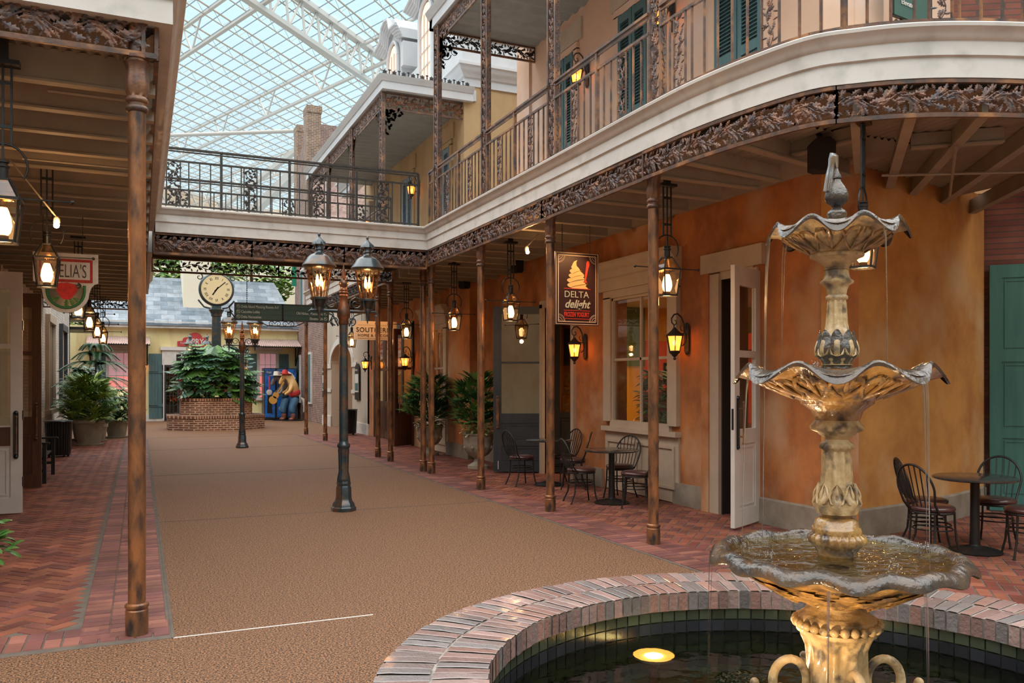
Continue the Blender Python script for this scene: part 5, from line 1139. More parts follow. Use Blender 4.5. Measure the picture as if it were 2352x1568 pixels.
for i, (x, y, l, e) in enumerate([(2.45, 10.92, 'large twin lantern street lamp in the middle of the promenade, nearest the camera', 16), (2.39, 22.33, 'twin lantern street lamp in front of the brick planter', 20), (2.15, 35.8, 'farthest twin lantern street lamp, before the cream shop door behind the planter', 20)]):
    o = lp0 if i == 0 else copy_tree(lp0); o.location = (x, y, 0); tag(o, l, 'street lamp', 'twin lantern street lamps')
    for sx in (-1, 1): light('lamp_light', 'POINT', (x+sx*.32, y, 3.02), e, WARM, .05)
# small bare spots
for (x, y, z, lab, pc) in ((-.72, 8.9, 3.17, 'bright bare spotlight on a thin stem above the rose sign', (-1.1, 8.9, 3.75)), (4.98, 10.6, 3.52, 'bright bare spotlight beside the column by the frozen yogurt sign', (5.3, 10.9, 3.85))):
    t = empty('spotlight', (x, y, z), 0, lab, 'spotlight'); MB().lathe([(.02, 0), (.032, .03), (.03, .07), (.012, .09)], 12, (0, .03, 0)).build('housing', 'joist', t, smooth=40)
    MB().ball((0, 0, 0), .026, 10, 8).build('bulb', emat('sb', (1, .62, .3), 90), t, smooth=60)
    b = MB(); b.tube([(0, .03, .08), (pc[0]-x, pc[1]-y, pc[2]-z)], .008, 6); b.build('stem', 'joist', t)
    light('spot_bulb', 'POINT', (x, y-.06, z), 14, WARM, .03)
light('gallery_spot', 'SPOT', (5.6, 9.3, 3.7), 60, WARM, .05, rot=(5.3, 10.0, 2.9), ang=1.1)
# speakers
def speaker(x, y, z, lab, rz, h=.26, k=.8):
    t = empty('speaker', (x, y, z), rz, lab, 'speaker'); b = MB()
    b.prism([(-.13*k, -.04*k), (-.13*k, h-.05), (-.07*k, h), (.07*k, h), (.13*k, h-.05), (.13*k, 0), (.07*k, -.05), (-.07*k, -.05)], .16, FR((0, .08, -h), (1, 0, 0))); b.build('cabinet', 'void', t); MB().tube([(0, 0, 0), (.0, .12, .1)], .02, 6).build('bracket', 'void', t)
speaker(5.77, 5.87, 3.95, 'large dark octagonal speaker at the wall corner behind the fountain top', YAW*-1); speaker(6.4, 14.09, 4.03, 'dark speaker tilted under the ceiling above the dark glass door', .5); speaker(6.35, 16.7, 4.0, 'small dark speaker on the wall above the far shop window', .5)
# ================= SIGNS =================
M['signtext'] = mat('signtext', (.62, .62, .5)); M['signred'] = mat('signred', (.72, .06, .04)); M['signcream'] = mat('signcream', (.85, .62, .42)); M['yog'] = mat('yog', (.88, .62, .28)); M['yog2'] = mat('yog2', (.74, .48, .18)); M['signpurple'] = mat('signpurple', (.05, .018, .02), rough=.4)
t = empty('hanging_sign', (5.11, 10.0, 2.47), 0, 'dark hanging frozen yogurt sign with a cream swirl and red spoon', 'sign')
boxo('sign_board', 'signpurple', (0, 0, 0, .67, .06, .99), t)
b = MB()
for e, w_ in ((.012, .008), (.045, .01)):
    for p, q in (((e, e), (.67-e, e)), ((.67-e, e), (.67-e, .99-e)), ((.67-e, .99-e), (e, .99-e)), ((e, .99-e), (e, e))): b.bar((p[0], -.002, p[1]), (q[0], -.002, q[1]), w_)
for cx, cz, a in ((.045, .045, 0), (.625, .045, pi/2), (.625, .945, pi), (.045, .945, -pi/2)):
    for r in (.03, .06, .085, .1): b.tube([(cx+r*math.cos(a+k*pi/16), -.003, cz+r*math.sin(a+k*pi/16)) for k in range(9)], .0035 if r != .085 else .002, 4)
b.build('border_lines', 'signcream', t)
T = FR((0, -.004, 0), (1, 0, 0)); b = MB()
for k, (y0, xa, xb) in enumerate(((.51, .18, .515), (.575, .175, .475), (.64, .20, .46), (.70, .215, .44), (.755, .24, .38))):
    pts = []; n = 12; xc = (xa+xb)/2; rx = (xb-xa)/2
    pts = [(xc+rx*math.cos(a)*(1+.0*a), y0+(.055 if k else .06)*math.sin(a)*(1 if math.sin(a) > 0 else .55)+.06*(math.cos(a))*-.5) for a in [2*pi*i/20 for i in range(20)]]
    if k == 0: pts = [(x, max(.497, y)) for x, y in pts]
    b.prism(pts, .002+.001*k, T)
b.prism([(.25, .77), (.33, .74), (.345, .77), (.32, .81), (.315, .85), (.33, .885), (.285, .865), (.26, .83)], .008, T); b.build('swirl', 'yog', t)
b = MB()
for k, (y0, xa, xb) in enumerate(((.545, .22, .5), (.61, .21, .46), (.67, .24, .44), (.725, .25, .40))): b.tube([T @ Vector((xa+(xb-xa)*i/8, y0-.035+.055*i/8+.012*math.sin(pi*i/8), .009)) for i in range(9)], [.001+.005*math.sin(pi*i/8) for i in range(9)], 4)
b.build('swirl_shading', 'yog2', t)
b = MB(); b.prism([(.445, .62), (.47, .80), (.475, .86), (.495, .885), (.52, .875), (.525, .83), (.505, .78), (.468, .62), (.49, .585), (.43, .585)], .004, T)
for z in (.495, .197, .085): b.bar((.13, -.005, z), (.54, -.005, z), .004, .008)
b.build('spoon_and_rules', 'signred', t)
text('DELTA', .125, FR((.13, -.008, .375), (1, 0, 0)), 'signtext', t, sx=1.02, bold=.0); text('delight', .155, FR((.135, -.008, .235), (1, 0, 0)), 'signtext', t, sx=.92, shear=.35, bold=.003); text('FROZEN YOGURT', .085, FR((.13, -.008, .115), (1, 0, 0)), 'signred', t, sx=.555, bold=.002)
b = MB()
for x in (.12, .55):
    for k in range(14): b.ball((x, .03, 1.0+k*.028), .009, 6, 4, (1, 1, 1.5))
b.build('chains', 'iron', t)
# rose sign
t = empty('hanging_sign', (-1.10, 10.75, .552), 0, 'shaped cream hanging sign with red bordered name panel and a red stained glass rose', 'sign')
def arcpts(cx, cz, r, a0, a1, n=12): return [(cx+r*math.cos(a0+(a1-a0)*i/n), cz+r*math.sin(a0+(a1-a0)*i/n)) for i in range(n+1)]
t.scale = (.8, .8, .8); zb = 2.83; out = [(0, zb+.02), (.045, zb+.0), (.09, zb-.05), (.115, zb-.11)]+arcpts(.41, zb-.12, .295, pi, 2*pi)+[(.73, zb-.05), (.77, zb), (.82, zb+.02), (.82, zb+.40), (0, zb+.40)]
b = MB(); b.prism(out, .07, FR((0, .035, 0), (1, 0, 0))); b.box(-.0, -.05, zb+.38, .82, .05, zb+.43); b.build('sign_board', 'cream', t)
b = MB(); b.box(.07, -.045, zb+.02, .75, -.034, zb+.35); b.build('red_panel', mat('redglass', (.30, .012, .012), (.5, .03, .02), scale=30), t); boxo('name_panel', 'cream', (.105, -.05, zb+.06, .715, -.044, zb+.31), t)
ng = text("AMELIA'S", .27, FR((.115, -.052, zb+.088), (1, 0, 0)), mat('ink', (.06, .05, .045)), t, sx=.52, bold=-.001)
b = MB(); b.prism(arcpts(.41, zb-.11, .235, pi, 2*pi)+[(.60, zb+.0), (.22, zb+.0)], .004, FR((0, -.035, 0), (1, 0, 0))); b.build('glass_field', mat('roseglass', (.05, .055, .05), rough=.2), t)
b = MB(); b.tube([(.175, -.04, zb-.02)]+[(x, -.04, z) for x, z in arcpts(.41, zb-.11, .235, pi, 2*pi)]+[(.645, -.04, zb-.02)], .02, 6); b.build('green_border', mat('greenglass', (.02, .16, .05)), t)
b = MB()
for cx, cz, r, y in ((.42, zb-.1, .115, 0), (.36, zb-.07, .08, -.004), (.48, zb-.07, .075, -.006), (.42, zb-.14, .09, -.009)):
    b.prism([(cx+r*math.cos(a)*(1+.12*math.cos(3*a)), cz+r*math.sin(a)) for a in [2*pi*i/16 for i in range(16)]], .004, FR((0, -.04+y, 0), (1, 0, 0)))
b.build('rose', mat('rose', (.75, .02, .015), (.45, .01, .01), scale=14), t)
b = MB()
for a, o_ in ((3.6, (.33, zb-.2)), (-.6, (.5, zb-.2)), (-1.6, (.42, zb-.22)), (-1.2, (.46, zb-.2))): b.map = lambda s_, tt, n: (s_, -.042-n, tt); leaf2d(b, o_, a, .13, .8)
b.map = None; b.build('rose_leaves', 'leaf', t)
b = MB(); scroll(b, (.56, zb-.05+.02), .04, 1.2, pi/2, -1, .01, FR((0, -.045, 0), (1, 0, 0))); b.build('scroll', 'iron', t)
b = MB()
for x in (.12, .62):
    for k in range(20): b.ball((x, 0, zb+.44+k*.027), .008, 6, 4, (1, 1, 1.5))
b.build('chains', 'iron', t)
# wayfinding sign
t = empty('hanging_sign', (1.52, 15.3, 2.8), 0, 'long green wayfinding sign hanging under the footbridge', 'sign'); GM = mat('waygreen', (.012, .055, .035), rough=.35)
for x0 in (0, .82):
    boxo('sign_board', GM, (x0+.01, 0, 0, x0+.80, .05, .27), t)
    b = MB()
    for bx in ((x0, -.01, -.02, x0+.81, .06, 0), (x0, -.01, .27, x0+.81, .06, .29), (x0-.01, -.01, -.02, x0+.01, .06, .29), (x0+.8, -.01, -.02, x0+.82, .06, .29)): b.box(*bx)
    for z in (.09, .18): b.box(x0, -.003, z-.002, x0+.81, .0, z+.002)
    b.build('sign_frame', 'black', t)
for k, st in enumerate(('Delta Necessities', 'Cascades Lobby', 'Delta Island Meeting Rooms A-F')): text(st, .068, FR((.1, -.006, .02+k*.09), (1, 0, 0)), 'signtext', t, sx=.72)
for k, st in enumerate(('Elevator D6', 'Old Hickory Restaurant', 'Restrooms')): text(st, .068, FR((1.53, -.006, .02+k*.09), (1, 0, 0)), 'signtext', t, sx=.72, align='RIGHT')
b = MB()
for x in (.055, 1.58):
    for k in range(3):
        z = .045+k*.09; b.tube([(x+.03*math.cos(a), -.006, z+.03*math.sin(a)) for a in [2*pi*i/14 for i in range(14)]], .003, 4, closed=True); b.bar((x-.012, -.006, z+.012), (x+.014, -.006, z-.014), .005); b.bar((x-.014, -.006, z+.014), (x+.004, -.006, z+.014), .005); b.bar((x-.014, -.006, z+.014), (x-.014, -.006, z-.004), .005)
b.build('arrow_symbols', 'signtext', t)
b = MB(); T = FR((0, .02, -.02), (1, 0, 0))
for x, s_ in ((.62, 1), (.74, -1), (.86, 1), (.98, -1)): scroll(b, (x, -.05), .055, 1.3, 0 if s_ > 0 else pi, s_, .007, T)
b.tube([(.4, .02, -.03), (.55, .02, -.10), (.8, .02, -.11), (1.05, .02, -.10), (1.2, .02, -.03)], .008, 6); b.tube([(-.04, .02, .27), (-.1, .02, .22), (-.07, .02, .12), (0, .02, .02), (-.06, .02, -.02)], .012, 6); b.tube([(1.66, .02, .22), (1.73, .02, .14), (1.66, .02, 0), (1.72, .02, -.08)], .012, 6); b.build('scroll_frame', 'black', t, smooth=50)
b = MB()
for x in (.2, 1.45):
    for k in range(28): b.ball((x, .02, .3+k*.034), .010, 6, 4, (1, 1, 1.5))
b.build('chains', 'black', t)
# Southern sign
t = empty('hanging_sign', (4.98, 21.0, 2.77), 0, 'orange tinted cream hanging sign reading Southern Home and Decor', 'sign'); boxo('sign_board', 'signcream', (0, 0, 0, 1.12, .04, .48), t)
text('SOUTHERN', .17, FR((.05, -.006, .2), (1, 0, 0)), 'void', t, sx=.98, spacing=1.1); text('HOME & DECOR', .095, FR((.09, -.006, .085), (1, 0, 0)), 'copper', t, sx=1, spacing=1.2)
b = MB()
for z in (.04, .38): b.bar((.1, -.004, z), (1.02, -.004, z), .004)
b.bar((.54, -.004, .42), (.6, -.004, .42), .03); b.build('rules', 'copper', t); b = MB(); b.tube([(.2, .02, .48), (.2, .02, 1.05)], .006, 5); b.tube([(.95, .02, .48), (.95, .02, 1.05)], .006, 5); b.build('chains', 'iron', t)
light('sign_spot', 'SPOT', (5.5, 20.2, 3.6), 30, WARM, .05, rot=(5.5, 21, 3.0), ang=1.4)
# map plaques on the arch piers
for y, l in ((27.2, 'arched dark directory panel on the pier right of the arch, above the bin'), (32.6, 'arched dark directory panel on the pier left of the arch')):
    t = empty('notice_board', (6.55, y, 1.1), 0, l, 'notice board'); b = MB(); b.prism([(-.3, 0), (.3, 0), (.3, .95)]+[(.3*math.cos(a), .95+.25*math.sin(a)) for a in [pi*i/8 for i in range(1, 8)]]+[(-.3, .95)], .06, FR((-.01, 0, 0), (0, 1, 0))); b.M = None; b.build('board', 'black', t)
    boxo('map_face', 'cream', (-.02, -.24, .25, -.012, .24, .85), t); boxo('map_photo', 'shutter', (-.025, -.2, .3, -.018, .2, .55), t); text('Directory', .12, FR((-.02, .25, .95), (0, -1, 0)), 'cream', t, sx=.8)
# ================= FURNITURE =================
def make_chair():
    t = empty('bistro_chair')     # seat centre over origin, facing +x
    b = MB(); b.lathe([(.001, .43), (.17, .43), (.195, .44), (.205, .455), (.2, .475), (.17, .49), (.09, .497), (.001, .498)], 28); b.build('seat', 'seat', t, smooth=60)
    b = MB(); b.tube([(.19*math.cos(2*pi*i/28), .19*math.sin(2*pi*i/28), .425) for i in range(28)], .011, 6, closed=True); b.build('seat_ring', 'black', t, smooth=60)
    b = MB(); b.tube([(.165*math.cos(2*pi*i/24), .165*math.sin(2*pi*i/24), .30) for i in range(24)], .007, 5, closed=True); b.tube([(.18*math.cos(2*pi*i/24), .18*math.sin(2*pi*i/24), .26) for i in range(24)], .007, 5, closed=True); b.build('leg_rings', 'black', t, smooth=60)
    for sx in (-1, 1):
        for sy in (-1, 1):
            b = MB(); x, y = sx*.135, sy*.135; k = 1.55 if sx < 0 else 1.3
            b.tube([(x, y, .43), (x*1.02, y*1.02, .3), (x*1.1, y*1.08, .15), (x*k, y*1.25, .006)], .011, 7); b.lathe([(.017, 0), (.017, .008)], 8, (x*k, y*1.25, 0)); b.build('leg', 'black', t, smooth=60)
    def bk(f, z): return -.17-.13*max(0, (z-.45)/.45)**1.1
    b = MB(); pts = []
    for i in range(25):
        a = pi*i/24; y = .205*math.cos(a); z = .66+.235*math.sin(a); pts.append((bk(0, z), y, z))
    pts = [(-.115, .165, .43), (bk(0, .52), .178, .52), (bk(0, .60), .195, .60)]+pts+[(bk(0, .60), -.195, .60), (bk(0, .52), -.178, .52), (-.115, -.165, .43)]
    b.tube(pts, .0115, 8); b.build('back_hoop', 'black', t, smooth=60)
    for k in range(6):
        y0 = -.125+.05*k; y1 = y0*1.22; zt = .66+.235*math.sqrt(max(0, 1-(y1/.205)**2)); b = MB(); b.tube([(-.165, y0*.95, .44), (bk(0, .6)-.008, y0*1.05, .60), (bk(0, zt), y1, zt)], .0065, 6); b.build('back_spindle', 'black', t, smooth=60)
    return t
ch0 = make_chair(); CG = 'black metal bistro chairs with dark red round seats'
for i, (x, y, a, l) in enumerate([(5.72, 12.4, .1, 'bistro chair left of the far small table, in front of the dark glass door'), (5.66, 10.27, -.15, 'bistro chair left of the near small table, facing right'),
        (6.25, 11.62, 2.6, 'bistro chair at the far small table, its back overlapping another chair, nearer one'), (6.42, 12.3, 3.3, 'bistro chair at the far small table, farther one by the doorway'),
        (6.1, 9.55, 2.5, 'bistro chair right of the near small table, partly behind the nearest gallery column'), (6.38, 10.42, 3.6, 'bistro chair behind the near small table, against the window panel'),
        (7.08, 5.75, .0, 'bistro chair at the right table, nearer one of the left pair'), (7.45, 6.12, -.6, 'bistro chair at the right table, farther one of the left pair by the wall'),
        (8.12, 5.85, 3.6, 'bistro chair at the right table, behind it toward the teal door'), (7.80, 5.28, 2.5, 'bistro chair at the right edge of the picture, nearest the camera')]):
    o = ch0 if i == 0 else copy_tree(ch0); o.location = (x, y, .006); o.rotation_euler = (0, 0, a); tag(o, l, 'chair', CG)
def make_table():
    t = empty('bistro_table')
    MB().lathe([(.001, .72), (.37, .72), (.385, .728), (.385, .742), (.37, .75), (.001, .75)], 48).build('tabletop', 'tabletop', t, smooth=40)
    MB().lathe([(.055, .04), (.05, .08), (.045, .2), (.042, .5), (.042, .70), (.12, .712), (.12, .72)], 20).build('pedestal', 'black', t, smooth=40)
    MB().lathe([(.245, 0), (.25, .012), (.22, .025), (.12, .045), (.06, .06), (.05, .075)], 48, mod=lambda i, a, r, z: (r, z+(.004*math.cos(24*a) if 1 < i < 5 else 0))).build('base', 'black', t, smooth=50)
    return t
tb0 = make_table()
for i, (x, y, l) in enumerate([(6.01, 10.03, 'small round black cafe table in front of the shop window'), (6.12, 12.2, 'small round black cafe table by the dark glass door, behind a column'), (7.59, 5.68, 'round black cafe table at the right by the ochre wall')]):
    o = tb0 if i == 0 else copy_tree(tb0); o.location = (x, y, .006); tag(o, l, 'table', 'round cafe tables')
def make_bin():
    t = empty('litter_bin'); MB().lathe([(.22, .06), (.235, .1), (.255, .76)], 28, caps=False).build('liner', 'void', t)
    b = MB()
    for j in range(30): a = 2*pi*j/30; b.bar((.245*math.cos(a), .245*math.sin(a), .08), (.275*math.cos(a), .275*math.sin(a), .78), .035, .01, up=(math.cos(a), math.sin(a), 0))
    b.build('slats', 'blackiron', t); MB().lathe([(.2, .83), (.29, .82), (.30, .80), (.28, .78), (.2, .79)], 32).build('rim', 'blackiron', t, smooth=50); MB().lathe([(.25, .08), (.255, .12), (.24, .05)], 28).build('base_ring', 'blackiron', t)
    b = MB()
    for j in range(4): a = pi*j/2+.6; b.ball((.22*math.cos(a), .22*math.sin(a), .03), .03, 8, 6)
    b.build('feet', 'blackiron', t); return t
bn = make_bin(); bn.location = (-1.68, 21.3, 0); tag(bn, 'black slatted litter bin on the left beside the big potted palm', 'litter bin', 'black litter bins'); copy_tree(bn, None, (6.05, 26.3, 0), 0, 'black slatted litter bin on the right, just past the tall lamp post', 'black litter bins')
# bench
t = empty('garden_bench', (-1.45, 15.75, 0), 0, 'black wooden bench along the left shop wall, its end toward the camera', 'bench')
for y in (0, 1.5):
    for x, h in ((0, .66), (-.5, .95)): boxo('leg', 'black', (x-.03, y-.03, 0, x+.03, y+.03, h), t)
    boxo('armrest', 'black', (-.5, y-.04, .66, .08, y+.04, .69), t); boxo('side_rail', 'black', (-.48, y-.015, .2, -.02, y+.015, .25), t); MB().bar((0, y, .42), (-.48, y, .38), .03, .05).build('side_rail', 'black', t)
for k in range(6): boxo('seat_slat', 'black', (-.07-.075*k, -.03, .43, -.015-.075*k, 1.53, .45), t)
boxo('top_rail', 'black', (-.53, -.03, .88, -.49, 1.53, .96), t)
for k in range(12): boxo('back_slat', 'black', (-.515, .1+.12*k, .45, -.5, .14+.12*k, .9), t)
# ================= PLANTS =================
def blade(mb, o, az, el, ln, w_, droop=.5, seg=4):
    """strap leaf from o; az azimuth, el elevation"""
    vs = []; p = Vector(o); d = Vector((math.cos(az)*math.cos(el), math.sin(az)*math.cos(el), math.sin(el))); s_ = Vector((-math.sin(az), math.cos(az), 0))
    for i in range(seg+1):
        f = i/seg; w1 = w_*math.sin(pi*min(1, .12+f*.88))**.7*.5
        up = s_.cross(d); vs += [p-s_*w1, p-up*w1*.35, p+s_*w1]
        p = p+d*ln/seg; d = (d+Vector((0, 0, -droop/seg))).normalized()
    mb.add(vs, [(3*i+j, 3*i+j+1, 3*i+4+j, 3*i+3+j) for i in range(seg) for j in (0, 1)])
def fan(mb, o, az, el, ln, n=8, spread=2.4, w_=.05, droop=.6):
    for i in range(n):
        a = az+(i/(n-1)-.5)*spread; blade(mb, o, a, el+.25*math.cos((i/(n-1)-.5)*pi), ln*random.uniform(.8, 1.05), w_, droop)
def bush(name, label, loc, pots, R, z0, z1, n, style, mats, ln, w_, parent=None, cat='potted plant', stems=True, sq=1, group=None):
    t = empty(name, loc, 0, label, cat, group)
    if pots: pots(t)
    b = [MB() for _ in mats]; st = MB()
    for k in range(n):
        f = random.random(); z = z0+(z1-z0)*f; rr = R*math.sqrt(max(0.02, 1-((f-.35)/.68)**2))*random.uniform(.45, 1); a = random.uniform(0, 2*pi)
        o = (rr*.75*math.cos(a), rr*.75*math.sin(a)*sq, z); m = b[k % len(b)]
        if style == 'palm': fan(m, o, a, random.uniform(-.1, .8), ln, 7, 2.2, w_)
        elif style == 'blade': blade(m, o, a+random.uniform(-.5, .5), random.uniform(-.1, 1.0), ln, w_, .9)
        elif style == 'broad': blade(m, o, a+random.uniform(-.7, .7), random.uniform(-.5, .6), ln, w_, .7, 4)
        if stems and k % 4 == 0: st.tube([(0, 0, z0-.1), (o[0]*.5, o[1]*.5, z0+(z-z0)*.6), o], .008, 4)
    for m, mt in zip(b, mats): m.build('foliage', mt, t, smooth=60)
    if stems: st.build('stems', 'leaf_dark', t)
    return t
def urn(s=1.0):
    def f(t):
        MB().lathe([(.2*s, 0), (.2*s, .06*s), (.15*s, .08*s), (.09*s, .12*s), (.07*s, .18*s), (.1*s, .21*s), (.2*s, .27*s), (.26*s, .36*s), (.28*s, .46*s), (.27*s, .52*s), (.28*s, .54*s), (.28*s, .62*s), (.3*s, .63*s), (.3*s, .66*s), (.26*s, .66*s), (.24*s, .6*s)], 40, mod=lambda i, a, r, z: (r*(1+(.03*math.cos(10*a) if .22*s < z < .5*s else 0)), z), caps=False).build('urn', 'urn', t, smooth=50)
        MB().lathe([(.001, .6*s), (.25*s, .6*s)], 24).build('soil', 'soil', t)
        for j in range(8): a = 2*pi*j/8; MB().ball((.265*s*math.cos(a), .265*s*math.sin(a), .40*s), .035*s, 8, 6).build('swag_relief', 'urn', t, smooth=50)
    return f
def tub(r, h):
    def f(t):
        MB().lathe([(r*.72, 0), (r*.78, .05), (r*.98, h-.1), (r*1.06, h-.09), (r*1.06, h), (r*.95, h), (r*.93, h-.08)], 32, caps=False).build('pot', 'pot', t, smooth=40); MB().lathe([(.001, h-.07), (r*.94, h-.07)], 24).build('soil', 'soil', t); MB().lathe([(r*.95, -.0), (r*1.0, .04), (r*.7, .045)], 24).build('saucer', 'pot', t)
    return f
t = bush('potted_palm', 'bushy lady palm in a carved stone urn beside the dark glass door', (6.05, 15.15, .0), urn(1.05), .60, .85, 1.75, 120, 'palm', ['leaf', 'leaf_dark', 'leaf'], .34, .045)
b = MB()
for k in range(150): a = random.uniform(0, 6.28); r = random.uniform(.1, .33); blade(b, (r*math.cos(a), r*math.sin(a), random.uniform(.65, .85)), a, random.uniform(-.9, .8), .1, .06, .8, 3)
b.build('trailing_leaves', 'leaf_pale', t)
t = bush('potted_palm', 'bushy lady palm in a stone urn behind two thin columns, by the far shop window', (6.1, 18.3, .0), urn(1.05), .68, .85, 1.75, 120, 'palm', ['leaf', 'leaf_dark'], .36, .045)
b = MB()
for k in range(110): a = random.uniform(0, 6.28); r = random.uniform(.1, .33); blade(b, (r*math.cos(a), r*math.sin(a), random.uniform(.62, .8)), a, random.uniform(-.9, .8), .1, .06, .8, 3)
b.build('trailing_leaves', 'leaf', t)
bush('potted_palm', 'large lady palm with yellow green fans in a big round concrete pot on the left', (-1.25, 24.9, 0), tub(.36, .68), .72, .65, 1.75, 130, 'palm', ['leaf', 'leaf_light', 'leaf_light'], .46, .055)
bush('potted_shrub', 'variegated bushy shrub in a smaller concrete pot behind the big left pot', (-.65, 28.0, 0), tub(.32, .55), .62, .5, 1.5, 420, 'broad', ['leaf', 'leaf_pale', 'leaf_dark'], .2, .09)
bush('potted_shrub', 'dark glossy round shrub behind the left lady palm', (-1.5, 27.2, 0), tub(.32, .55), .8, .6, 2.1, 520, 'broad', ['leaf_blue', 'leaf_dark'], .22, .1)
# Norfolk pine
t = empty('norfolk_pine', (-1.15, 26.4, 0), 0, 'young Norfolk pine with tiered drooping branches rising behind the left pots', 'tree'); tub(.3, .5)(t); MB().tube([(0, 0, .4), (0, 0, 2.75)], [.035, .012], 8).build('trunk', 'door_brown', t); b = MB()
for z, R in ((1.2, 1.35), (1.75, 1.15), (2.2, .95), (2.45, .6), (2.68, .4)):
    for j in range(8):
        a = 2*pi*j/8+z; 
        for i in range(28):
            f = (i+1)/28; p = (R*f*math.cos(a), R*f*math.sin(a), z+.12*math.sin(pi*f)-.22*f*f*R)
            for s_ in (-1, 1): blade(b, p, a+s_*1.1, -.1, .2*(1.15-f*.6), .055, .5, 2)
        b.tube([(R*f*math.cos(a), R*f*math.sin(a), z+.12*math.sin(pi*f)-.22*f*f*R) for f in (0, .25, .5, .75, 1)], .01, 4)
b.build('foliage', 'leaf_dark', t)
t = empty('potted_plant', (-1.33, 8.9, 0), 0, 'small leafy plant poking in at the lower left edge of the picture', 'potted plant'); t.location = (-1.27, 8.0, 0); tub(.18, .22)(t); b = MB()
for k in range(60): a = random.uniform(0, 6.28); r = random.uniform(0, .28); blade(b, (r*math.cos(a), r*math.sin(a), random.uniform(.22, .55)), a, random.uniform(-.4, .9), .14, .1, .8, 4)
b.build('foliage', 'leaf', t, smooth=60)
# shop window plants
for i, (y, x, h) in enumerate(((10.95, 7.35, 1.9), (10.45, 7.5, 1.75), (9.95, 7.4, 1.6))):
    bush('potted_plant', 'dark leafy plant inside the yogurt shop window, '+('left', 'middle', 'right')[i]+' one', (x, y, 0), tub(.2, .9), .28, .95, h, 130, 'broad', ['leaf_dark', 'leaf'], .2, .08, group='plants inside the yogurt shop window')
# ================= PLANTER AND CLOCK =================
t = empty('brick_planter', (2.5, 32.0, 0), 0, 'two tier octagonal brick planter full of tropical plants in the promenade', 'planter')
def poly8(hw, ch): return [(-hw+ch, -hw), (hw-ch, -hw), (hw, -hw+ch), (hw, hw-ch), (hw-ch, hw), (-hw+ch, hw), (-hw, hw-ch), (-hw, -hw+ch)]
def tier(nm, hw, ch, z0, z1, inner):
    b = MB(); o = poly8(hw, ch); b.prism(o, z1-z0, Matrix.Translation((0, 0, z0))); b.build(nm, 'brick_planter', t); c_ = MB(); c_.prism(poly8(hw+.02, ch), .09, Matrix.Translation((0, 0, z1-.08))); c_.build('soldier_course', brickmat('soldier'+nm, (.13, .05, .03), (.2, .08, .05), (.42, .33, .24), bw=.085, bh=.2, mortar=.014, off=0, ky=.35), t)
tier('lower_tier', 1.62, .85, 0, .50, 0); tier('upper_tier', 1.2, .5, .4, 1.1, 0)
MB().prism(poly8(1.0, .4), .02, Matrix.Translation((0, 0, 1.1))).build('soil', 'soil', t)
def monstera(b, o, az, el, s):
    d = Vector((math.cos(az)*math.cos(el), math.sin(az)*math.cos(el), math.sin(el))); sd = Vector((-math.sin(az), math.cos(az), 0)); up = sd.cross(d)*-1
    for sg in (-1, 1):
        for k in range(6):
            f0 = k/6; f1 = f0+.13; wd = s*.5*math.sin(pi*(.18+f0*.8))
            p0 = Vector(o)+d*s*f0; p1 = Vector(o)+d*s*f1; q = p0+sd*sg*wd+d*s*.16-up*wd*.25; q2 = p1+sd*sg*wd*.9+d*s*.2-up*wd*.25
            b.add([p0, p1, q2, q], [(0, 1, 2, 3)])
PT = empty('tropical_planting', (2.5, 32.0, 1.2), 0, 'dense monstera and tropical foliage with orange flowers growing in the brick planter', 'plants'); b1, b2, b3, b4 = MB(), MB(), MB(), MB()
for k in range(260):
    f = random.random()**.9; z = .1+1.75*f; R = 1.35*math.sqrt(max(.02, 1-(f*.93)**2)); a = random.uniform(0, 6.28)
    monstera((b1, b2, b3, b1)[k % 4], (R*.8*math.cos(a), R*.8*math.sin(a), z), a+random.uniform(-.5, .5), random.uniform(-.9, .15), random.uniform(.4, .65))
for k in range(1100):
    f = random.random(); z = -.05+1.65*f; R = 1.2*math.sqrt(max(.02, 1-(f*.95)**2)); a = random.uniform(0, 6.28)
    blade((b1, b2)[k % 2], (R*.85*math.cos(a), R*.85*math.sin(a), z), a+random.uniform(-.7, .7), random.uniform(-.9, .4), .24, .15, .7, 3)
for k in range(46): a = random.uniform(0, 6.28); r = random.uniform(.7, 1.05); b4.ball((r*math.cos(a), r*math.sin(a), random.uniform(.1, .5)), .045, 6, 4, (1, 1, .8))
for m_, mt, nm in ((b1, 'leaf', 'foliage'), (b2, 'leaf_dark', 'foliage'), (b3, 'leaf_blue', 'foliage'), (b4, 'flower', 'flowers')): m_.build(nm, mt, PT, smooth=60)
# clock: dial centre from the photograph's ray at y=32
t = empty('post_clock', (2.87, 32.0, 1.2), 0, 'tall dark green post clock with a lit round Roman numeral face', 'clock'); t.location = (2.53, 32.0, 1.2)
MB().lathe([(.34, 0), (.34, .9), (.27, 1.0), (.22, 1.1), (.2, 1.35), (.24, 1.4), (.24, 1.5), (.17, 1.55)], 8, ph=pi/8).build('pedestal', 'lampgreen', t, smooth=25)
MB().lathe([(.17, 1.5), (.155, 2.85), (.19, 2.88), (.19, 2.95), (.24, 3.05), (.28, 3.1), (.2, 3.15)], 12).build('post', 'lampgreen', t, smooth=30)
cz = 3.84; b = MB(); 
ring = [(.53, -.16), (.57, -.16), (.605, -.12), (.617, 0), (.605, .12), (.57, .16), (.53, .16)]
b.M = FR((0, 0, cz), (1, 0, 0)); b.lathe([(r, z) for r, z in ring], 48, caps=False); b.M = None
b.box(-.16, -.12, 3.1, .16, .12, 3.35); b.build('clock_case', 'lampgreen', t, smooth=50)
b = MB()
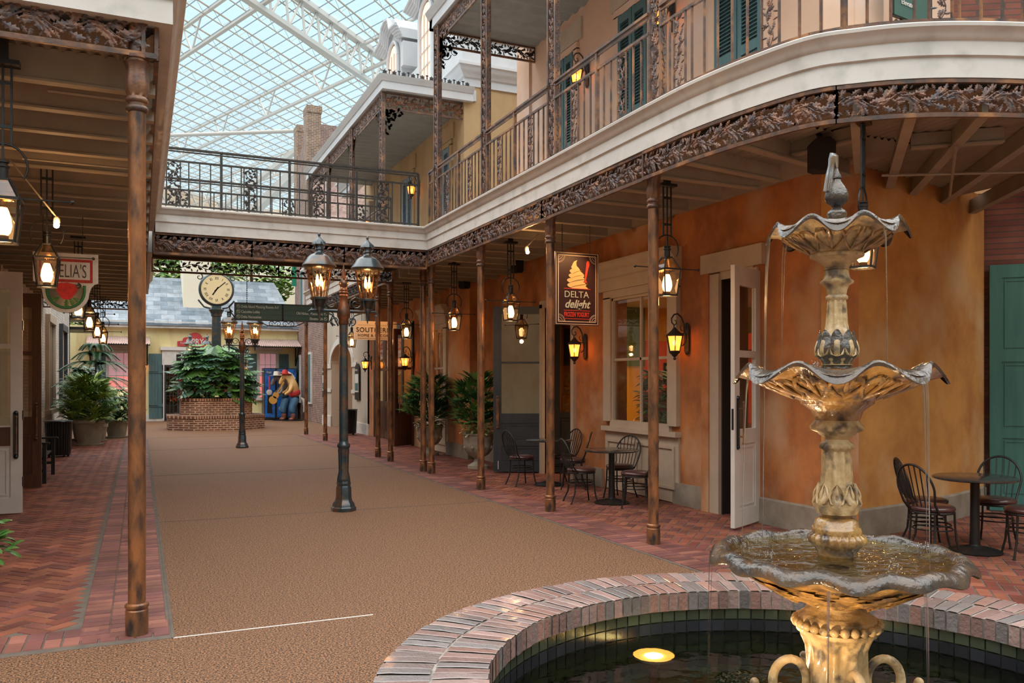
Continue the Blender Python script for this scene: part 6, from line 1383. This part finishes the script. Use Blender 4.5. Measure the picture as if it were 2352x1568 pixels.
for sx in (-1, 1):
    T = FR((0, 0, 0), (1, 0, 0)); scroll(b, (sx*.58, cz+.44), .13, 1.1, pi/2, sx, .025, T); b.tube([(sx*.2, 0, 3.15), (sx*.42, 0, 3.2), (sx*.5, 0, 3.3), (sx*.62, 0, 3.45)], .03, 6)
b.build('scroll_brackets', 'lampgreen', t, smooth=50)
b = MB(); b.M = FR((0, -.13, cz), (1, 0, 0)); b.lathe([(.001, 0), (.535, 0)], 48); b.build('dial', mat('dial', (.72, .66, .50), emit=(1, .88, .66), es=.22), t)
b = MB(); b.M = FR((0, -.15, cz), (1, 0, 0))
NUM = ['XII', 'I', 'II', 'III', 'IIII', 'V', 'VI', 'VII', 'VIII', 'IX', 'X', 'XI']
for k, s_ in enumerate(NUM):
    a = pi/2-k*pi/6; wd = {'I': .03, 'V': .07, 'X': .07}; W_ = sum(wd[c] for c in s_); x = -W_/2
    for c in s_:
        def pt(u, v): ca, sa = math.cos(a-pi/2), math.sin(a-pi/2); v = .40+v; return (u*ca-v*sa, u*sa+v*ca, 0)
        w1 = wd[c]; u0, u1 = x+.008, x+w1-.008; xm = (u0+u1)/2
        for p, q in {'I': [((xm, -.05), (xm, .05))], 'V': [((u0, .05), (xm, -.05)), ((xm, -.05), (u1, .05))], 'X': [((u0, -.05), (u1, .05)), ((u0, .05), (u1, -.05))]}[c]: b.bar(pt(*p), pt(*q), .015, .004, up=(0, 0, 1))
        x += w1
for k in range(60): a = 2*pi*k/60; b.bar((.49*math.cos(a), .49*math.sin(a), 0), (.505*math.cos(a), .505*math.sin(a), 0), .01, .004)
b.build('numerals', 'void', t)
b = MB(); b.M = FR((0, -.16, cz), (1, 0, 0))
for ang, ln, w_ in ((math.radians(42), .40, .035), (math.radians(222+14), .26, .05)): b.bar((-.1*math.cos(ang), -.1*math.sin(ang), 0), (ln*math.cos(ang), ln*math.sin(ang), 0), w_, .006)
b.build('hands', 'void', t)
light('planter_spot', 'SPOT', (2.2, 26.5, 3.6), 320, WARM, .1, rot=(2.3, 30.4, .9), ang=.75)
# ================= LEFT BUILDING =================
wallX('wall_left', -2.55, 6.0, 17.5, 0, 4.1, [(12.35, 15.25, 0, 3.12)], 'brick_red', .25)
wallX('wall_left', -2.55, 17.5, 33.7, 0, 5.2, [], 'brick_pale', .25)
struct(MB().box(-5.5, 33.4, 0, -2.3, 33.7, 5.2), 'wall_left', 'brick_pale'); struct(MB().box(-5.6, 12, 0, -5.5, 15.6, 3.3), 'wall_back', 'warmroom' if 'warmroom' in M else 'tan')
struct(MB().box(-2.3, 17.5, 0, -2.2, 17.8, 3.4), 'trim_8', 'frame_beige')
for (a, c_) in ((12.2, 12.35), (15.25, 15.4)): struct(MB().box(-2.6, a, 0, -2.25, c_, 3.3), 'trim_8', 'door_brown')
struct(MB().box(-2.6, 12.2, 3.12, -2.25, 15.4, 3.35), 'trim_8', 'door_brown')
for i, (y, w_) in enumerate(((18.3, 1.5), (21.6, 1.5), (25.2, 1.9), (29.3, 2.0))):
    t = empty('window_%d' % (10+i), kind='structure'); z0, z1 = .95, 3.3
    for bx in ((-2.3, y, z0, -2.2, y+.12, z1), (-2.3, y+w_-.12, z0, -2.2, y+w_, z1), (-2.3, y, z1, -2.18, y+w_, z1+.2), (-2.3, y-.05, z0-.12, -2.15, y+w_+.05, z0)): boxo('window_frame', 'frame_beige' if i < 3 else 'door_dark', bx, t)
    boxo('glass_pane', 'glass_dark', (-2.27, y+.12, z0, -2.26, y+w_-.12, z1), t); boxo('curtain', 'frame_beige' if i < 3 else 'void', (-2.29, y+.12, z0, -2.28, y+w_-.12, z1), t); boxo('mullion', 'frame_beige', (-2.27, y+w_/2-.02, z0, -2.24, y+w_/2+.02, z1), t)
t = panel_door('door_12', .84, 3.08, [(.2, .85, 'panel'), (1.12, 2.1, 'glass'), (2.16, 2.86, 'glass')], 'door_white', stile=.13, glm='glass_pale', th=.055); t['kind'] = 'structure'
t.location = (-2.22, 12.3, .02); t.rotation_euler = (0, 0, .02); handle(t, .77, 1.0, -.028); hinges(t, .845, 0, (.4, 1.25, 2.4)); boxo('lower_rail_band', 'door_brown', (.13, -.03, .86, .71, -.02, 1.1), t)
t = panel_door('door_13', .84, 3.08, [(.2, .85, 'panel'), (1.12, 2.1, 'glass'), (2.16, 2.86, 'glass')], 'door_brown', stile=.13, glm='glass_pale', th=.055); t['kind'] = 'structure'
t.location = (-2.28, 15.2, .02); handle(t, .77, 1.05, -.028, mt='door_brown')
t = panel_door('door_14', .9, 3.08, [(.2, .85, 'panel'), (1.12, 2.86, 'glass')], 'door_brown', stile=.13, glm='glass_pale'); t['kind'] = 'structure'; t.location = (-3.6, 13.2, .02); t.rotation_euler = (0, 0, .3)
struct(MB().box(-5.5, 12, -.01, -2.3, 15.6, .012), 'floor', 'door_brown'); struct(MB().box(-5.5, 11.9, 0, -2.55, 12.1, 3.3), 'wall_side', 'frame_beige'); struct(MB().box(-5.5, 15.5, 0, -2.55, 15.7, 3.3), 'wall_side', 'frame_beige'); struct(MB().box(-5.5, 12, 3.2, -2.5, 15.6, 3.3), 'ceiling', 'frame_beige')
light('shop_light', 'POINT', (-4.0, 13.6, 2.7), 22, WARM, .1)
t = empty('alarm_box', (-2.28, 24.2, 1.95), 0, 'small red and white alarm box on the left pale wall', 'alarm'); t.location = (-2.28, 17.65, 2.25); boxo('back', 'flower', (0, -.08, -.1, .05, .08, .1), t); boxo('strobe', 'white', (.05, -.05, -.06, .09, .05, .06), t)
t.location = (-1.95, 15.9, 2.0)
t.location = (-2.2, 18.0, 2.08)
# stair railing beyond the left wall
t = empty('stair_railing', (0, 0, 0), 0, 'black iron stair railing sloping down behind the left potted plants', 'railing')
p0, p1 = Vector((-4.2, 35.0, 3.3)), Vector((-1.7, 34.6, 1.85)); b = MB(); b.tube([p0, p1], .035, 6); b.tube([p0-Vector((0, 0, .9)), p1-Vector((0, 0, .9))], .02, 6); b.build('handrail', 'black', t)
for k in range(15): p = p0.lerp(p1, k/14); MB().box(p.x-.012, p.y-.012, p.z-1.0, p.x+.012, p.y+.012, p.z).build('baluster', 'black', t)
tag(MB().add([(-4.6, 35.1, 2.0), (-1.6, 35.1, .2), (-1.6, 36.2, .2), (-4.6, 36.2, 2.0), (-4.6, 35.1, 0), (-1.6, 35.1, 0), (-1.6, 36.2, 0), (-4.6, 36.2, 0)], [(0, 1, 2, 3), (0, 4, 5, 1), (1, 5, 6, 2), (2, 6, 7, 3), (3, 7, 4, 0)]).build('staircase', 'black'), 'dark staircase flank behind the left potted plants', 'stairs')
for k in range(3): tag(boxo('balcony_slab', 'black', (-5.2, 34.2, 3.6+.42*k, -1.35-.15*k, 36.6, 3.7+.42*k)), 'dark balcony slab edge behind the left gallery end, '+('lowest', 'middle', 'topmost')[k]+' of three', 'balcony slab')
# ================= CREAM SHOP =================
YB = 38.9
wallY_holes = [(.95, 2.3, 0, 2.42)]
b = MB()
for (x0, x1, z0, z1) in ((-2.5, .95, 0, 4.05), (2.3, 6.6, 0, 4.05), (.95, 2.3, 2.42, 4.05)): b.box(x0, YB, z0, x1, YB+.3, z1)
b.box(-2.8, YB, 0, -2.5, YB+4, 4.05); struct(b, 'wall_shop', 'cream_wall')
struct(MB().box(-2.0, YB-.25, 4.0, 6.62, YB+.3, 4.28), 'trim_9', 'cream'); struct(MB().box(-2.5, YB-.03, 0, .95, YB+.02, .3), 'baseboard_shop', 'cream'); struct(MB().box(2.3, YB-.03, 0, 6.6, YB+.02, .3), 'baseboard_shop', 'cream')
b = MB(); b.add([(-2.1, YB-.3, 4.2), (6.6, YB-.3, 4.2), (6.0, YB+3.2, 6.55), (-2.1, YB+3.2, 6.55), (-2.1, YB-.3, 4.1), (6.6, YB-.3, 4.1), (6.0, YB+3.2, 6.4), (-2.1, YB+3.2, 6.4)], [(0, 1, 2, 3), (4, 7, 6, 5), (0, 4, 5, 1), (1, 5, 6, 2), (2, 6, 7, 3), (3, 7, 4, 0)])
M['slate_roof'] = brickmat('slate_roof', (.10, .145, .19), (.27, .32, .37), (.07, .09, .11), bw=.55, bh=.22, mortar=.006, rough=.6, ky=0)
struct(b, 'roof_shop', 'slate_roof')
struct(MB().box(1.75, YB+.9, 4.8, 2.9, YB+4, 9.5), 'wall_tower', 'cream_far')
# windows
def shopwin(x0, x1, z0, z1, i, glow_top, glow_bot):
    t = empty('window_%d' % i, kind='structure'); y = YB
    for bx in ((x0-.12, y-.06, z0-.1, x0, y, z1+.1), (x1, y-.06, z0-.1, x1+.12, y, z1+.1), (x0-.12, y-.07, z1, x1+.12, y, z1+.12), (x0-.16, y-.12, z0-.14, x1+.16, y, z0-.04), (x0-.3, y-.05, z1+.14, x1+.3, y, z1+.42)): boxo('window_frame', 'cream', bx, t)
    zm = (z0+z1)/2; boxo('upper_sash', glow_top, (x0, y-.03, zm, x1, y-.01, z1), t); boxo('lower_sash', glow_bot, (x0, y-.04, z0, x1, y-.02, zm), t)
    b = MB(); b.box(x0, y-.055, zm-.025, x1, y-.02, zm+.025)
    for k in (1, 2): x = x0+(x1-x0)*k/3; b.box(x-.012, y-.05, z0, x+.012, y-.02, z1)
    for z in (z0+(z1-z0)*.25, z0+(z1-z0)*.75): b.box(x0, y-.05, z-.012, x1, y-.02, z+.012)
    b.build('muntins', 'cream', t); return t
shopwin(-1.2, -.35, 1.0, 2.9, 20, 'pinkpale', 'pinkglow'); shopwin(4.92, 5.62, 1.0, 2.95, 21, 'pinkpale', 'pinkglow')
def plank_shutter(x0, x1, z0, z1, lab):
    t = empty('board_shutter', (x0, YB-.03, z0), 0, lab, 'shutter'); n = max(2, round((x1-x0)/.12)); b = MB()
    for k in range(n): a = (x1-x0)*k/n; b.box(a+.004, -.03, 0, a+(x1-x0)/n-.004, 0, z1-z0)
    b.build('boards', 'shutter', t)
    for z in (.2*(z1-z0), .72*(z1-z0)): boxo('batten', 'shutter', (0, -.055, z-.06, x1-x0, -.03, z+.06), t)
    for z in (.2*(z1-z0), .72*(z1-z0)): boxo('hinge_strap', 'black', (0, -.065, z-.01, (x1-x0)*.6, -.055, z+.01), t)
plank_shutter(.34, .93, .12, 2.9, 'tall green board shutter left of the cream shop doorway'); plank_shutter(3.3, 4.03, .12, 2.9, 'tall green board shutter right of the cream shop doorway, behind the planter')
plank_shutter(-1.78, -1.34, 1.0, 2.95, 'green board shutter left of the left pink window'); plank_shutter(4.4, 4.78, .95, 2.95, 'green board shutter left of the right pink window'); plank_shutter(5.78, 6.2, .95, 2.95, 'green board shutter right of the right pink window, above the machines')
def awning(x0, x1, lab):
    t = empty('metal_awning', (x0, YB, 3.62), 0, lab, 'awning'); n = int((x1-x0)/.09*4); vs = []
    for i in range(n+1): x = (x1-x0)*i/n; z = .02*math.sin(2*pi*x/.09); vs += [(x, 0, z), (x, -1.15, z-.36)]
    MB().add(vs, [(2*i, 2*i+1, 2*i+3, 2*i+2) for i in range(n)]).build('corrugated_sheet', mat('awn%d' % int(x0*10), (.42, .30, .27), (.50, .38, .35), scale=3, rough=.5, metal=.2), t)
    for x in (.1, x1-x0-.1):
        b = MB(); b.bar((x, -1.05, -.36), (x, -.02, -1.2), .04); b.bar((x, -.02, -1.2), (x, -.02, -.05), .05); b.build('strut', 'black', t)
    boxo('edge_rail', 'black', (0, -1.1, -.42, x1-x0, -1.06, -.38), t)
awning(-2.0, .38, 'corrugated metal awning above the left pink window'); awning(4.2, 6.6, 'corrugated metal awning above the right pink window and the machines')
# doorway
for bx in ((.86, YB-.06, 0, .95, YB+.02, 2.46), (2.3, YB-.06, 0, 2.4, YB+.02, 2.46), (.86, YB-.08, 2.42, 3.0, YB, 3.05), (.8, YB-.14, 3.05, 3.06, YB, 3.2)): struct(MB().box(*bx), 'trim_9', 'cream')
for k in range(3): tag(boxo('transom_light', 'void', (1.43+.24*k, YB-.1, 2.58, 1.62+.24*k, YB-.08, 2.88)), 'small dark square transom pane above the cream shop door, '+('left', 'middle', 'right')[k]+' of three', 'window pane')
t = panel_door('door_15', .58, 2.38, [(.15, .45, 'panel')], 'door_dark', stile=.08); t.location = (.95, YB-.08, .02); t.rotation_euler = (0, 0, -.1); t['kind'] = 'structure'
for ch in list(t.children): bpy.data.objects.remove(ch)
b = MB(); 
for bx in ((0, -.03, 0, .07, .03, 2.38), (.51, -.03, 0, .58, .03, 2.38), (0, -.03, 0, .58, .03, .25), (0, -.03, 2.3, .58, .03, 2.38)): b.box(*bx)
for x in (.22, .36): b.box(x-.012, -.02, .25, x+.012, .02, 2.3)
for k in range(1, 5): z = .25+2.05*k/5; b.box(.07, -.02, z-.012, .51, .02, z+.012)
b.build('leaf_frame', 'door_dark', t); boxo('glass_pane', 'glass_dark', (.07, -.004, .25, .51, .004, 2.3), t)
boxo('edge', 'cream', (-.05, -.04, 0, 0, .02, 2.4), t)
struct(MB().box(.5, YB+3.4, 0, 3.2, YB+3.5, 2.8), 'wall_back', 'warmroom' if 'warmroom' in M else mat('wr', (.45, .12, .05), (.25, .06, .03), scale=2)); struct(MB().box(.5, YB+.3, 2.6, 3.2, YB+3.5, 2.7), 'ceiling', 'terracotta'); struct(MB().box(.4, YB+.3, 0, .5, YB+3.5, 2.7), 'wall_side', 'void'); struct(MB().box(3.1, YB+.3, 0, 3.2, YB+3.5, 2.7), 'wall_side', 'terracotta')
tag(boxo('display_table', 'void', (1.2, YB+1.6, 0, 2.9, YB+2.2, .8)), 'dark display table inside the cream shop doorway', 'table')
cg = 'red bottles and glasses on the display inside the cream shop'
for k in range(14): 
    o = MB().lathe([(.03, 0), (.035, .1), (.012, .17), (.012, .24)], 8).build('display_bottle', emat('rb%d' % k, (.8, .06, .03), .9) if k < 2 else bpy.data.materials['rb%d' % (k % 2)], loc=(1.25+.11*k, YB+1.9, .8), label='small red lit bottle inside the cream shop doorway, %s from the left' % 'first second third fourth fifth sixth seventh eighth ninth tenth eleventh twelfth thirteenth fourteenth'.split()[k], cat='bottle', group=cg)
light('shop_light', 'POINT', (1.8, YB+1.6, 2.3), 24, (1, .45, .2), .1)
# shop sign
t = empty('shop_sign', (1.47, YB-.06, 3.23), 0, 'red scalloped shop sign with white lettering above the cream shop door', 'sign')
W_ = 1.45; out = [(0, 0), (W_, 0), (W_, .22), (W_-.22, .24)]+arcpts(W_-.36, .24, .16, .2, pi*.75, 6)+arcpts(W_/2, .30, .31, .35, pi-.35, 8)+arcpts(.36, .24, .16, pi*.25, pi-.2, 6)+[(.22, .24), (0, .22)]
b = MB(); b.prism(out, .05, FR((0, 0, 0), (1, 0, 0))); b.build('sign_board', mat('opryred', (.42, .03, .035), (.5, .05, .05), scale=14), t); text('OPRY', .36, FR((.34, -.06, .09), (1, 0, 0)), 'cream', t, sx=.8, bold=.004); text('THE', .13, FR((.1, -.06, .09), (1, 0, 0)), 'cream', t); text('SHOP', .13, FR((1.08, -.06, .09), (1, 0, 0)), 'cream', t, sx=.9)
# machines
def machine(x0, x1, lab, y=38.05, h=2.3, kind=0):
    t = empty('display_machine', (x0, y, 0), 0, lab, 'machine'); w_ = x1-x0; boxo('cabinet', 'door_dark', (0, 0, .06, w_, .75, h), t)
    boxo('front_panel', mat('mblue%d' % kind, (.01, .05, .22), (.02, .16, .5), scale=2.5, rough=.2, c3=(.005, .01, .03), emit=(.02, .12, .4), es=.12), (.04, -.015, .12, w_-.04, 0, h-.05), t)
    if kind < 2: boxo('header_band', mat('mh%d' % kind, (.02, .06, .16)), (.05, -.025, h-.28, w_-.05, -.012, h-.08), t); text('TUNE' if 0 else 'Stage', .13, FR((.1, -.03, h-.22), (1, 0, 0)), 'white', t, sx=.8)
    if kind == 0:
        boxo('red_stripe', 'signred', (w_*.38, -.03, 1.35, w_*.48, -.014, 1.95), t); b = MB(); b.ball((w_*.45, -.02, 1.22), .13, 10, 6, (1, .15, 1)); b.build('printed_hair', 'cream', t); b = MB(); b.prism([(w_*.25, .3), (w_*.7, .3), (w_*.66, 1.1), (w_*.3, 1.1)], .01, FR((0, -.018, 0), (1, 0, 0))); b.build('printed_figure', 'void', t)
    if kind == 1: boxo('screen', 'void', (.06, -.03, 1.5, w_-.06, -.014, 1.95), t); boxo('picture_panel', 'stucco_grey', (.06, -.03, 1.12, w_-.06, -.014, 1.35), t); b = MB(); b.ball((w_*.5, -.02, .5), .14, 10, 6, (1, .12, .9)); b.build('printed_shape', 'shutter_blue', t)
    return t
machine(5.0, 5.5, 'left blue illustrated display machine with a red stripe, against the cream shop', kind=0); machine(5.53, 5.98, 'middle blue display machine with a small screen, against the cream shop', kind=1); machine(6.0, 6.42, 'right blue display machine behind the horse statues', kind=2)
# horse statues
def skin(nodes, edges, name, mt, parent, sub=2):
    me = bpy.data.meshes.new(name); me.from_pydata([n[0] for n in nodes], edges, []); o = bpy.data.objects.new(name, me); C.objects.link(o)
    m = o.modifiers.new('s', 'SKIN'); sv = me.skin_vertices[0].data if me.skin_vertices else None
    if sv is None:
        bm = bmesh.new(); bm.from_mesh(me); bm.verts.layers.skin.verify(); bm.to_mesh(me); bm.free(); sv = me.skin_vertices[0].data
    for i, n in enumerate(nodes): r = n[1]; sv[i].radius = (r, r) if not isinstance(r, tuple) else r
    sv[0].use_root = True; o.modifiers.new('u', 'SUBSURF').levels = sub
    dg = bpy.context.evaluated_depsgraph_get(); dg.update(); m2 = bpy.data.meshes.new_from_object(o.evaluated_get(dg)); bpy.data.objects.remove(o)
    m2.shade_smooth(); m2.materials.clear(); m2.materials.append(M[mt] if isinstance(mt, str) else mt)
    o = bpy.data.objects.new(name, m2); C.objects.link(o); o.parent = parent; return o
M['palomino'] = mat('palomino', (.62, .34, .10), (.70, .42, .16), scale=3, rough=.35); M['horse_dark'] = mat('horse_dark', (.10, .09, .10), (.16, .14, .14), scale=3, rough=.35); M['denim'] = mat('denim', (.04, .12, .22), (.07, .18, .30), scale=6, rough=.6); M['redcloth'] = mat('redcloth', (.5, .02, .03), (.6, .06, .05), scale=5, rough=.5); M['boot'] = mat('boot', (.22, .07, .04), rough=.35); M['mane'] = mat('mane', (.65, .62, .55), rough=.5)
def horse(loc, s, lab, coat, rz, hatm, dark=False):
    t = empty('horse_statue', loc, rz, lab, 'statue'); V = lambda *a: tuple(x*s for x in a)
    # facing -x ; upright horse bowed over, neck arched
    nd = [(V(.18, 0, 1.02), .22*s), (V(.12, 0, 1.32), .24*s), (V(.05, 0, 1.58), .22*s), (V(-.04, 0, 1.84), .19*s), (V(-.20, 0, 1.99), .15*s), (V(-.34, 0, 1.95), .13*s), (V(-.43, 0, 1.82), .115*s), (V(-.49, 0, 1.68), .09*s), (V(-.51, 0, 1.60), .085*s),
          (V(-.02, .2, 1.55), .10*s), (V(-.16, .3, 1.32), .08*s), (V(-.38, .2, 1.22), .06*s), (V(-.02, -.2, 1.55), .10*s), (V(-.14, -.3, 1.30), .08*s), (V(-.36, -.22, 1.15), .06*s),
          (V(-.28, .07, 2.07), .035*s), (V(-.27, .08, 2.18), .015*s), (V(-.28, -.07, 2.07), .035*s), (V(-.27, -.08, 2.18), .015*s)]
    skin(nd, [(0, 1), (1, 2), (2, 3), (3, 4), (4, 5), (5, 6), (6, 7), (7, 8), (2, 9), (9, 10), (10, 11), (2, 12), (12, 13), (13, 14), (4, 15), (15, 16), (4, 17), (17, 18)], 'body', coat, t)
    for sy in (-1, 1):
        skin([(V(.16, sy*.10, 1.08), .20*s), (V(.08, sy*.14, .75), .16*s), (V(-.02, sy*.15, .5), .12*s), (V(.06, sy*.15, .3), .12*s)], [(0, 1), (1, 2), (2, 3)], 'trousers', 'denim', t)
        skin([(V(.05, sy*.15, .36), .095*s), (V(.04, sy*.15, .08), .085*s), (V(-.12, sy*.15, .05), .06*s)], [(0, 1), (1, 2)], 'boot', 'boot', t)
    skin([(V(.16, 0, 1.05), .27*s), (V(.11, 0, 1.22), .30*s), (V(.06, 0, 1.40), .28*s)], [(0, 1), (1, 2)], 'shirt', 'redcloth' if not dark else 'denim', t)
    skin([(V(-.04, 0, 1.78), .205*s), (V(-.10, 0, 1.72), .215*s)], [(0, 1)], 'neckerchief', 'redcloth', t)
    b = MB(); b.lathe([(.02, .2), (.1, .19), (.12, .1), (.13, .03), (.28, .0), (.3, .02), (.27, -.01), (.12, 0)], 20, V(-.30, 0, 2.06)); b.build('hat', hatm, t, smooth=50)
    skin([(V(.36, 0, 1.02), .05*s), (V(.52, 0, .9), .09*s), (V(.56, 0, .6), .08*s), (V(.5, 0, .35), .03*s)], [(0, 1), (1, 2), (2, 3)], 'tail', 'mane', t)
    b = MB()
    for sy in (-1, 1): b.ball(V(-.42, sy*.1, 1.90), .022, 8, 6); 
    b.build('eyes', 'void', t)
    b = MB()
    b.tube([V(.12, 0, 1.85), V(-.02, 0, 2.04), V(-.18, 0, 2.15)], [.05, .06, .04], 6); b.build('mane', 'mane', t, smooth=60)
    MB().lathe([(.45, 0), (.45, .03)], 20).build('plinth', 'black', t)
    return t
h = horse((6.02, 36.9, 0), .98, 'palomino horse statue in denim, red shirt and red hat in front of the machines', 'palomino', 0, 'redcloth')
g_ = MB(); g_.M = FR((-.42, -.30, 1.15), (.5, 0, .85), (-.8, 0, .5)); g_.lathe([(.001, -.03), (.17, -.03), (.17, .03), (.001, .03)], 20, (-.28, 0, 0)); g_.lathe([(.001, -.03), (.13, -.03), (.13, .03), (.001, .03)], 20, (-.05, 0, 0)); g_.box(0, -.025, -.01, .62, .025, .02); tag(g_.build('guitar', mat('guitar', (.6, .3, .06), rough=.3), loc=(5.75, 36.95, 0)), 'tan acoustic guitar held by the horse statues', 'guitar')
h2 = horse((5.72, 37.45, 0), .95, 'painted dark horse statue with a pale hat, standing left behind the palomino horse', 'horse_dark', .1, 'mane', True)
# ================= BACKGROUND =================
struct(MB().box(-14, 49, 0, 12, 49.5, 8.7), 'wall_far', 'cream_far')
M['leaf_lime'] = leafm('leaf_lime', (.16, .26, .05), (.26, .34, .09), .6)  # yellow-green leaf tone mixed through the far trees
def tree(x, y, z0, z1, R, lab, n=900, ln=.5):
    t = empty('tree', (x, y, 0), 0, lab, 'tree'); MB().tube([(0, 0, 0), (.1, 0, z0), (0, 0, z1-.5)], [.2, .14, .05], 8).build('trunk', 'door_brown', t); a_, c_ = MB(), MB()
    for k in range(n):
        v = Vector((random.gauss(0, 1), random.gauss(0, 1), random.gauss(0, 1))).normalized()*random.uniform(.4, 1)**.5; blade((a_, c_)[k % 2], (v.x*R, v.y*R, (z0+z1)/2+v.z*(z1-z0)/2), random.uniform(0, 6.28), random.uniform(-.6, .8), ln, ln*.5, .5, 2)
    a_.build('foliage', 'leaf_lime', t); c_.build('foliage', 'leaf', t)
tree(.4, 44.5, 5.2, 8.6, 2.0, 'leafy green tree above the left part of the slate roof'); tree(5.2, 44.6, 5.2, 8.5, 2.3, 'leafy green tree above the right part of the slate roof'); tree(-4.2, 40.5, 1.0, 6.0, 1.6, 'dark leafy tree left of the cream shop, behind the staircase', 700); tree(-3.3, 43.5, 3.0, 7.5, 1.8, 'leafy tree behind the left gallery end', 600)
t = empty('holiday_banner', (6.15, 38.0, 6.0), 0, 'small green and red holiday decoration hanging on the brick gable', 'decoration'); t.location = (6.35, 38.3, 6.0); boxo('green_ribbon', mat('ribbon', (.01, .25, .13)), (-.1, -.02, 0, .1, .02, .9), t); MB().ball((.35, 0, .75), .13, 8, 6).build('red_bow', 'redcloth', t)
# masses added to cut side sky light: left block, unseen rear and side walls
struct(MB().box(-14, 6.2, 4.46, -3.2, 34, 9.5), 'wall_left', 'peach'); struct(MB().box(-14, 6.1, 0, -3.0, 11.8, 4.46), 'wall_left', 'brick_red')
struct(MB().box(-14, -9, 0, 14, -8.6, 7.5), 'unseen_wall_rear', 'tan'); struct(MB().box(-14.3, -9, 0, -14, 47, 9.5), 'wall_side', 'tan'); struct(MB().box(13, -9, 0, 13.3, 47, 9.5), 'wall_side', 'tan')
# ================= ATRIUM ROOF =================
AR = empty('atrium_roof', (0, 0, 0), 0, 'white steel trussed glass roof spanning high above the indoor street', 'glass roof'); ZR = 24.0
D1 = Vector((.7065, .7794, 0)).normalized(); D2 = Vector((-.348, .937, 0)).normalized(); F = Vector((math.sin(YAW), math.cos(YAW), 0)); Rt = Vector((math.cos(YAW), -math.sin(YAW), 0)); r371 = F+Rt*((371-1176)/1910)
def zz(v, z): return Vector((v.x, v.y, z))
for k in range(-7, 22):
    p = r371*(53.1+3.66*k); b = MB(); a, c_ = (-14, 62)
    b.bar(zz(p+D1*a, ZR), zz(p+D1*c_, ZR), .07, .07); b.bar(zz(p+D1*a, ZR-.6), zz(p+D1*c_, ZR-.6), .05, .05)
    s_ = a
    while s_ < c_-1.6: b.bar(zz(p+D1*s_, ZR-.6), zz(p+D1*(s_+.8), ZR), .018); b.bar(zz(p+D1*(s_+.8), ZR), zz(p+D1*(s_+1.6), ZR-.6), .018); s_ += 1.6 if k < 12 else 3.2
    b.build('joist_truss', 'steel_warm', AR)
for k in range(-10, 32):
    p = r371*(54.8+2.38*k); b = MB(); b.bar(zz(p-D2*45, ZR+.1), zz(p+D2*45, ZR+.1), .05, .04); b.build('glazing_bar', 'mullion', AR)
for k in (-1, 0, 1, 2):
    p = r371*(54.8+23.8*k); b = MB(); b.bar(zz(p-D2*45, ZR-.1), zz(p+D2*45, ZR-.1), .2, .12); b.bar(zz(p-D2*45, ZR-1.9), zz(p+D2*45, ZR-1.9), .22, .14)
    s_ = -45
    while s_ < 44: b.bar(zz(p+D2*s_, ZR-.1), zz(p+D2*(s_+1.3), ZR-1.9), .09); b.bar(zz(p+D2*(s_+1.3), ZR-1.9), zz(p+D2*(s_+2.6), ZR-.1), .09); s_ += 7.8
    b.build('cross_truss', 'steel', AR)
# deep main truss
def onplane(u, v, z): d = (z-1.7)*1910/(876-v); return zz((F+Rt*((u-1176)/1910))*d, z)
p0, p1 = onplane(693, 0, 24), onplane(885, 138, 24); q0, q1 = onplane(570, 0, 21.8), onplane(853, 190, 21.8); dr = (p1-p0); b = MB()
b.bar(p0-dr*.6, p0+dr*2.2, .5, .3); qd = q1-q0; b.bar(q0-qd*.5, q0+qd*2.0, .42, .26)
for k in range(-3, 13):
    f = k*.16; a = p0+dr*f; c_ = zz(a, 21.8); o_ = (q0-zz(p0, 21.8)); c_ = zz(a, 21.8)+o_-dr.normalized()*o_.dot(dr.normalized()); b.bar(a, c_, .15, .12)
    a2 = p0+dr*(f+.16); b.bar(a2, c_, .10, .08)
b.build('main_truss', 'steel', AR)
b = MB(); b.tube([onplane(300, 314, 20.5), onplane(840, 295, 20.5)], .15, 10); b.build('tie_tube', 'steel', AR, smooth=60)
b = MB(); b.bar(onplane(470, 590, 21), onplane(700, 375, 21), .8, .9); b.bar(onplane(480, 500, 21), onplane(700, 330, 21), .4, .4); 
b.build('sloping_truss', 'steel', AR)
MB().add([(-90, -40, ZR+.3), (120, -40, ZR+.3), (120, 150, ZR+.3), (-90, 150, ZR+.3)], [(0, 1, 2, 3)]).build('glass_panes', 'glass_roof', AR)
# eave walls at the far end of the hall
P = [onplane(250, 375, 24), onplane(345, 416, 24), onplane(460, 450, 24), onplane(575, 492, 24), onplane(640, 478, 24), onplane(760, 520, 24)]
b = MB()
for a, c_ in zip(P[:-1], P[1:]): b.add([zz(a, 0), zz(c_, 0), zz(c_, 23.9), zz(a, 23.9)], [(0, 1, 2, 3)])
struct(b, 'wall_hall', 'beige_far', fix=False)
b = MB()
for a, c_ in zip(P[:-1], P[1:]):
    n_ = (zz(c_, 0)-zz(a, 0)).normalized().cross(Vector((0, 0, 1))); n_ = n_ if n_.dot(F) < 0 else -n_
    b.bar(a+n_*1.0-Vector((0, 0, .3)), c_+n_*1.0-Vector((0, 0, .3)), .3); b.bar(a+n_*1.0-Vector((0, 0, 2.2)), c_+n_*1.0-Vector((0, 0, 2.2)), .3); L_ = (c_-a).length; m_ = max(2, int(L_/2.0))
    for k in range(m_): x0 = a.lerp(c_, k/m_)+n_; x1 = a.lerp(c_, (k+.5)/m_)+n_; x2 = a.lerp(c_, (k+1)/m_)+n_; b.bar(x0-Vector((0, 0, .3)), x1-Vector((0, 0, 2.2)), .15); b.bar(x1-Vector((0, 0, 2.2)), x2-Vector((0, 0, .3)), .15)
    b.bar(a+n_*1.5-Vector((0, 0, 6.0)), c_+n_*1.5-Vector((0, 0, 6.0)), 1.2, 1.0)
struct(b, 'trim_10', 'steel')
